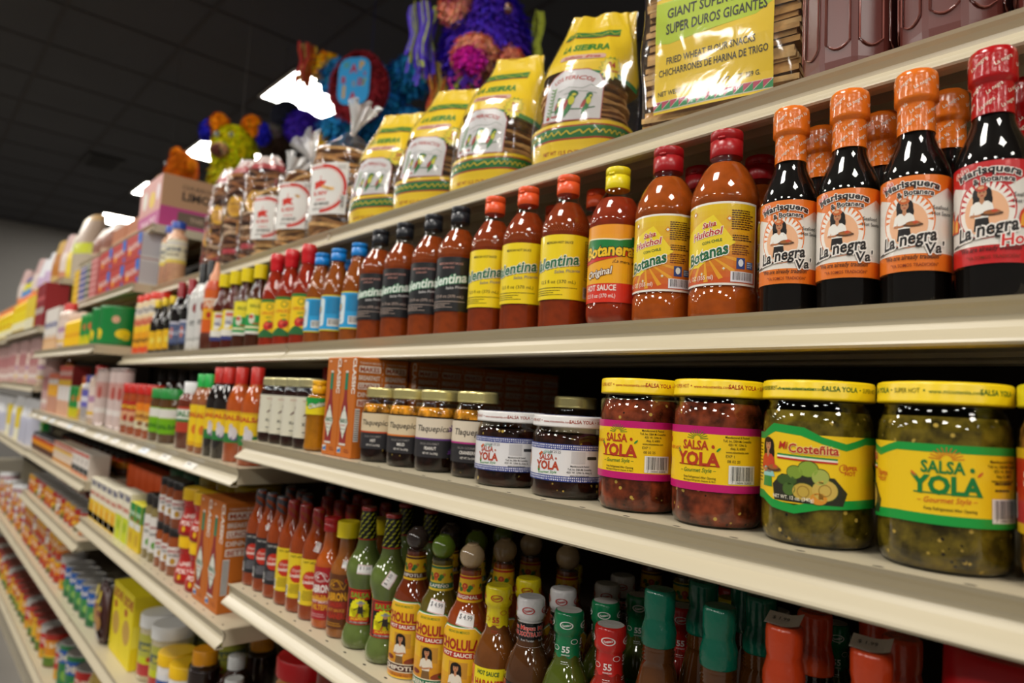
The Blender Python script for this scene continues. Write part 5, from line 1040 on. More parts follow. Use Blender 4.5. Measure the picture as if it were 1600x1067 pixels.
flexbox('yel_box', 'food_box', 'box', 'pale yellow food box', .09, .08, .16, '#e0c83a', pk('#e6cc3a', (.0, .35, '#ece8c8')))
simple('jug_juice', 'juice_jug', 'jug', 'big jug of cloudy yellow juice', [(50, 0), (68, 4), (70, 14), (70, 130), (66, 165), (50, 196), (28, 214), (20, 222), (20, 236)], '#b89a4a', (24, 226, 248, '#d8cfa8'), (50, 110, bands('#c8a85a', (.3, .7, '#7a8a3a'))), seg=36)
simple('white_lidcan', 'food_can', 'can', 'food can with pink label and white lid', can_prof(36, 96), '#cfcac8', (36, 82, 97, '#e3e3e4'), (5, 80, bands('#b8848c', (.5, .8, '#ded8d8'), (.0, .2, '#d8a01c'))), capname='lid')
# ------------------------------------------------------------------ bags on the top shelf
class Sack:
    """a filled film bag: superellipse sections, crumpled"""
    def __init__(s, zs, as_, bs, seed=1, amp=.0022, lean=0., n=2.6):
        s.zs, s.a, s.b, s.amp, s.lean, s.n = zs, as_, bs, amp, lean, n
        r = random.Random(seed); s.w = [(r.randint(2, 9), r.uniform(25, 90), r.uniform(0, 6.3), r.uniform(.4, 1)) for _ in range(6)]
    def pos(s, th, v, off):
        a = float(np.interp(v, s.zs, s.a)); b = float(np.interp(v, s.zs, s.b)); e = 2 / s.n; sn, cs = math.sin(th), math.cos(th)
        c = sum(q[3] * (1 - 2 * abs(math.sin((q[0] * th + q[1] * v + q[2]) / 2))) for q in s.w) / 3
        top = max(0, (v - s.zs[-1] * .6) / (s.zs[-1] * .4)); c *= s.amp * (1 + 2.2 * top)
        x = (a + off + c) * math.copysign(abs(sn) ** e, sn); y = -(b + off + c) * math.copysign(abs(cs) ** e, cs)
        return (x + s.lean * v * v, y, v)
    def skin(s, name, mat, off, v0=0., v1=None, nu=56, nv=34, c='#ffffff'):
        v1 = v1 or s.zs[-1]; m = M()
        for k in range(nv + 1):
            for i in range(nu): m.v.append(s.pos(2 * PI * i / nu, v0 + (v1 - v0) * k / nv, off))
        for k in range(nv):
            for i in range(nu): j = (i + 1) % nu; m.f.append((k * nu + i, k * nu + j, (k + 1) * nu + j, (k + 1) * nu + i)); m.c.append(col(c))
        m.f.append(tuple(reversed(range(nu)))); m.c.append(col(c)); return m.mesh(name, mat)
    def fn(s, R_, off=.0003): return lambda u, v, k: s.pos(u / R_, v * .001, off + k * .001)
def stack(n, r, z0, z1, seed, wob=.0022, cs=('#b07a38', '#9c652a', '#c08a48'), jit=.004):
    """a pile of fried tortillas, each a thin wavy disc"""
    m = M(); R_ = random.Random(seed); t = (z1 - z0) / n; S = 26
    for i in range(n):
        cx, cy = R_.uniform(-jit, jit), R_.uniform(-jit, jit); rr = r * R_.uniform(.94, 1.02); p = [R_.uniform(0, 6.3) for _ in range(3)]; z = z0 + i * t; o = len(m.v); q = col(R_.choice(cs)); tx, ty = R_.uniform(-.05, .05), R_.uniform(-.05, .05)
        h = t * R_.uniform(.5, .75)
        def zz(a): return z + wob * (math.sin(2 * a + p[0]) + .6 * math.sin(3 * a + p[1]) + .4 * math.sin(5 * a + p[2])) + rr * (tx * math.cos(a) + ty * math.sin(a))
        m.v.append((cx, cy, z + h)); m.v.append((cx, cy, z))
        for a in [2 * PI * j / S for j in range(S)]:
            k = rr * (1 + .02 * math.sin(4 * a + p[1])); x, y = cx + k * math.cos(a), cy + k * math.sin(a); m.v += [(x, y, zz(a)), (x * 1.0, y, zz(a) + h)]
        for j in range(S):
            a, b = o + 2 + 2 * j, o + 2 + 2 * ((j + 1) % S)
            m.f += [(a, b, b + 1, a + 1), (o, a + 1, b + 1), (o + 1, b, a)]; m.c += [q] * 3
    me = m.mesh('stack', 'toast', False); return me
def yellow_bag(seed):
    s = Sack([0, .02, .06, .12, .165, .2, .235, .262], [.062, .071, .073, .072, .066, .058, .05, .044], [.055, .069, .073, .071, .062, .042, .016, .003], seed, .0018, .35 + .1 * (seed % 3))
    R_ = 76.; U = PI * R_; a = Art(); Y = '#efcb10'
    def curve(u): return 3.5 * math.sin(u / 60 + .6)
    us = [-U + 2 * U * i / 64 for i in range(65)]
    def band(v0, v1, c, k, f=1.):
        for p, q in zip(us, us[1:]): a.poly([(p, v0 + f * curve(p)), (q, v0 + f * curve(q)), (q, v1 + f * curve(q)), (p, v1 + f * curve(p))], c, k)
    band(0, 44, Y, 0, 0); band(40, 46, Y, 1); band(46, 48.5, '#a8281a', 1); band(48.5, 64, '#12702c', 1); band(64, 66, '#a8281a', 1); band(66, 71, Y, 1)
    for i in range(140):
        p, q = -U + i * 2 * U / 140, -U + (i + 1) * 2 * U / 140; a.line([(p, 56 + curve(p) + 3.2 * math.sin(p * .62)), (q, 56 + curve(q) + 3.2 * math.sin(q * .62))], 1.6, '#d8c22a', 3)
    for cx in (-10, -10 + U, -10 - U):
        for p0 in (cx - 42,):
            a.poly([(cx - 38, 74), (cx + 38, 74), (cx + 38, 128), (cx + 30, 142), (cx + 14, 150), (cx - 14, 150), (cx - 30, 142), (cx - 38, 128)], '#b0413a', 2)
            a.poly([(cx - 36.6, 75.4), (cx + 36.6, 75.4), (cx + 36.6, 127.4), (cx + 29, 140.6), (cx + 13.6, 148.4), (cx - 13.6, 148.4), (cx - 29, 140.6), (cx - 36.6, 127.4)], '#d4d2d3', 3)
            a.text('LOS PERICOS', cx, 134, 6.2, '#b5382c', 5, .03, arc=40, width=46)
            a.line([(cx - 14, 116), (cx, 122), (cx + 12, 119), (cx + 20, 124), (cx + 30, 118)], .5, '#3c6a4a', 4); a.line([(cx - 6, 112), (cx + 10, 115), (cx + 29, 111)], .5, '#3c6a4a', 4)
            a.line([(cx - 24, 90), (cx - 12, 88), (cx, 91), (cx + 14, 89), (cx + 28, 92)], 1.5, '#1f6a2c', 5)
            for dx, s_ in ((-12, .75), (3, 1.15), (18, .95)):
                x, y = cx + dx, 92
                a.poly([(x - 5 * s_, y - 12 * s_), (x + 1 * s_, y - 3), (x + 5 * s_, y + 14 * s_), (x - 1 * s_, y + 18 * s_), (x - 5 * s_, y + 8 * s_)], '#1f7a34', 6); a.ell(x + 2 * s_, y + 17 * s_, 4 * s_, 4.4 * s_, '#1f6a30', 7); a.ell(x + 1.4 * s_, y + 9 * s_, 2.8 * s_, 5.6 * s_, '#c9c822', 8); a.ell(x + 3.2 * s_, y + 16 * s_, 1.8 * s_, 1.6 * s_, '#d8cf3a', 8); a.ell(x - 4 * s_, y + 4 * s_, 2 * s_, 7 * s_, '#a8342c', 8, rot=-15)
            for i in range(9):
                for q in (-1, 1): a.ell(cx - 26 + i * .6 + q * 2.4, 84 + i * 4.6, 2.6, .9, '#5c9a2a', 5, 8, 40 * q + 20)
            a.ell(cx - 27, 80, 3, 2.6, '#b5302a', 5); a.line([(cx - 27, 82), (cx - 20, 122)], .6, '#3c7a2a', 4); a.lines(cx - 22, 80, 20, 1, 2, 3, '#b5382c', 5, 3)
        # slanting upper edge of the printed top
        for p, q in zip(us, us[1:]):
            f = lambda u: 150 - 22 * max(0., math.sin((u - cx) / (2 * R_) * 1.) if abs(u - cx) < U / 2 else 0.)
            if abs((p + q) / 2 - cx) <= U / 2 + 1: a.poly([(p, f(p)), (q, f(q)), (q, 263), (p, 263)], Y, 1)
            if 20 < (p + q) / 2 - cx < U / 2: a.poly([(p, f(p) - 8), (q, f(q) - 8), (q, f(q)), (p, f(p))], '#1a7a30', 2)
        a.star(cx + 46, 150, 15, 20, 14, '#3c7a24', 4); a.star(cx + 46, 150, 14.2, 19, 14, '#e9d41c', 5)
        a.text('24', cx + 46, 150, 9, '#b5281f', 7, .06); a.text('TOSTADAS', cx + 46, 143, 3.8, '#b5281f', 7, .03, width=25)
        a.rrect(cx - 30, 166, cx + 34, 175, 4, '#d8b0a0', 3); a.text('Sodium Free', cx + 2, 168, 5, '#b5382c', 5, .03, .25, width=46)
        a.text('LA SIERRA', cx + 2, 184, 12, '#2f7a1c', 4, .06, width=70, out='#d8d02a', outw=.05)
        for p, q in zip(us, us[1:]):
            if abs(p - cx) < 60 and abs(q - cx) < 60: a.poly([(p, 214), (q, 214), (q, 227), (p, 227)], '#1a7a30', 3); a.line([(p, 220 + 3 * math.sin(p * .6)), (q, 220 + 3 * math.sin(q * .6))], 1.4, '#cfc22a', 5); a.poly([(p, 212), (q, 212), (q, 214), (p, 214)], '#a8281a', 3)
        a.text('NET WT 12.5 OZ (354g)', cx, 28, 5.6, '#a8381a', 3, .02, rot=1, width=60); a.ell(cx + 2, 10, 22, 5, '#d8c8b0', 2); a.lines(cx - 12, 9, 26, 2, 3, 1.4, '#a8382c', 3, 3)
    return [('tostada_stack', stack(22, .0615, .012, .142, seed, .0015, ('#bd8a48', '#a67236', '#cc9c58'), .003), []),
            ('printed_film', a.mesh('printed_film', s.fn(R_), 'print', 6., 7., .12), []), ('bag_film', s.skin('bag_film', 'film', .0022), [])]
for i, d in enumerate(('yellow tostada bag with parrot picture beside the jumbo wheat snacks', 'yellow tostada bag with parrot picture, next after the tallest one', 'yellow tostada bag with parrot picture, third from the wheat snacks', 'yellow tostada bag with parrot picture beside the clear tostada bag')):
    kind('ybag%d' % i, 'tostada_bag', 'bag', d, (32, 28, 34, 30)[i])(lambda i=i: yellow_bag(3 + i))
def tail(x, z, rot, ln=.075, rad=.034, c='#fff'):
    m = M(); n = 40; t = 9
    R_ = Matrix.Rotation(math.radians(rot), 3, 'Y')
    for k in range(t + 1):
        f = k / t; r = .005 + (rad - .005) * f ** 1.3
        for i in range(n):
            a = 2 * PI * i / n; q = r * (1 + .32 * f * math.sin(7 * a + f) + .12 * math.sin(13 * a)); p = R_ @ Vector((q * math.cos(a), q * .62 * math.sin(a), ln * f + .008 * f * math.sin(5 * a))); m.v.append((x + p.x, p.y, z + p.z))
    for k in range(t):
        for i in range(n): j = (i + 1) % n; m.f.append((k * n + i, k * n + j, (k + 1) * n + j, (k + 1) * n + i)); m.c.append(col(c))
    return m.mesh('gathered_top', 'milky')
def ring_bag(seed, W, H, rot):
    s = Sack([0, .01, .05, H * .8, H * .9, H], [W * .86, W * .97, W, W * .97, W * .5, .006], [W * .8, W * .95, W * .97, W * .93, W * .45, .006], seed, .0022, .0, 2.3)
    R_ = W * 1000; a = Art(); hw = 44; v0, v1 = 62, 62 + 112
    a.rect(-hw, v0, hw, v1, '#dcdad6', 0); cx, cy = -hw + 34, (v0 + v1) / 2
    a.ring(cx, cy, 46, 53, '#c22c22', 1, -88, 92, 30); a.ring(cx - 2, cy, 44, 44.8, '#d86a5a', 1, -80, 80, 20)
    a.rect(-hw, v1 - 12, -hw + 40, v1 - 5, '#c22c22', 1); a.text('TOSTADAS', -hw + 20, v1 - 10.5, 4, '#ecdcd6', 2, .03, width=34)
    a.poly([(cx - 16, cy + 14), (cx - 2, cy + 18), (cx + 10, cy + 16), (cx + 6, cy + 8), (cx + 12, cy), (cx - 2, cy + 3), (cx - 14, cy - 2)], '#c8382c', 2); a.line([(cx - 2, cy + 18), (cx - 2, cy + 28)], 1.6, '#c8382c', 2); a.text('EL REY', cx - 2, cy - 14, 8, '#c8382c', 2, .05, width=30)
    a.text('CASERAS', cx, cy - 26, 4, '#c8382c', 2, .02); a.text('DE MAIZ', cx + 2, cy - 36, 6, '#3a3634', 2, .05, width=32); a.lines(cx - 18, cy - 43, 30, 2, 3.4, 1.4, '#5a5654', 2, 5)
    a.bars(hw - 14, v0 + 8, 10, 34, 2, 4, '#d0ceca'); a.lines(hw - 24, v1 - 8, 20, 3, 3, 1.2, '#8a8886', 2, 6)
    zt = H * .8
    return [('tostada_stack', stack(17, W * .91, .014, zt, seed, .0055, ('#c89a5a', '#b58246', '#d6ac6c', '#a06e38'), .005), []), ('paper_label', a.mesh('paper_label', s.fn(R_, .0026), 'matte', 6., 12., .1), []),
            ('bag_film', s.skin('bag_film', 'film', .0016), []), ('gathered_top', tail(0, H - .008, rot), [])]
for i, (d, W, H, rot) in enumerate((('clear tostada bag with red ring label and twisted top flaring up', .08, .27, 22), ('clear tostada bag with red ring label behind the twisted bag', .078, .25, -25), ('clear tostada bag with red ring label beside the printed bags', .074, .24, 30))):
    kind('rbag%d' % i, 'tostada_bag', 'bag', d, (28, 34, 38)[i])(lambda i=i, W=W, H=H, rot=rot: ring_bag(11 + i, W, H, rot))
def oval_bag(seed, W, H):
    s = Sack([0, .01, .05, H * .8, H * .92, H], [W * .86, W * .97, W, W * .95, W * .7, W * .45], [W * .8, W * .95, W * .97, W * .9, W * .4, .006], seed, .0024, .0, 2.3); R_ = W * 1000; a = Art(); U = PI * R_
    for x in (-U * .62, 0, U * .62):
        a.ell(x, H * 560, 26, 30, '#e0a81a', 1, 22); a.text('TOSTADA', x, H * 570, 7, '#8a4a1a', 3, .05, width=40); a.lines(x - 16, H * 545, 32, 3, 6, 2.4, '#a8642a', 3, 3); a.poly([(x + 30, H * 300), (x + 48, H * 320), (x + 50, H * 560), (x + 36, H * 600)], '#a9b89a', 1)
        for q in range(4): a.rect(x + 8 + q * 9, H * 330, x + 12 + q * 9, H * 440, '#c88a3a', 2)
        a.rect(x - 30, H * 180, x + 12, H * 220, '#b5303c', 1); a.rect(x + 52, H * 150, x + 58, H * 760, '#b5303a', 1)
    a.rect(-U, H * 850, U, H * 960, '#b5484a', 1); a.rect(-U, H * 905, U, H * 985, '#e3d2cc', 2)
    return [('tostada_stack', stack(20, W * .9, .014, H * .84, seed, .005, ('#8a5630', '#a26c3c', '#6f4426', '#c0a080'), .004), []), ('printed_film', a.mesh('printed_film', s.fn(R_, .0006), 'print', 8., 12., .12), []), ('bag_film', s.skin('bag_film', 'film', .002), [])]
for i, (d, W, H) in enumerate((('narrow tostada bag with yellow oval, end of the row', .041, .27), ('tostada bag with yellow oval beside the end one', .053, .36), ('tall tostada bag with yellow oval and red tied top', .062, .36), ('tostada bag with yellow oval and red twisted top behind the ring labels', .06, .34))):
    kind('obag%d' % i, 'tostada_bag', 'bag', d, 40)(lambda i=i, W=W, H=H: oval_bag(21 + i, W, H))
@kind('duros', 'wheat_snack_bag', 'bag', 'tall clear bag of square wheat snacks with yellow label', 12)
def _():
    s = Sack([0, .012, .1, .3, .36], [.084, .091, .094, .093, .085], [.05, .06, .062, .06, .03], 5, .0016, 0, 5.); m = M(); r = random.Random(4); n = 46
    for i in range(n):
        z = .006 + i * .3 / n; x, y = r.uniform(-.003, .003), r.uniform(-.003, .003); q = col(r.choice(('#d0a262', '#c69756', '#d8b072'))); tl = r.uniform(-.004, .004)
        P = [(-.083 + x, -.05 + y, z + tl), (.083 + x, -.05 + y, z - tl), (.083 + x, .05 + y, z - tl), (-.083 + x, .05 + y, z + tl)]; T = [(p[0], p[1], p[2] + .0061) for p in P]
        m.add(P + T, [(0, 1, 5, 4), (1, 2, 6, 5), (2, 3, 7, 6), (3, 0, 4, 7), (4, 5, 6, 7)], q)
    a = Art(); Y = '#efc90c'; L, R_ = -68, 62; mid = (L + R_) / 2
    a.rect(L, 20, R_, 300, Y, 0)
    a.poly([(L, 103), (L + 16, 99), (R_ - 18, 106), (R_ - 2, 116), (R_, 134), (R_ - 10, 150), (L, 150)], '#b8cf1e', 1)
    a.text('GIANT SUPER DUROS', mid + 3, 129, 12, '#23260f', 3, .03, width=108); a.text('SUPER DUROS GIGANTES', mid + 3, 110.5, 12, '#23260f', 3, .03, width=110)
    a.text('FRIED WHEAT FLOUR SNACKS', mid - 2, 76, 8, '#23200c', 3, .02, width=98); a.text('CHICHARRONES DE HARINA DE TRIGO', mid, 63, 8, '#23200c', 3, .02, width=120)
    a.text('NET WEIGHT: 12.65 OZ. | CONT. NET. 359 G.', mid - 4, 40, 5.6, '#23200c', 3, .02, width=112)
    a.rect(L, 23, R_, 34, '#e9e2d2', 2)
    for i in range(13):
        x = L + i * (R_ - L) / 13; w_ = (R_ - L) / 13; a.poly([(x, 24), (x + w_, 24), (x + w_, 33)], '#1f8a4a', 4); a.poly([(x, 25), (x + w_ * .92, 33.4), (x, 33.4)], '#b83a5a', 4)
    a.poly([(L, 158), (L + 24, 164), (0, 178), (20, 172), (R_, 186), (R_, 196), (L, 176)], '#c83c3a', 2); a.poly([(L, 154), (L + 20, 158), (0, 170), (20, 164), (R_, 176), (R_, 184), (L, 168)], '#e9dfd0', 2); a.text('DUROS', mid, 212, 34, '#c8302a', 3, .05)
    return [('wheat_squares', m.mesh('wheat', 'toast', False), []), ('printed_label', a.mesh('printed_label', lambda u, v, k: (u * .001, s.pos(u / 200., v * .001, .001 + k * .001)[1], v * .001), 'print', 6., 14., .1), []), ('bag_film', s.skin('bag_film', 'film', .0026), [])]
KIND['duros']['stuff'] = 'wheat_squares'
@kind('jug', 'plastic_jug', 'jug', 'brown red facetted plastic jug')
def _():
    n = 9; m = M(); R_ = .0405
    def ring(r, z, k=1.):
        o = len(m.v)
        for i in range(n):
            for d in (-.40, .40): a = 2 * PI * (i + d + .3) / n; m.v.append((r * math.sin(a), -r * math.cos(a), z))
        return o
    rows = [ring(R_ * .9, 0), ring(R_ * .98, .004), ring(R_, .014)]
    rows += [ring(R_, .03), ring(R_, .2), ring(R_ * .9, .222), ring(R_ * .5, .245), ring(R_ * .42, .25), ring(R_ * .42, .262)]
    for p, q in zip(rows, rows[1:]):
        for i in range(2 * n): j = (i + 1) % (2 * n); m.f.append((p + i, p + j, q + j, q + i)); m.c.append(col('#63302a'))
    m.f.append(tuple(reversed(range(rows[0], rows[0] + 2 * n)))); m.c.append(col('#63302a'))
    e = M()
    for i in range(n):     # the raised arched frame round every flute
        a0, a1 = 2 * PI * (i + .3 - .36) / n, 2 * PI * (i + .3 + .36) / n; rr = R_ * math.cos(.4 * 2 * PI / n) + .0012
        pts = [(rr * math.sin(a) / math.cos((a - (a0 + a1) / 2)), -rr * math.cos(a) / math.cos((a - (a0 + a1) / 2)), z) for a, z in [(a0, .19), (a0, .03)] + [(a0 + (a1 - a0) * t / 6, .03 - .006 * math.sin(PI * t / 6)) for t in range(1, 6)] + [(a1, .03), (a1, .19)]]
        e.tube(pts, .0009, '#8a524a', 6)
    return [('jug_body', m.mesh('jug', 'plastic', False), []), ('jug_ribs', e.mesh('ribs', 'glaze'), []), ('cap', M().lathe([(19, 258), (20, 260), (20, 276), (18, 278), (18, 278), (.1, 278)], 32, '#b5201c').mesh('cap', 'plastic'), [])]

# ------------------------------------------------------------------ pinatas hung from the ceiling
def fringe(m, pts, nrm, ln, wd, c, r, droop=.8):
    for p, n in zip(pts, nrm):
        t = n.cross(Vector((0, 0, 1)));  t = t.normalized() if t.length > .05 else Vector((1, 0, 0)); t = (t + Vector((r.uniform(-.6, .6), r.uniform(-.6, .6), 0))).normalized()
        q = p + n * ln * r.uniform(.35, .7) + Vector((r.uniform(-.3, .3) * ln, r.uniform(-.3, .3) * ln, -ln * droop * r.uniform(.5, 1.1))); w_ = wd / 2
        m.add([tuple(p + t * w_), tuple(p - t * w_), tuple(q - t * w_ * .7), tuple(q + t * w_ * .7)], [(0, 1, 2, 3)], tuple(x * r.uniform(.75, 1.25) for x in c))
def blob(name, parent, cx, cy, cz, a, b, c_, colr, n, ln, wd, seed, shape=None):
    """a paper body hidden under its crepe fringe"""
    r = random.Random(seed); m = M().ellipsoid(cx, cy, cz, a, b, c_, colr, 18, 12); q = M(); P, N = [], []
    for _ in range(n):
        u, t = r.uniform(-1, 1), r.uniform(0, 2 * PI); k = math.sqrt(1 - u * u); d = Vector((k * math.cos(t), k * math.sin(t), u)); P.append(Vector((cx + a * d.x, cy + b * d.y, cz + c_ * d.z))); N.append(Vector((d.x / a, d.y / b, d.z / c_)).normalized())
    fringe(q, P, N, ln, wd, col(colr), r)
    o = link(name, m.mesh(name, 'fringe'), parent); f = link('crepe_fringe', q.mesh('crepe_fringe', 'fringe', False), o); f['kind'] = 'stuff'; return o
def streamers(name, parent, x, y, z, n, ln, spread, cs, seed):
    r = random.Random(seed); m = M()
    for i in range(n):
        a = r.uniform(0, 2 * PI); q = spread * r.random() ** .5; px, py = x + q * math.cos(a), y + q * math.sin(a); c = col(r.choice(cs)); t = r.uniform(0, PI); dx, dy = math.cos(t) * .009, math.sin(t) * .009; L = ln * r.uniform(.6, 1.)
        pts = [(px + .01 * math.sin(k * 1.3 + a), py + .008 * math.cos(k + a), z - L * k / 6) for k in range(7)]
        for p, e in zip(pts, pts[1:]): m.add([(p[0] - dx, p[1] - dy, p[2]), (p[0] + dx, p[1] + dy, p[2]), (e[0] + dx, e[1] + dy, e[2]), (e[0] - dx, e[1] - dy, e[2])], [(0, 1, 2, 3)], c)
    o = link(name, m.mesh(name, 'fringe', False), parent); o['kind'] = 'stuff'; return o
def cord(parent, x, y, z0, z1, c='#2a2a2c'): return link('hanging_cord', M().tube([(x, y, z0), (x, y, z1)], .0018, c, 6).mesh('hanging_cord', 'fringe'), parent)
def pinatas(ceil):
    # blue and yellow star with a wine red face disc
    t = thing('star_pinata', 'blue and yellow star pinata with a wine red disc hanging from the ceiling', 'pinata', (-2.824, 1.523, 1.419), math.radians(35))
    t.scale = (0.8, 0.8, 0.8); cord(t, 0, .02, .2, (ceil - 1.419) / 0.8, '#2c3060')
    blob('star_centre', t, 0, .05, 0, .2, .12, .22, '#2a8ccc', 1000, .05, .02, 1)
    d = M(); R_ = .185
    d.v = [];
    for k, (rr, yy) in enumerate(((.01, -.15), (R_ * .8, -.15), (R_, -.13), (R_, -.06))):
        for i in range(36): a = 2 * PI * i / 36; d.v.append((rr * math.cos(a) * .92, yy, rr * math.sin(a) * 1.12))
    for k in range(3):
        for i in range(36): j = (i + 1) % 36; d.f.append((k * 36 + i, k * 36 + j, (k + 1) * 36 + j, (k + 1) * 36 + i)); d.c.append(col('#9a2a32'))
    disc = link('face_disc', d.mesh('face_disc', 'fringe'), t); q = M(); r = random.Random(5); P = []; N = []
    for i in range(900):
        a = r.uniform(0, 2 * PI); k = R_ * r.uniform(.68, 1.02); P.append(Vector((k * .92 * math.cos(a), -.152 + max(0, k - R_ * .8) * .5, k * 1.12 * math.sin(a)))); N.append(Vector((.4 * math.cos(a), -1, .4 * math.sin(a))).normalized())
    fringe(q, P, N, .03, .016, col('#a53038'), r); link('crepe_fringe', q.mesh('crepe_fringe', 'fringe', False), disc)['kind'] = 'stuff'
    a = Art(); a.rrect(-100, -125, 100, 125, 60, '#35a0e0', 0)
    for s_, x, y, h, c in (('H', -52, 70, 34, '#5a9a8a'), ('A', -6, 46, 44, '#a8405a'), ('P', 44, 62, 42, '#c9a862'), ('B', -64, -8, 34, '#a8405a'), ('I', -58, -84, 60, '#c9a862'), ('R', 4, -28, 28, '#8a93a0'), ('D', 44, -22, 36, '#a8405a'), ('Y', 62, -26, 38, '#8fa86a'), ('A', 0, -98, 40, '#a8405a'), ('Y', 66, 24, 22, '#a8405a')): a.text(s_, x, y, h, c, 2, .09)
    link('disc_print', a.mesh('disc_print', lambda u, v, k: (u * .00098, -.176 - k * .001, v * .00112), 'matte', 400), disc)
    for i, (dx, dz, an) in enumerate(((-.22, .17, 135), (.25, .15, 40), (.26, -.18, -40), (-.2, -.2, 220))):
        ca, sa = math.cos(math.radians(an)), math.sin(math.radians(an))
        o = blob('star_point', t, dx * .95, .05, dz * .95, .12, .09, .1, '#2a88c4', 460, .05, .02, 10 + i); blob('point_tip', o, dx * 1.35, .05, dz * 1.35, .075, .07, .075, '#f5bc1e', 400, .045, .02, 20 + i)
    streamers('streamer_bunch', t, -.42, .0, .34, 26, .33, .05, ('#e0bc4c', '#ecd27a', '#a83434', '#c8622c'), 3); streamers('streamer_bunch', t, .42, .1, .2, 14, .3, .05, ('#3a2a8a', '#c9a640', '#c9b862'), 4)
    # purple animal with peach muzzle
    t = thing('animal_pinata', 'shaggy purple animal pinata with peach muzzle and magenta mouth, hanging', 'pinata', (-1.802, 1.412, 1.22), math.radians(40)); t.scale = (0.68, 0.68, 0.68); cord(t, 0, 0, .3, (ceil - 1.22) / 0.68)
    blob('animal_body', t, 0, .02, .06, .2, .15, .28, '#5b36cc', 2600, .06, .018, 30); blob('muzzle', t, -.02, -.13, -.08, .105, .07, .1, '#ffb08c', 1000, .035, .014, 31)
    blob('cheek', t, .14, -.07, -.09, .07, .06, .075, '#f79a78', 500, .035, .014, 32); blob('mouth', t, -.03, -.185, -.125, .075, .04, .05, '#e82cbc', 600, .035, .012, 33); blob('brow', t, -.14, -.1, .2, .075, .06, .085, '#ffae92', 500, .035, .014, 34)
    blob('cheek_tuft', t, -.15, -.15, .24, .045, .04, .045, '#c8308a', 300, .03, .012, 35); e = M().ellipsoid(.14, -.16, .13, .022, .016, .03, '#5a2c24', 14, 10); e.ellipsoid(.135, -.176, .14, .009, .006, .01, '#d8a07a', 10, 8); link('eye', e.mesh('eye', 'glaze'), t)
    streamers('streamer_bunch', t, -.33, -.02, .24, 46, .4, .07, ('#d6e35a', '#7a62e8', '#5a44cc', '#6650d8'), 36); streamers('streamer_bunch', t, .26, .06, .25, 8, .42, .025, ('#c2c84c', '#aab446'), 37); streamers('collar_streamers', t, 0, -.08, -.19, 60, .1, .15, ('#4a2a9a', '#9aa03a', '#b53a8a'), 38)
    streamers('streamer_bunch', t, -.25, .1, -.01, 34, .3, .06, ('#e0bc4c', '#c86a34', '#a82c2c', '#e6cc68'), 39); blob('animal_leg', t, -.24, .18, -.02, .07, .07, .16, '#4a2ab0', 400, .05, .02, 40)
    # yellow animal with orange and blue ears
    t = thing('animal_pinata', 'fuzzy bright yellow animal pinata with orange and blue ears, hanging', 'pinata', (-3.458, 1.15, 1.212), math.radians(50)); t.scale = (0.68, 0.68, 0.68); cord(t, .04, 0, .17, (ceil - 1.212) / 0.68, '#55524e')
    blob('animal_head', t, 0, 0, -.02, .15, .13, .18, '#d6cf12', 1700, .04, .018, 50); blob('animal_chest', t, -.02, 0, -.24, .12, .11, .12, '#c9c01c', 700, .05, .02, 51)
    for s_ in (-1, 1):
        o = blob('ear', t, s_ * .12, -.01, .17, .07, .05, .075, '#e8860e', 360, .03, .016, 52 + s_); blob('ear_tip', o, s_ * .205, .0, .125, .045, .04, .075, '#2222b5', 260, .03, .016, 55 + s_)
        link('eye', M().ellipsoid(-.03 + s_ * .05, -.125, .04, .02, .014, .022, '#9aa0a0', 14, 10).ellipsoid(-.03 + s_ * .05, -.138, .04, .009, .006, .01, '#333', 10, 8).mesh('eye', 'glaze'), t)
    o = blob('muzzle', t, -.04, -.14, -.07, .06, .05, .045, '#c9a070', 160, .02, .012, 57); blob('nose', o, -.055, -.175, -.085, .042, .03, .034, '#6a4038', 120, .016, .01, 58)
    # orange animal
    t = thing('animal_pinata', 'orange animal pinata with pale snout, hanging above the pink printed carton', 'pinata', (-4.522, 1.2, 1.332), math.radians(20)); t.scale = (0.64, 0.64, 0.64); cord(t, -.2, 0, -.1, (ceil - 1.332) / 0.64)
    blob('animal_head', t, 0, 0, 0, .16, .13, .2, '#c8640c', 1200, .025, .016, 60)
    for dx, dz, r_ in ((-.08, .2, .05), (.17, .04, .06)): blob('ear', t, dx, -.02, dz, r_, .04, r_, '#e88a14', 260, .025, .014, int(61 + dx * 50))
    blob('snout', t, -.13, -.08, -.1, .08, .07, .055, '#c89868', 240, .02, .012, 63); link('eye', M().ellipsoid(-.07, -.125, .05, .02, .014, .024, '#7a7a80', 14, 10).mesh('eye', 'glaze'), t); blob('animal_body', t, .05, 0, -.26, .15, .12, .11, '#d8d214', 700, .04, .018, 64); blob('arm', t, .17, -.05, -.24, .06, .06, .1, '#e8860e', 260, .03, .016, 65)
    blob('ruff', t, -.12, -.02, -.2, .08, .07, .06, '#8a78c8', 260, .035, .016, 66); link('bow', M().ellipsoid(.04, -.13, -.2, .028, .02, .024, '#e83aa8', 12, 8).mesh('bow', 'fringe'), t)
    # dark one
    t = thing('animal_pinata', 'dark pinata with grey mane and violet pompom, hanging below the light', 'pinata', (-3.952, 1.574, 1.607), math.radians(40)); t.scale = (0.75, 0.75, 0.75); cord(t, 0, 0, .1, (ceil - 1.607) / 0.75)
    blob('animal_head', t, .04, 0, .06, .13, .1, .13, '#20222e', 300, .015, .012, 70); blob('mane', t, -.04, -.05, -.09, .11, .08, .06, '#6a625c', 420, .03, .014, 71); blob('animal_body', t, .02, .0, -.24, .16, .13, .13, '#2a1c14', 500, .03, .016, 72); blob('pompom', t, .22, -.06, -.04, .12, .1, .12, '#5634c8', 900, .05, .02, 73)
    return
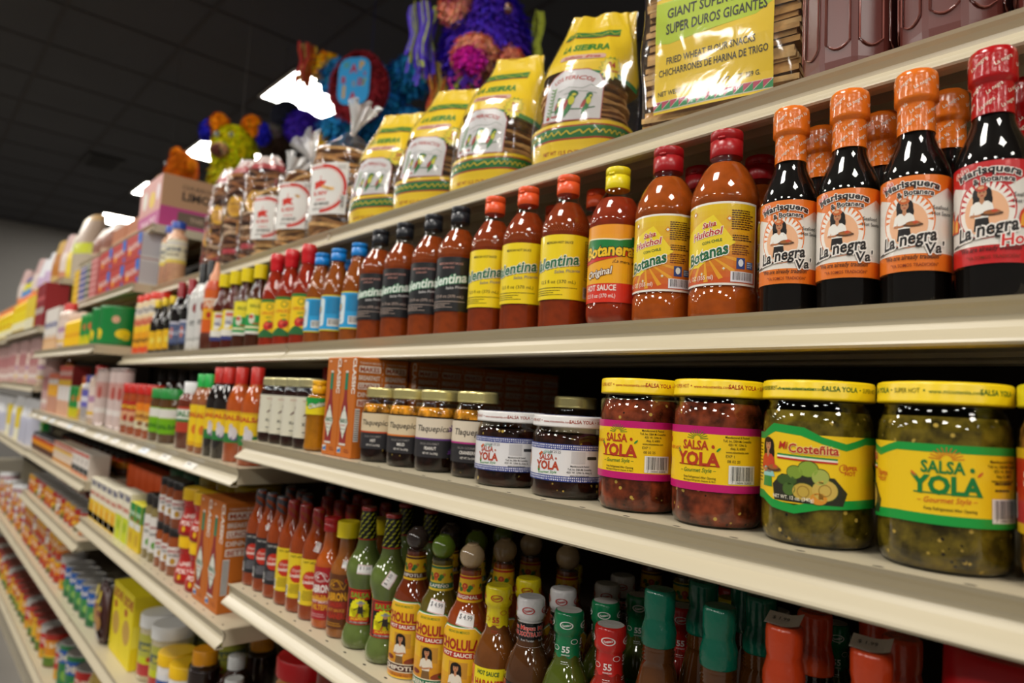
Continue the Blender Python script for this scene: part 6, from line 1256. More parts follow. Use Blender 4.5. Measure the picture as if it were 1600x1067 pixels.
# ------------------------------------------------------------------ the room
CEIL, FLOOR, WALL = 2.1, -1.15, -11.4
structure('floor', M().box(-12, -6, FLOOR - .05, 6, 6, FLOOR).mesh('floor', 'floorm', False))
ce = structure('ceiling', M().box(-12, -6, CEIL, 6, 6, CEIL + .08).mesh('ceiling', 'ceil', False))
bars = M()
for i in range(30): bars.box(-11.81 + i * .61 - .012, -6, CEIL - .006, -11.81 + i * .61 + .012, 6, CEIL + .001)
for j in range(20): bars.box(-12, -5.595 + j * .61 - .012, CEIL - .005, 6, -5.595 + j * .61 + .012, CEIL + .001)
structure('trim_ceiling_bars', bars.mesh('ceiling_bars', 'cbar', False), ce)
structure('wall_far', M().box(WALL - .1, -6, FLOOR, WALL, 6, CEIL).mesh('wall_far', 'wallm', False))
v = M().box(-7.66, 1.12, CEIL - .02, -7.2, 1.42, CEIL - .004, '#151314')
vt = thing('ceiling_vent', 'black square air vent in the dark ceiling', 'vent', (0, 0, 0))
link('vent_frame', v.mesh('vent_frame', plain('vent_black', '#161415', .6)), vt)
vm = M()
for i in range(8): vm.box(-7.62 + i * .052, 1.15, CEIL - .026, -7.60 + i * .052, 1.39, CEIL - .018)
link('vent_louvres', vm.mesh('vent_louvres', plain('vent_louvre', '#1d1a1b', .6)), vt)
LP = [(x, 2.03) for x in (-4.49, -6.25, -8.08, -9.98)] + [(-.83 + 1.83 * i, y) for y in (-.42, -2.86) for i in range(-4, 4)] + [(1.0, 2.03)]
fm = M(); fm.box(-.305, -.305, -.012, .305, -.285, .002); fm.box(-.305, .285, -.012, .305, .305, .002); fm.box(-.305, -.285, -.012, -.285, .285, .002); fm.box(.285, -.285, -.012, .305, .285, .002)
fme = fm.mesh('light_frame', plain('light_frame', '#d8d6d2', .5), False)
dme = M().add([(-.285, -.285, -.008), (.285, -.285, -.008), (.285, .285, -.008), (-.285, .285, -.008)], [(3, 2, 1, 0)], (1, 1, 1)).mesh('light_diffuser', 'diff', False)
WORDS_N = ['one', 'two', 'three', 'four', 'five', 'six', 'seven', 'eight']
VIS = {-4.49: 'square ceiling light beside the star pinata', -6.25: 'square ceiling light behind the yellow pinata', -8.08: 'square ceiling light hidden past the yellow pinata', -9.98: 'small distant ceiling light over the far shelves'}
for i, (x, y) in enumerate(LP):
    n_ = sorted(q for q, r_ in LP if r_ == y).index(x)
    lab = VIS.get(x) if y == 2.03 and x in VIS else 'square lit panel %s of the %s aisle, counted from the far wall' % (WORDS_N[n_], {-.42: 'near', -2.86: 'next'}.get(y, 'rear'))
    t = thing('ceiling_light', lab, 'ceiling light', (x, y, CEIL), 0, 'square ceiling lights')
    link('light_frame', fme, t); link('light_diffuser', dme, t)

# ------------------------------------------------------------------ gondola shelving
def rail_profile(L, z):
    """closed outline (y, z) of the price rail: thin curled sheet, hollow to the front"""
    out = [(0, 0), (.0012, -.003), (.004, -.006), (.0065, -.011), (.0065, -.015), (.003, -.02), (-.004, -.0255), (-.0075, -.0285), (-.0085, -.0305), (-.0075, -.0325), (-.003, -.033), (.006, -.033)]
    inn = [(.006, -.0318), (-.003, -.0318), (-.0068, -.0312), (-.0072, -.0302), (-.0066, -.0294), (-.003, -.0268), (.0043, -.0208), (.0078, -.0155), (.0078, -.0106), (.0053, -.0052), (.0026, -.0022), (.0026, .0)]
    return [(L + y, z + q) for y, q in out + inn]
SECX = {1: (-1.209, .5), 2: (-2.429, -1.209), 3: (-3.649, -2.429), 4: (-4.869, -3.649), 5: (-6.089, -4.869), 6: (-7.309, -6.089)}
BACK = .93
LEV = {1: dict(A=(.313, .59), B=(.0875, .525), C=(-.0875, .46), D=(-.3325, .46), E=(-.70, .46), G=(-.985, .46)),
       2: dict(A=(.313, .59), B=(.0875, .525), C=(-.137, .458), D=(-.41, .458), E=(-.70, .46), G=(-.985, .46)),
       3: dict(T=(.526, .576), A=(.322, .535), B=(.1155, .444), C=(-.137, .46), D=(-.305, .46), E=(-.485, .46), F=(-.70, .46), G=(-.985, .46)),
       4: dict(T=(.461, .518), A=(.2316, .452), B=(-.032, .459), C=(-.31, .46), F=(-.70, .46), G=(-.985, .46))}
for q in (5, 6): LEV[q] = dict(T=(.45, .518), A=(.22, .46), B=(-.04, .46), C=(-.33, .46), F=(-.70, .46), G=(-.985, .46))
NUM = {1: 'the near bay', 2: 'the second bay', 3: 'the third bay', 4: 'the fourth bay', 5: 'the fifth bay', 6: 'the last bay'}
HOLD = {(1, 'A'): 'under the tostada bags and jugs', (1, 'B'): 'under the tall hot sauces', (1, 'C'): 'under the salsa jars', (1, 'D'): 'under the tagged hot sauces', (1, 'E'): 'under the white capped bottles', (1, 'G'): 'at the floor', (2, 'A'): 'under the ring label bags', (2, 'B'): 'under the soy sauce', (2, 'C'): 'under the spice jars', (2, 'D'): 'under the red chili jars', (2, 'E'): 'under the yellow carton', (2, 'G'): 'at the floor', (3, 'T'): 'under the pink carton', (3, 'A'): 'under the cookie boxes', (3, 'B'): 'under the green can', (3, 'C'): 'under the violet bottles', (3, 'D'): 'under the orange jars', (3, 'E'): 'under the red cans', (3, 'F'): 'under the orange cans', (3, 'G'): 'at the floor'}
holes = {}
for s_, lv in LEV.items():
    x0, x1 = SECX[s_]
    for k, (z, L) in lv.items():
        pos = HOLD.get((s_, k)) or {'T': 'topmost', 'A': 'second from top', 'B': 'third from top', 'C': 'fourth from top', 'F': 'second from floor', 'G': 'at the floor'}[k]
        t = thing('shelf', 'cream metal shelf in %s, %s' % (NUM[s_], pos), 'shelf', (0, 0, 0), 0, 'cream gondola shelves')
        g = .0015
        d = M().box(x0 + g, L + .0026, z - .004, x1 - g, BACK - .022, z - .0015); d.box(x0 + g, L + .004, z - .03, x0 + .004, BACK - .022, z - .004); d.box(x1 - .004, L + .004, z - .03, x1 - g, BACK - .022, z - .004)
        link('shelf_deck', d.mesh('shelf_deck', 'enamel', False), t)
        link('price_rail', M().prism(rail_profile(L, z), x0 + g, x1 - g, (1, 1, 1)).mesh('price_rail', 'enamel', False), t)
        if s_ <= 3:
            rb = M()
            for y in (q for q in (L + .05, L + .12, L + .2, L + .27) if q < BACK - .06): rb.box(x0 + .006, y, z - .022, x1 - .006, y + .03, z - .004)
            link('underside_ribs', rb.mesh('underside_ribs', 'enamel', False), t)
        if k in 'CD' and s_ <= 2:
            h = Art(); i = 0
            while x0 + .04 + i * .05 < min(x1, .0): h.ell((x0 + .04 + i * .05) * 1000, (L + .0125) * 1000, 3.6, 1.5, '#2c2620', 0, 10); i += 1
            link('deck_slots', h.mesh('deck_slots', plane_z((z - .0015) * 1000), 'matte', 400), t)['kind'] = 'stuff'
        if k == 'C' and s_ in (2, 3):
            r_ = random.Random(s_); x = x0 + .1
            while x < x1 - .12:
                q = M().add([(x, L + .0064 - .0008, z - .0158), (x + .066, L + .0064 - .0008, z - .0158), (x + .066, L - .0045 - .0010, z - .0262), (x, L - .0045 - .0010, z - .0262)], [(3, 2, 1, 0)], col(r_.choice(('#e6e2da', '#dfe4ea', '#e8e0d4'))))
                q.add([(x + .008, L + .0045 - .0012, z - .0178), (x + .034, L + .0045 - .0012, z - .0178), (x + .034, L + .0025 - .0012, z - .0198), (x + .008, L + .0025 - .0012, z - .0198)], [(3, 2, 1, 0)], col('#6a6a6e'))
                link('price_label', q.mesh('price_label', 'matte', False), t); x += r_.choice((.09, .12, .17))
        if k == 'G':
            link('kick_plate', M().box(x0 + g, L + .02, FLOOR, x1 - g, L + .03, z - .03).mesh('kick_plate', 'enamel', False), t)
    t = thing('shelving_frame', 'dark back panel and uprights of %s' % NUM[s_], 'shelving frame', (0, 0, 0), 0, 'gondola frames')
    top = {1: .40, 2: .40, 3: .515}.get(s_, .52)
    link('back_panel', M().box(x0 + .001, BACK, FLOOR + .02, x1 - .001, BACK + .03, top).mesh('back_panel', 'dark', False), t)
    for xx in (x0, x1 - .03) if s_ == 1 else (x0,): link('upright', M().box(xx, BACK - .018, FLOOR, xx + .03, BACK - .0005, top).mesh('upright', 'dark', False), t)

# ------------------------------------------------------------------ goods
def parts_of(key):
    k = KIND[key]
    if k['parts'] is None: k['parts'] = k['fn']()
    return k
WORDS = ['', 'first', 'second', 'third', 'fourth', 'fifth', 'sixth', 'seventh', 'eighth', 'ninth', 'tenth', 'eleventh', 'twelfth', 'thirteenth', 'fourteenth', 'fifteenth', 'sixteenth', 'seventeenth', 'eighteenth', 'nineteenth', 'twentieth']
CNT = ['', 'one', 'two', 'three', 'four', 'five', 'six', 'seven', 'eight', 'nine', 'ten', 'eleven', 'twelve', 'thirteen', 'fourteen', 'fifteen', 'sixteen', 'seventeen', 'eighteen', 'nineteen', 'twenty']
def place(key, x, y, z, dyaw, label, group):
    k = parts_of(key); t = thing(k['name'], label, k['cat'], (x, y, z), math.radians(k['yaw'] + dyaw), group)
    for nm, me, sub in k['parts']:
        o = link(nm, me, t)
        if nm in ('tostada_stack', 'wheat_squares'): o['kind'] = 'stuff'
        for n2, m2, _ in sub: link(n2, m2, o)
    return t
# kind, shelf, row, x, y, z, extra turn in degrees
ITEMS = [
('ybag3','A1','f',-1.1805,0.705,0.3116,0), ('ybag2','A1','f',-1.0197,0.705,0.3116,0), ('ybag1','A1','f',-0.8467,0.705,0.3116,0),
('ybag0','A1','f',-0.6553,0.705,0.3116,0), ('duros','A1','f',-0.401,0.675,0.3116,0), ('jug','A1','f',-0.2565,0.64,0.3116,-5.378165389756977),
('jug','A1','f',-0.172,0.64,0.3116,-5.166613728586347), ('jug','A1','f',-0.087,0.64,0.3116,-5.353456014927444), ('rbag0','A2','f',-1.352,0.7,0.3116,0),
('rbag1','A2','f',-1.542,0.705,0.3116,0), ('rbag2','A2','f',-1.705,0.705,0.3116,0), ('obag3','A2','f',-1.845,0.71,0.3116,0),
('obag2','A2','f',-1.982,0.71,0.3116,0), ('obag1','A2','f',-2.114,0.705,0.3116,0), ('obag0','A2','f',-2.225,0.715,0.3116,0),
('cream_tall','A2','f',-2.397,0.63,0.3116,0), ('cream_tall','A2','f',-2.315,0.625,0.3116,0), ('blue_cap','B1','f',-1.1577,0.561,0.0861,0),
('blue_cap','B1','f',-1.0956,0.561,0.0861,0), ('blue_cap','B1','f',-1.0233,0.561,0.0861,0), ('val_black','B1','f',-0.9657,0.566,0.0861,0),
('val_black','B1','f',-0.8938,0.566,0.0861,0), ('val_black','B1','f',-0.8178,0.566,0.0861,0), ('val_black','B1','f',-0.7532,0.566,0.0861,0),
('val_yellow','B1','f',-0.6788,0.566,0.0861,0), ('val_yellow','B1','f',-0.6151,0.566,0.0861,0), ('val_yellow','B1','f',-0.5465,0.566,0.0861,0),
('botanera','B1','f',-0.4722,0.5665,0.0861,0), ('huichol','B1','f',-0.4083,0.569,0.0861,0), ('huichol','B1','f',-0.3419,0.569,0.0861,0),
('sea_orange','B1','f',-0.274,0.5606,0.0861,16), ('sea_orange','B1','f',-0.2246,0.5606,0.0861,12), ('sea_orange','B1','f',-0.1752,0.5606,0.0861,9),
('sea_red','B1','f',-0.1258,0.5606,0.0861,6), ('blue_cap','B1','b',-1.1699,0.62,0.0861,0), ('val_yellow','B1','b',-0.6439,0.6432,0.0861,0),
('val_yellow','B1','b',-0.554,0.6262,0.0861,0), ('huichol','B1','b',-0.415,0.636,0.0861,0), ('huichol','B1','b',-0.3497,0.6481,0.0861,0),
('sea_orange','B1','b',-0.2717,0.6152,0.0861,0), ('sea_orange','B1','b',-0.2206,0.6185,0.0861,0), ('sea_orange','B1','b',-0.1679,0.6107,0.0861,0),
('sea_red','B1','b',-0.1185,0.625,0.0861,0), ('sriracha','B2','f',-1.2181,0.562,0.0861,0), ('sriracha','B2','f',-1.2926,0.562,0.0861,0),
('sriracha','B2','f',-1.3624,0.562,0.0861,0), ('yel_navy','B2','f',-1.6511,0.5595,0.0861,0), ('yel_navy','B2','f',-1.5812,0.5595,0.0861,0),
('yel_green','B2','f',-1.5125,0.5595,0.0861,0), ('yel_green','B2','f',-1.4393,0.5595,0.0861,0), ('squeeze_or','B2','f',-1.724,0.561,0.0861,0),
('soy_white','B2','f',-1.838,0.566,0.0861,0), ('soy_white','B2','f',-1.7772,0.566,0.0861,0), ('red_blue','B2','f',-1.9814,0.559,0.0861,0),
('red_blue','B2','f',-1.8946,0.559,0.0861,0), ('thin_yel','B2','f',-2.1775,0.554,0.0861,0), ('thin_yel','B2','f',-2.1047,0.554,0.0861,0),
('thin_yel','B2','f',-2.0332,0.554,0.0861,0), ('tub_red','B2','f',-2.372,0.575,0.0861,0), ('tub_red','B2','f',-2.298,0.575,0.0861,0),
('tub_red','B2','f',-2.2255,0.575,0.0861,0), ('jar_cream','C1','f',-1.1836,0.503,-0.0889,0), ('jar_cream','C1','f',-1.1362,0.503,-0.0889,0),
('jar_cream','C1','f',-1.0888,0.503,-0.0889,0), ('jar_cream','C1','f',-1.0414,0.503,-0.0889,0), ('amber','C1','f',-0.9984,0.497,-0.0889,0),
('carton_small','C1','f',-0.8847,0.5045,-0.0889,0), ('carton_small','C1','f',-0.9292,0.5045,-0.0889,0), ('carton_small','C1','b',-0.8847,0.548,-0.0889,0),
('carton_small','C1','b',-0.9292,0.548,-0.0889,0), ('carton_small','C1','c',-0.8695,0.5955,-0.0889,0), ('carton_small','C1','c',-0.8695,0.639,-0.0889,0),
('carton_small','C1','c',-0.8695,0.6825,-0.0889,0), ('carton_small','C1','c',-0.8695,0.726,-0.0889,0), ('carton_small','C1','c',-0.8695,0.7695,-0.0889,0),
('carton_small','C1','c',-0.8695,0.813,-0.0889,0), ('carton_small','C1','c',-0.8695,0.8565,-0.0889,0), ('tlaq_hot','C1','f',-0.8353,0.5145,-0.0889,0),
('tlaq_mild','C1','f',-0.7702,0.517,-0.0889,0), ('tlaq_peanut','C1','f',-0.7108,0.521,-0.0889,0), ('tlaq_cran','C1','f',-0.6453,0.529,-0.0889,0),
('tlaq_back','C1','b',-0.55,0.6,-0.0889,0), ('tlaq_back','C1','b',-0.478,0.6,-0.0889,0), ('tlaq_back','C1','b',-0.41,0.6,-0.0889,0),
('jar_white','C1','f',-0.5731,0.52,-0.0889,0), ('jar_white','C1','f',-0.4827,0.52,-0.0889,0), ('jar_red','C1','f',-0.3937,0.519,-0.0889,0),
('jar_red','C1','f',-0.3127,0.519,-0.0889,0), ('jar_green','C1','f',-0.2302,0.5212,-0.0889,105), ('jar_green','C1','f',-0.1464,0.5212,-0.0889,5),
('jar_edge','C1','f',-0.0661,0.521,-0.0889,0), ('spice_red2','C1','b',-1.15,0.6,-0.0889,0), ('spice_red2','C1','b',-1.08,0.6,-0.0889,0),
('spice_red2','C1','b',-1.01,0.6,-0.0889,0), ('lou_black','D1','f',-1.1929,0.501,-0.3339,0), ('lou_black_tag','D1','f',-1.1492,0.501,-0.3339,0),
('lou_black','D1','f',-1.1056,0.501,-0.3339,0), ('lou_yellow','D1','f',-1.0619,0.501,-0.3339,0), ('lou_yellow','D1','f',-1.0182,0.501,-0.3339,0),
('lou_yellow_tag','D1','f',-0.9744,0.501,-0.3339,0), ('cab_red','D1','f',-0.9302,0.5014,-0.3339,0), ('cab_yel','D1','f',-0.8835,0.5014,-0.3339,0),
('green_a','D1','f',-0.8348,0.5034,-0.3339,0), ('green_b','D1','f',-0.7731,0.5034,-0.3339,0), ('chol_chip','D1','f',-0.7198,0.506,-0.3339,0),
('chol_green','D1','f',-0.6651,0.506,-0.3339,0), ('chol_orig','D1','f',-0.6111,0.506,-0.3339,0), ('yuc_yel','D1','f',-0.5597,0.5035,-0.3339,0),
('yuc_wht','D1','f',-0.5099,0.5035,-0.3339,0), ('yuc_grn','D1','f',-0.4572,0.5035,-0.3339,0), ('yuc_red','D1','f',-0.406,0.5035,-0.3339,0),
('con_grn','D1','f',-0.3586,0.51,-0.3339,0), ('con_grn','D1','f',-0.3011,0.51,-0.3339,0), ('con_or','D1','f',-0.2473,0.51,-0.3339,0),
('con_or','D1','f',-0.1862,0.51,-0.3339,0), ('wide_red','D1','f',-0.112,0.53,-0.3339,0), ('lou_black','D1','b',-1.2174,0.5657,-0.3339,0),
('lou_black','D1','b',-1.1638,0.5619,-0.3339,0), ('lou_black','D1','b',-1.1178,0.5514,-0.3339,0), ('lou_black','D1','c',-1.2098,0.643,-0.3339,0),
('lou_black','D1','c',-1.1669,0.6517,-0.3339,0), ('lou_yellow','D1','b',-1.0766,0.5665,-0.3339,0), ('lou_yellow','D1','b',-1.0294,0.5649,-0.3339,0),
('lou_yellow','D1','b',-0.9856,0.5624,-0.3339,0), ('lou_yellow','D1','c',-1.0747,0.6246,-0.3339,0), ('lou_yellow','D1','c',-1.0295,0.616,-0.3339,0),
('lou_yellow','D1','c',-0.9816,0.6228,-0.3339,0), ('cab_yel_back','D1','b',-0.8861,0.5547,-0.3339,0), ('green_back','D1','b',-0.8387,0.5663,-0.3339,0),
('green_back','D1','c',-0.7833,0.5711,-0.3339,0), ('chol_chip_b','D1','b',-0.7236,0.5603,-0.3339,0), ('chol_green_b','D1','b',-0.6697,0.5601,-0.3339,0),
('chol_green_b','D1','c',-0.6797,0.6139,-0.3339,0), ('chol_orig_b','D1','b',-0.6157,0.5598,-0.3339,0), ('chol_orig_b','D1','c',-0.6257,0.6129,-0.3339,0),
('chol_orig_b','D1','d',-0.5526,0.6021,-0.3339,0), ('yuc_yel','D1','b',-0.5648,0.5522,-0.3339,0), ('yuc_yel','D1','c',-0.5839,0.6429,-0.3339,0),
('yuc_wht','D1','b',-0.5139,0.5552,-0.3339,0), ('yuc_wht','D1','c',-0.5028,0.6149,-0.3339,0), ('yuc_wht','D1','d',-0.5182,0.6613,-0.3339,0),
('yuc_grn','D1','b',-0.4582,0.5588,-0.3339,0), ('yuc_grn','D1','c',-0.4541,0.6094,-0.3339,0), ('yuc_red','D1','b',-0.4054,0.6147,-0.3339,0),
('yuc_red','D1','c',-0.4176,0.7305,-0.3339,0), ('con_grn','D1','b',-0.3536,0.5703,-0.3339,0), ('con_grn','D1','b',-0.2977,0.5709,-0.3339,0),
('con_or_b','D1','b',-0.2495,0.5659,-0.3339,0), ('con_or_b','D1','b',-0.1835,0.5593,-0.3339,0), ('con_or_b','D1','c',-0.2132,0.5952,-0.3339,0),
('con_grn','D1','c',-0.3367,0.6143,-0.3339,0), ('chol_chip_b','D1','e',-0.5146,0.7127,-0.3339,0), ('chol_green_b','D1','e',-0.4611,0.7029,-0.3339,0),
('yuc_yel','D1','e',-0.3933,0.6879,-0.3339,0), ('yuc_wht','D1','e',-0.3443,0.69,-0.3339,0), ('yuc_grn','D1','e',-0.29,0.7,-0.3339,0),
('con_grn','D1','e',-0.235,0.69,-0.3339,0), ('con_or_b','D1','e',-0.18,0.69,-0.3339,0), ('con_or_b','D1','e',-0.125,0.68,-0.3339,0),
('red_lid','E1','f',-1.13,0.58,-0.7014,0), ('brown_big','E1','f',-1.005,0.56,-0.7014,0), ('brown_big','E1','f',-0.885,0.56,-0.7014,0),
('white_pet','E1','f',-1.155,0.735,-0.7014,0), ('can_silver','C2','f',-2.3168,0.502,-0.1384,0), ('can_silver','C2','f',-2.2366,0.502,-0.1384,0),
('spice_red2','C2','f',-2.1415,0.5,-0.1384,0), ('spice_red2','C2','f',-2.0716,0.5,-0.1384,0), ('spice_red','C2','f',-1.9887,0.5,-0.1384,0),
('spice_red','C2','f',-1.9111,0.5,-0.1384,0), ('spice_grn','C2','f',-1.856,0.51,-0.1384,0), ('spice_grn','C2','f',-1.779,0.51,-0.1384,0),
('white_cap','C2','f',-1.6387,0.508,-0.1384,0), ('yel_label','C2','f',-1.549,0.498,-0.1384,0), ('yel_label','C2','f',-1.5022,0.498,-0.1384,0),
('dark_red','C2','f',-1.4543,0.502,-0.1384,0), ('dark_red','C2','f',-1.4043,0.502,-0.1384,0), ('orange_red','C2','f',-1.3378,0.502,-0.1384,0),
('orange_red','C2','f',-1.262,0.502,-0.1384,0), ('black_tall','C2','b',-2.28,0.62,-0.1384,0), ('black_tall','C2','b',-2.18,0.62,-0.1384,0),
('black_tall','C2','b',-2.08,0.62,-0.1384,0), ('black_tall','C2','b',-1.98,0.62,-0.1384,0), ('black_tall','C2','b',-1.88,0.62,-0.1384,0),
('black_tall','C2','b',-1.78,0.62,-0.1384,0), ('black_tall','C2','b',-1.68,0.62,-0.1384,0), ('season_yel','D2','f',-2.385,0.5,-0.4114,0),
('season_yel','D2','f',-2.319,0.5,-0.4114,0), ('season_yel','D2','f',-2.253,0.5,-0.4114,0), ('season_yel','D2','f',-2.187,0.5,-0.4114,0),
('season_yel','D2','f',-2.121,0.5,-0.4114,0), ('season_lime','D2','f',-2.055,0.5,-0.4114,0), ('season_lime','D2','f',-1.989,0.5,-0.4114,0),
('pouch_green','D2','f',-1.925,0.495,-0.4114,0), ('pouch_green','D2','f',-1.87,0.495,-0.4114,0), ('spice_white','D2','f',-1.815,0.502,-0.4114,0),
('spice_white','D2','f',-1.766,0.502,-0.4114,0), ('spice_stack','D2','f',-1.716,0.502,-0.4114,0), ('spice_stack','D2','u',-1.716,0.502,-0.3112,0),
('spice_stack','D2','f',-1.669,0.502,-0.4114,0), ('spice_stack','D2','u',-1.669,0.502,-0.3112,0), ('spice_stack','D2','f',-1.622,0.502,-0.4114,0),
('spice_stack','D2','u',-1.622,0.502,-0.3112,0), ('red_shaker','D2','f',-1.548,0.512,-0.4114,0), ('red_shaker','D2','u',-1.548,0.512,-0.3132,0),
('red_shaker','D2','f',-1.4765,0.512,-0.4114,0), ('red_shaker','D2','u',-1.4765,0.512,-0.3132,0), ('carton_large','D2','f',-1.4,0.512,-0.4114,0),
('carton_large','D2','b',-1.4,0.583,-0.4114,0), ('carton_large','D2','f',-1.3305,0.512,-0.4114,0), ('carton_large','D2','b',-1.3305,0.583,-0.4114,0),
('jar_yel_big','D2','b',-1.75,0.63,-0.4114,0), ('jar_yel_big','D2','b',-1.635,0.63,-0.4114,0), ('jar_yel_big','D2','b',-1.52,0.63,-0.4114,0),
('jar_green_big','D2','b',-1.99,0.63,-0.4114,0), ('jar_green_big','D2','b',-1.875,0.63,-0.4114,0), ('pack_orange','D2','b',-2.38,0.6,-0.4114,0),
('pack_orange','D2','b',-2.305,0.6,-0.4114,0), ('pack_orange','D2','b',-2.23,0.6,-0.4114,0), ('pack_orange','D2','b',-2.155,0.6,-0.4114,0),
('pack_orange','D2','b',-2.08,0.6,-0.4114,0), ('snack_bag','E2','f',-2.205,0.5,-0.7014,0), ('snack_bag','E2','f',-2.128,0.49,-0.7014,0),
('milk_box','E2','f',-2.037,0.54,-0.7014,0), ('milk_box','E2','f',-1.935,0.54,-0.7014,0), ('cream_lid','E2','f',-1.83,0.545,-0.7014,0),
('cream_lid','E2','f',-1.733,0.545,-0.7014,0), ('blue_yel','E2','f',-1.645,0.53,-0.7014,0), ('blue_yel','E2','f',-1.562,0.53,-0.7014,0),
('dark_oran','E2','f',-1.487,0.535,-0.7014,0), ('dark_oran','E2','b',-1.5,0.66,-0.7014,0), ('white_pet','E2','f',-1.41,0.57,-0.7014,0),
('clear_pet','E2','f',-1.315,0.53,-0.7014,0), ('clear_pet','E2','f',-1.2575,0.64,-0.7014,0), ('cream_lid','E2','b',-1.79,0.66,-0.7014,0),
('cream_lid','E2','b',-1.69,0.66,-0.7014,0), ('can_blue','E2','f',-2.385,0.52,-0.7014,0), ('can_blue','E2','f',-2.297,0.52,-0.7014,0),
('can_blue','E2','b',-2.38,0.62,-0.7014,0), ('can_blue','E2','b',-2.292,0.62,-0.7014,0), ('can_blue','E2','b',-2.204,0.62,-0.7014,0),
('can_big_red','G2','f',-2.36,0.535,-0.9864,0), ('jug_juice','G2','f',-2.2,0.55,-0.9864,0), ('jug_juice','G2','f',-2.05,0.55,-0.9864,0),
('tall_pink','C3','f',-3.58,0.515,-0.1384,0), ('tall_pink','C3','f',-3.495,0.515,-0.1384,0), ('box_amber','C3','f',-3.4,0.51,-0.1384,0),
('box_amber','C3','f',-3.325,0.51,-0.1384,0), ('box_amber','C3','f',-3.25,0.51,-0.1384,0), ('box_redtop','C3','f',-3.16,0.515,-0.1384,0),
('box_redtop','C3','f',-3.074,0.515,-0.1384,0), ('box_redtop','C3','f',-2.988,0.515,-0.1384,0), ('green_jar','C3','f',-2.895,0.515,-0.1384,0),
('green_jar','C3','f',-2.812,0.515,-0.1384,0), ('orange_cap','C3','f',-2.748,0.5,-0.1384,0), ('blue_bottle','C3','f',-2.7004,0.5,-0.1384,0),
('blue_bottle','C3','f',-2.65,0.5,-0.1384,0), ('blue_bottle','C3','f',-2.5996,0.5,-0.1384,0), ('red_top','C3','f',-2.545,0.5,-0.1384,0),
('can_silver','C3','f',-2.485,0.5,-0.1384,0), ('box_orange_d3','D3','f',-3.62,0.505,-0.3064,0), ('box_orange_d3','D3','f',-3.555,0.505,-0.3064,0),
('box_orange_d3','D3','f',-3.49,0.505,-0.3064,0), ('box_orange_d3','D3','f',-3.425,0.505,-0.3064,0), ('box_orange_d3','D3','f',-3.36,0.505,-0.3064,0),
('box_orange_d3','D3','f',-3.295,0.505,-0.3064,0), ('box_orange_d3','D3','f',-3.23,0.505,-0.3064,0), ('box_orange_d3','D3','f',-3.165,0.505,-0.3064,0),
('pack_white','D3','f',-3.085,0.505,-0.3064,0), ('pack_white','D3','f',-3.019,0.505,-0.3064,0), ('pack_white','D3','f',-2.953,0.505,-0.3064,0),
('pack_white','D3','f',-2.887,0.505,-0.3064,0), ('pack_white','D3','f',-2.821,0.505,-0.3064,0), ('pack_white','D3','f',-2.755,0.505,-0.3064,0),
('can_black','D3','f',-2.689,0.505,-0.3064,0), ('can_black','D3','f',-2.623,0.505,-0.3064,0), ('can_black','D3','f',-2.557,0.505,-0.3064,0),
('can_black','D3','f',-2.49,0.505,-0.3064,0), ('box_orange_d3','D3','b',-3.55,0.6,-0.3064,0), ('box_orange_d3','D3','b',-3.46,0.6,-0.3064,0),
('box_orange_d3','D3','b',-3.37,0.6,-0.3064,0), ('box_orange_d3','D3','b',-3.28,0.6,-0.3064,0), ('box_orange_d3','D3','b',-3.19,0.6,-0.3064,0),
('box_orange_d3','D3','b',-3.1,0.6,-0.3064,0), ('box_orange_d3','D3','b',-3.01,0.6,-0.3064,0), ('box_orange_d3','D3','b',-2.92,0.6,-0.3064,0),
('box_orange_d3','D3','b',-2.83,0.6,-0.3064,0), ('box_orange_d3','D3','b',-2.74,0.6,-0.3064,0), ('box_orange_d3','D3','b',-2.65,0.6,-0.3064,0),
('box_orange_d3','D3','b',-2.56,0.6,-0.3064,0), ('can_orange','E3','f',-3.6,0.515,-0.4864,0), ('can_orange','E3','f',-3.517,0.515,-0.4864,0),
('can_redrim','E3','f',-3.434,0.515,-0.4864,0), ('can_white','E3','f',-3.351,0.515,-0.4864,0), ('can_redrim','E3','f',-3.268,0.515,-0.4864,0),
('can_orange','E3','f',-3.185,0.515,-0.4864,0), ('can_orange','E3','f',-3.102,0.515,-0.4864,0), ('can_redrim','E3','f',-3.019,0.515,-0.4864,0),
('can_white','E3','f',-2.936,0.515,-0.4864,0), ('can_redrim','E3','f',-2.853,0.515,-0.4864,0), ('can_orange','E3','f',-2.77,0.515,-0.4864,0),
('can_orange','E3','f',-2.687,0.515,-0.4864,0), ('can_redrim','E3','f',-2.604,0.515,-0.4864,0), ('can_white','E3','f',-2.521,0.515,-0.4864,0),
('can_white','E3','b',-3.58,0.61,-0.4864,0), ('can_redrim','E3','b',-3.49,0.61,-0.4864,0), ('can_redrim','E3','b',-3.4,0.61,-0.4864,0),
('can_white','E3','b',-3.31,0.61,-0.4864,0), ('can_redrim','E3','b',-3.22,0.61,-0.4864,0), ('can_redrim','E3','b',-3.13,0.61,-0.4864,0),
('can_white','E3','b',-3.04,0.61,-0.4864,0), ('can_redrim','E3','b',-2.95,0.61,-0.4864,0), ('can_redrim','E3','b',-2.86,0.61,-0.4864,0),
('can_white','E3','b',-2.77,0.61,-0.4864,0), ('can_redrim','E3','b',-2.68,0.61,-0.4864,0), ('can_redrim','E3','b',-2.59,0.61,-0.4864,0),
('can_orange','F3','f',-3.605,0.515,-0.7014,0), ('can_orange','F3','u',-3.605,0.515,-0.6269,0), ('can_orange','F3','f',-3.5285,0.515,-0.7014,53),
('can_orange','F3','u',-3.5285,0.515,-0.6269,31), ('can_redrim','F3','f',-3.452,0.515,-0.7014,36), ('can_orange','F3','u',-3.452,0.515,-0.6269,62),
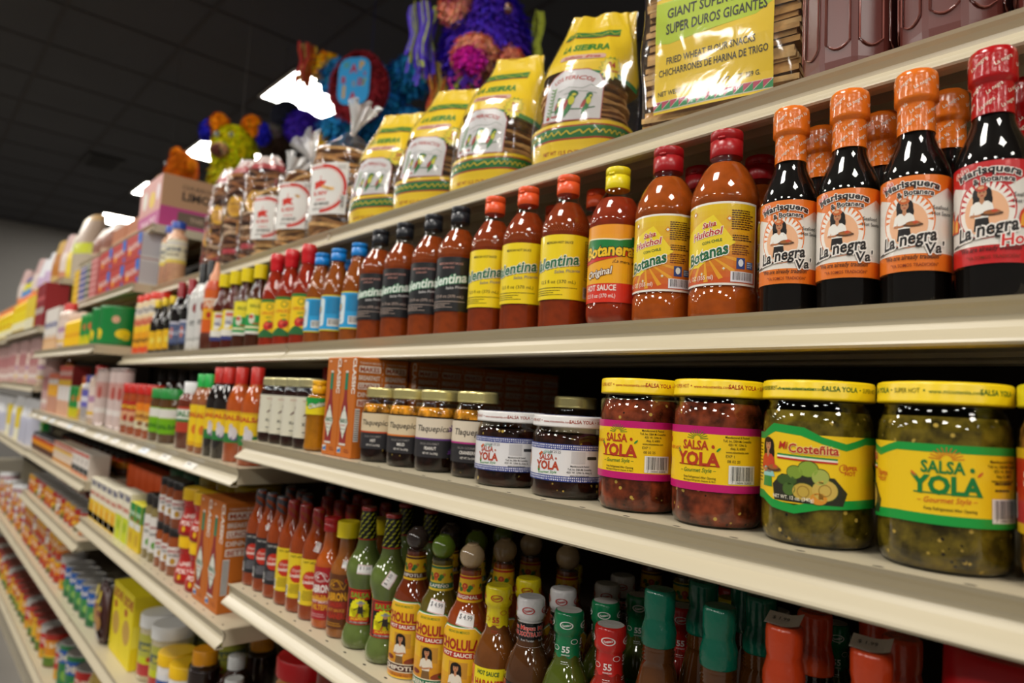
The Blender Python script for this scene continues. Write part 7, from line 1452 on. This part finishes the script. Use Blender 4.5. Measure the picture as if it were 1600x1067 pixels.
('can_orange','F3','f',-3.3755,0.515,-0.7014,19), ('can_white','F3','u',-3.3755,0.515,-0.6269,23), ('can_orange','F3','f',-3.299,0.515,-0.7014,2),
('can_orange','F3','u',-3.299,0.515,-0.6269,54), ('can_redrim','F3','f',-3.2225,0.515,-0.7014,55), ('can_orange','F3','u',-3.2225,0.515,-0.6269,15),
('can_orange','F3','f',-3.146,0.515,-0.7014,38), ('can_orange','F3','u',-3.146,0.515,-0.6269,46), ('can_orange','F3','f',-3.0695,0.515,-0.7014,21),
('can_white','F3','u',-3.0695,0.515,-0.6269,7), ('can_redrim','F3','f',-2.993,0.515,-0.7014,4), ('can_orange','F3','u',-2.993,0.515,-0.6269,38),
('can_orange','F3','f',-2.9165,0.515,-0.7014,57), ('can_orange','F3','u',-2.9165,0.515,-0.6269,69), ('can_orange','F3','f',-2.84,0.515,-0.7014,40),
('can_orange','F3','u',-2.84,0.515,-0.6269,30), ('can_tall_red','F3','f',-2.737,0.52,-0.7014,0), ('can_blue','F3','f',-2.645,0.52,-0.7014,0),
('can_blue','F3','f',-2.559,0.52,-0.7014,0), ('can_blue','F3','f',-2.473,0.52,-0.7014,0), ('can_tall_mix','G3','f',-3.6,0.52,-0.9864,0),
('can_tall_mix','G3','b',-3.58,0.615,-0.9864,0), ('can_tall_yel','G3','f',-3.508,0.52,-0.9864,37), ('can_tall_yel','G3','b',-3.488,0.615,-0.9864,0),
('can_tall_mix','G3','f',-3.416,0.52,-0.9864,24), ('can_tall_mix','G3','b',-3.396,0.615,-0.9864,0), ('can_tall_red','G3','f',-3.324,0.52,-0.9864,11),
('can_tall_yel','G3','b',-3.304,0.615,-0.9864,0), ('can_tall_mix','G3','f',-3.232,0.52,-0.9864,48), ('can_tall_mix','G3','b',-3.212,0.615,-0.9864,0),
('can_tall_yel','G3','f',-3.14,0.52,-0.9864,35), ('can_tall_yel','G3','b',-3.12,0.615,-0.9864,0), ('can_tall_mix','G3','f',-3.048,0.52,-0.9864,22),
('can_tall_mix','G3','b',-3.028,0.615,-0.9864,0), ('can_tall_red','G3','f',-2.956,0.52,-0.9864,9), ('can_tall_yel','G3','b',-2.936,0.615,-0.9864,0),
('can_tall_mix','G3','f',-2.864,0.52,-0.9864,46), ('can_tall_mix','G3','b',-2.844,0.615,-0.9864,0), ('can_tall_red','G3','f',-2.72,0.53,-0.9864,0),
('can_big_blue','G3','f',-2.61,0.535,-0.9864,0), ('can_big_blue','G3','f',-2.497,0.535,-0.9864,0), ('tub_white','B3','f',-3.59,0.515,0.1141,0),
('tub_white','B3','f',-3.486,0.515,0.1141,0), ('tub_white','B3','f',-3.382,0.515,0.1141,0), ('red_top','B3','f',-3.25,0.5,0.1141,0),
('red_top','B3','f',-3.185,0.5,0.1141,0), ('yel_thin','B3','f',-3.102,0.49,0.1141,0), ('yel_thin','B3','f',-3.0552,0.49,0.1141,0),
('yel_thin','B3','f',-3.0084,0.49,0.1141,0), ('yel_thin','B3','f',-2.9616,0.49,0.1141,0), ('yel_thin','B3','f',-2.9148,0.49,0.1141,0),
('yel_thin','B3','f',-2.868,0.49,0.1141,0), ('green_jar','B3','f',-2.81,0.51,0.1141,0), ('green_jar','B3','f',-2.727,0.51,0.1141,0),
('can_green_big','B3','f',-2.62,0.525,0.1141,0), ('can_green_big','B3','f',-2.502,0.525,0.1141,0), ('yel_bear','B3','b',-2.93,0.64,0.1141,0),
('yel_bear','B3','b',-2.83,0.64,0.1141,0), ('yel_bear','B3','b',-2.73,0.64,0.1141,0), ('yel_bear','B3','b',-2.63,0.64,0.1141,0),
('box_blue','A3','f',-2.968,0.605,0.3206,0), ('box_blue','A3','u',-2.968,0.605,0.4096,0), ('box_blue','A3','f',-2.762,0.605,0.3206,0),
('box_blue','A3','u',-2.762,0.605,0.4096,0), ('box_blue','A3','f',-2.556,0.605,0.3206,0), ('box_blue','A3','u',-2.556,0.605,0.4096,0),
('stack_red','A3','f',-3.14,0.6,0.3206,0), ('stack_red','A3','u1',-3.14,0.6,0.3448,0), ('stack_red','A3','u2',-3.14,0.6,0.369,0),
('stack_red','A3','u3',-3.14,0.6,0.3932,0), ('stack_red','A3','u4',-3.14,0.6,0.4174,0), ('stack_red','A3','u5',-3.14,0.6,0.4416,0),
('stack_red','A3','u6',-3.14,0.6,0.4658,0), ('stack_dark','A3','f',-3.25,0.6,0.3206,0), ('stack_dark','A3','u1',-3.25,0.6,0.3468,0),
('stack_dark','A3','u2',-3.25,0.6,0.373,0), ('stack_dark','A3','u3',-3.25,0.6,0.3992,0), ('stack_dark','A3','u4',-3.25,0.6,0.4254,0),
('stack_dark','A3','u5',-3.25,0.6,0.4516,0), ('stack_blue','A3','f',-3.36,0.6,0.3206,0), ('stack_blue','A3','u1',-3.36,0.6,0.3468,0),
('stack_blue','A3','u2',-3.36,0.6,0.373,0), ('stack_blue','A3','u3',-3.36,0.6,0.3992,0), ('stack_blue','A3','u4',-3.36,0.6,0.4254,0),
('stack_blue','A3','u5',-3.36,0.6,0.4516,0), ('stack_yel','A3','f',-3.49,0.6,0.3206,0), ('stack_yel','A3','u1',-3.49,0.6,0.3468,0),
('stack_yel','A3','u2',-3.49,0.6,0.373,0), ('stack_yel','A3','u3',-3.49,0.6,0.3992,0), ('stack_yel','A3','u4',-3.49,0.6,0.4254,0),
('stack_yel','A3','u5',-3.49,0.6,0.4516,0), ('pink_box','T3','f',-2.62,0.835,0.5246,0), ('brown_box','T3','f',-2.89,0.77,0.5246,0),
('brown_box','T3','f',-3.12,0.77,0.5246,0), ('bag_brown','T3','f',-3.32,0.66,0.5246,0), ('bag_brown','T3','f',-3.49,0.66,0.5246,0),
('bag_flare','T4','f',-3.77,0.64,0.4596,0), ('bag_yel','T4','f',-4.05,0.64,0.4596,0), ('bag_pink','T4','f',-4.25,0.64,0.4596,0),
('bag_gold','T4','f',-4.5,0.64,0.4596,0), ('bag_white','T4','f',-4.74,0.64,0.4596,0), ('red_stack','A4','f',-3.72,0.51,0.2302,0),
('red_stack','A4','f',-3.845,0.51,0.2302,0), ('yel_box','A4','f',-3.95,0.5,0.2302,0), ('yel_box','A4','f',-4.045,0.5,0.2302,0),
('yel_box','A4','f',-4.14,0.5,0.2302,0), ('yel_tall','A4','f',-4.24,0.5,0.2302,0), ('yel_tall','A4','f',-4.315,0.5,0.2302,0),
('yel_tall','A4','f',-4.39,0.5,0.2302,0), ('yel_tall','A4','f',-4.465,0.5,0.2302,0), ('yel_tall','A4','f',-4.54,0.5,0.2302,0),
('yel_tall','A4','f',-4.615,0.5,0.2302,0), ('yel_tall','A4','f',-4.69,0.5,0.2302,0), ('yel_tall','A4','f',-4.765,0.5,0.2302,0),
('red_top','B4','f',-3.71,0.505,-0.0334,0), ('tall_pink','B4','f',-3.805,0.505,-0.0334,0), ('tall_pink','B4','f',-3.9,0.505,-0.0334,0),
('tall_pink','B4','f',-3.995,0.505,-0.0334,0), ('red_top','B4','f',-4.09,0.505,-0.0334,0), ('tall_pink','B4','f',-4.185,0.505,-0.0334,0),
('tall_pink','B4','f',-4.28,0.505,-0.0334,0), ('tall_pink','B4','f',-4.375,0.505,-0.0334,0), ('red_top','B4','f',-4.47,0.505,-0.0334,0),
('tall_pink','B4','f',-4.565,0.505,-0.0334,0), ('tall_pink','B4','f',-4.66,0.505,-0.0334,0), ('tall_pink','B4','f',-4.755,0.505,-0.0334,0),
('yel_label','B4','b',-3.7,0.6,-0.0334,0), ('pouch_green','C4','f',-3.72,0.53,-0.3114,0), ('bag_milk','C4','f',-3.89,0.53,-0.3114,20),
('bag_milk','C4','f',-4.06,0.53,-0.3114,20), ('yel_box','C4','f',-4.23,0.53,-0.3114,20), ('bag_milk','C4','f',-4.4,0.53,-0.3114,20),
('yel_box','C4','f',-4.57,0.53,-0.3114,20), ('white_lidcan','F4','f',-3.7,0.52,-0.7014,0), ('can_redrim','F4','f',-3.788,0.52,-0.7014,0),
('can_orange','F4','f',-3.876,0.52,-0.7014,0), ('white_lidcan','F4','f',-3.964,0.52,-0.7014,0), ('can_redrim','F4','f',-4.052,0.52,-0.7014,0),
('can_orange','F4','f',-4.14,0.52,-0.7014,0), ('white_lidcan','F4','f',-4.228,0.52,-0.7014,0), ('can_redrim','F4','f',-4.316,0.52,-0.7014,0),
('can_orange','F4','f',-4.404,0.52,-0.7014,0), ('white_lidcan','F4','f',-4.492,0.52,-0.7014,0), ('can_redrim','F4','f',-4.58,0.52,-0.7014,0),
('can_orange','F4','f',-4.668,0.52,-0.7014,0), ('white_lidcan','F4','b',-3.72,0.61,-0.7014,0), ('white_lidcan','F4','b',-3.81,0.61,-0.7014,0),
('white_lidcan','F4','b',-3.9,0.61,-0.7014,0), ('white_lidcan','F4','b',-3.99,0.61,-0.7014,0), ('white_lidcan','F4','b',-4.08,0.61,-0.7014,0),
('white_lidcan','F4','b',-4.17,0.61,-0.7014,0), ('white_lidcan','F4','b',-4.26,0.61,-0.7014,0), ('white_lidcan','F4','b',-4.35,0.61,-0.7014,0),
('white_lidcan','F4','b',-4.44,0.61,-0.7014,0), ('white_lidcan','F4','b',-4.53,0.61,-0.7014,0), ('white_lidcan','F4','b',-4.62,0.61,-0.7014,0),
('white_lidcan','F4','b',-4.71,0.61,-0.7014,0), ('can_orange','F4','u',-3.7,0.52,-0.6062,0), ('white_lidcan','F4','u',-3.788,0.52,-0.6262,0),
('can_orange','F4','u',-3.876,0.52,-0.6262,0), ('white_lidcan','F4','u',-3.964,0.52,-0.6062,0), ('can_orange','F4','u',-4.052,0.52,-0.6262,0),
('white_lidcan','F4','u',-4.14,0.52,-0.6262,0), ('can_orange','F4','u',-4.228,0.52,-0.6062,0), ('white_lidcan','F4','u',-4.316,0.52,-0.6262,0),
('can_orange','F4','u',-4.404,0.52,-0.6262,0), ('white_lidcan','F4','u',-4.492,0.52,-0.6062,0), ('can_orange','F4','u',-4.58,0.52,-0.6262,0),
('white_lidcan','F4','u',-4.668,0.52,-0.6262,0), ('can_tall_mix','G4','f',-3.7,0.52,-0.9864,0), ('can_tall_yel','G4','b',-3.72,0.615,-0.9864,0),
('can_tall_yel','G4','f',-3.792,0.52,-0.9864,0), ('can_tall_mix','G4','b',-3.812,0.615,-0.9864,0), ('can_tall_red','G4','f',-3.884,0.52,-0.9864,0),
('can_tall_yel','G4','b',-3.904,0.615,-0.9864,0), ('can_tall_mix','G4','f',-3.976,0.52,-0.9864,0), ('can_tall_mix','G4','b',-3.996,0.615,-0.9864,0),
('can_tall_yel','G4','f',-4.068,0.52,-0.9864,0), ('can_tall_yel','G4','b',-4.088,0.615,-0.9864,0), ('can_tall_red','G4','f',-4.16,0.52,-0.9864,0),
('can_tall_mix','G4','b',-4.18,0.615,-0.9864,0), ('can_tall_mix','G4','f',-4.252,0.52,-0.9864,0), ('can_tall_yel','G4','b',-4.272,0.615,-0.9864,0),
('can_tall_yel','G4','f',-4.344,0.52,-0.9864,0), ('can_tall_mix','G4','b',-4.364,0.615,-0.9864,0), ('can_tall_red','G4','f',-4.436,0.52,-0.9864,0),
('can_tall_yel','G4','b',-4.456,0.615,-0.9864,0), ('can_tall_mix','G4','f',-4.528,0.52,-0.9864,0), ('can_tall_mix','G4','b',-4.548,0.615,-0.9864,0),
('can_tall_yel','G4','f',-4.62,0.52,-0.9864,0), ('can_tall_yel','G4','b',-4.64,0.615,-0.9864,0), ('can_tall_red','G4','f',-4.712,0.52,-0.9864,0),
('can_tall_mix','G4','b',-4.732,0.615,-0.9864,0), ('bag_white','T5','f',-5.0,0.64,0.4486,0), ('bag_pink','T5','f',-5.22,0.64,0.4486,0),
('bag_blue','T5','f',-5.44,0.64,0.4486,0), ('bag_blue','T5','f',-5.66,0.64,0.4486,0), ('bag_pink','T5','f',-5.88,0.64,0.4486,0),
('yel_tall','A5','f',-4.95,0.51,0.2186,0), ('yel_tall','A5','f',-5.13,0.51,0.2186,0), ('yel_tall','A5','f',-5.31,0.51,0.2186,0),
('yel_tall','A5','f',-5.49,0.51,0.2186,0), ('yel_tall','A5','f',-5.67,0.51,0.2186,0), ('yel_tall','A5','f',-5.85,0.51,0.2186,0),
('tall_pink','B5','f',-4.95,0.51,-0.0414,0), ('tall_pink','B5','f',-5.13,0.51,-0.0414,0), ('tall_pink','B5','f',-5.31,0.51,-0.0414,0),
('tall_pink','B5','f',-5.49,0.51,-0.0414,0), ('tall_pink','B5','f',-5.67,0.51,-0.0414,0), ('tall_pink','B5','f',-5.85,0.51,-0.0414,0),
('bag_milk','C5','f',-4.98,0.53,-0.3314,20), ('bag_milk','C5','f',-5.18,0.53,-0.3314,20), ('bag_milk','C5','f',-5.38,0.53,-0.3314,20),
('bag_milk','C5','f',-5.58,0.53,-0.3314,20), ('bag_milk','C5','f',-5.78,0.53,-0.3314,20)
]
PRE = {'f': '', 'b': 'back-row ', 'c': 'third-row ', 'u': 'upper ', 'd': 'rearmost ', 'e': 'fourth-row '}
for j in range(1, 8): PRE['u%d' % j] = 'layer-%s ' % CNT[j + 1]
LV = {'T': 'top', 'A': 'high', 'B': 'middle', 'C': 'waist-high', 'D': 'low', 'E': 'lower', 'F': 'lowest', 'G': 'floor'}
BAY = {1: 'near', 2: 'second', 3: 'third', 4: 'fourth', 5: 'fifth'}
groups = {}
for it in ITEMS: groups.setdefault((KIND[it[0]]['desc'], it[1], it[2]), []).append(it)
used = {}
for (desc, shelf, row), its in groups.items():
    its.sort(key=lambda i: -i[3])
    oth = [g[1] for g in groups if g[0] == desc and g[2] == row and g[1] != shelf]
    for n, (key, sh, rw, x, y, z, dy) in enumerate(its):
        lab = PRE[rw] + desc
        a, b = any(g[0] != shelf[0] for g in oth), any(g[1] != shelf[1] for g in oth)
        if a or b: lab += ' on' + (' %s-bay' % BAY[int(shelf[1])] if b else '') + (' %s' % LV[shelf[0]] if a else '') + ' shelf'
        if len(its) > 1: lab += ', %s from near end' % WORDS[n + 1]
        if lab in used: print('DUPLICATE LABEL', lab)
        if len(lab.split()) > 16: print('LONG', len(lab.split()), lab)
        used[lab] = 1
        place(key, x, y, z, dy, lab, (PRE[rw] + desc + ' row') if len(its) > 1 else None)
pinatas(CEIL)
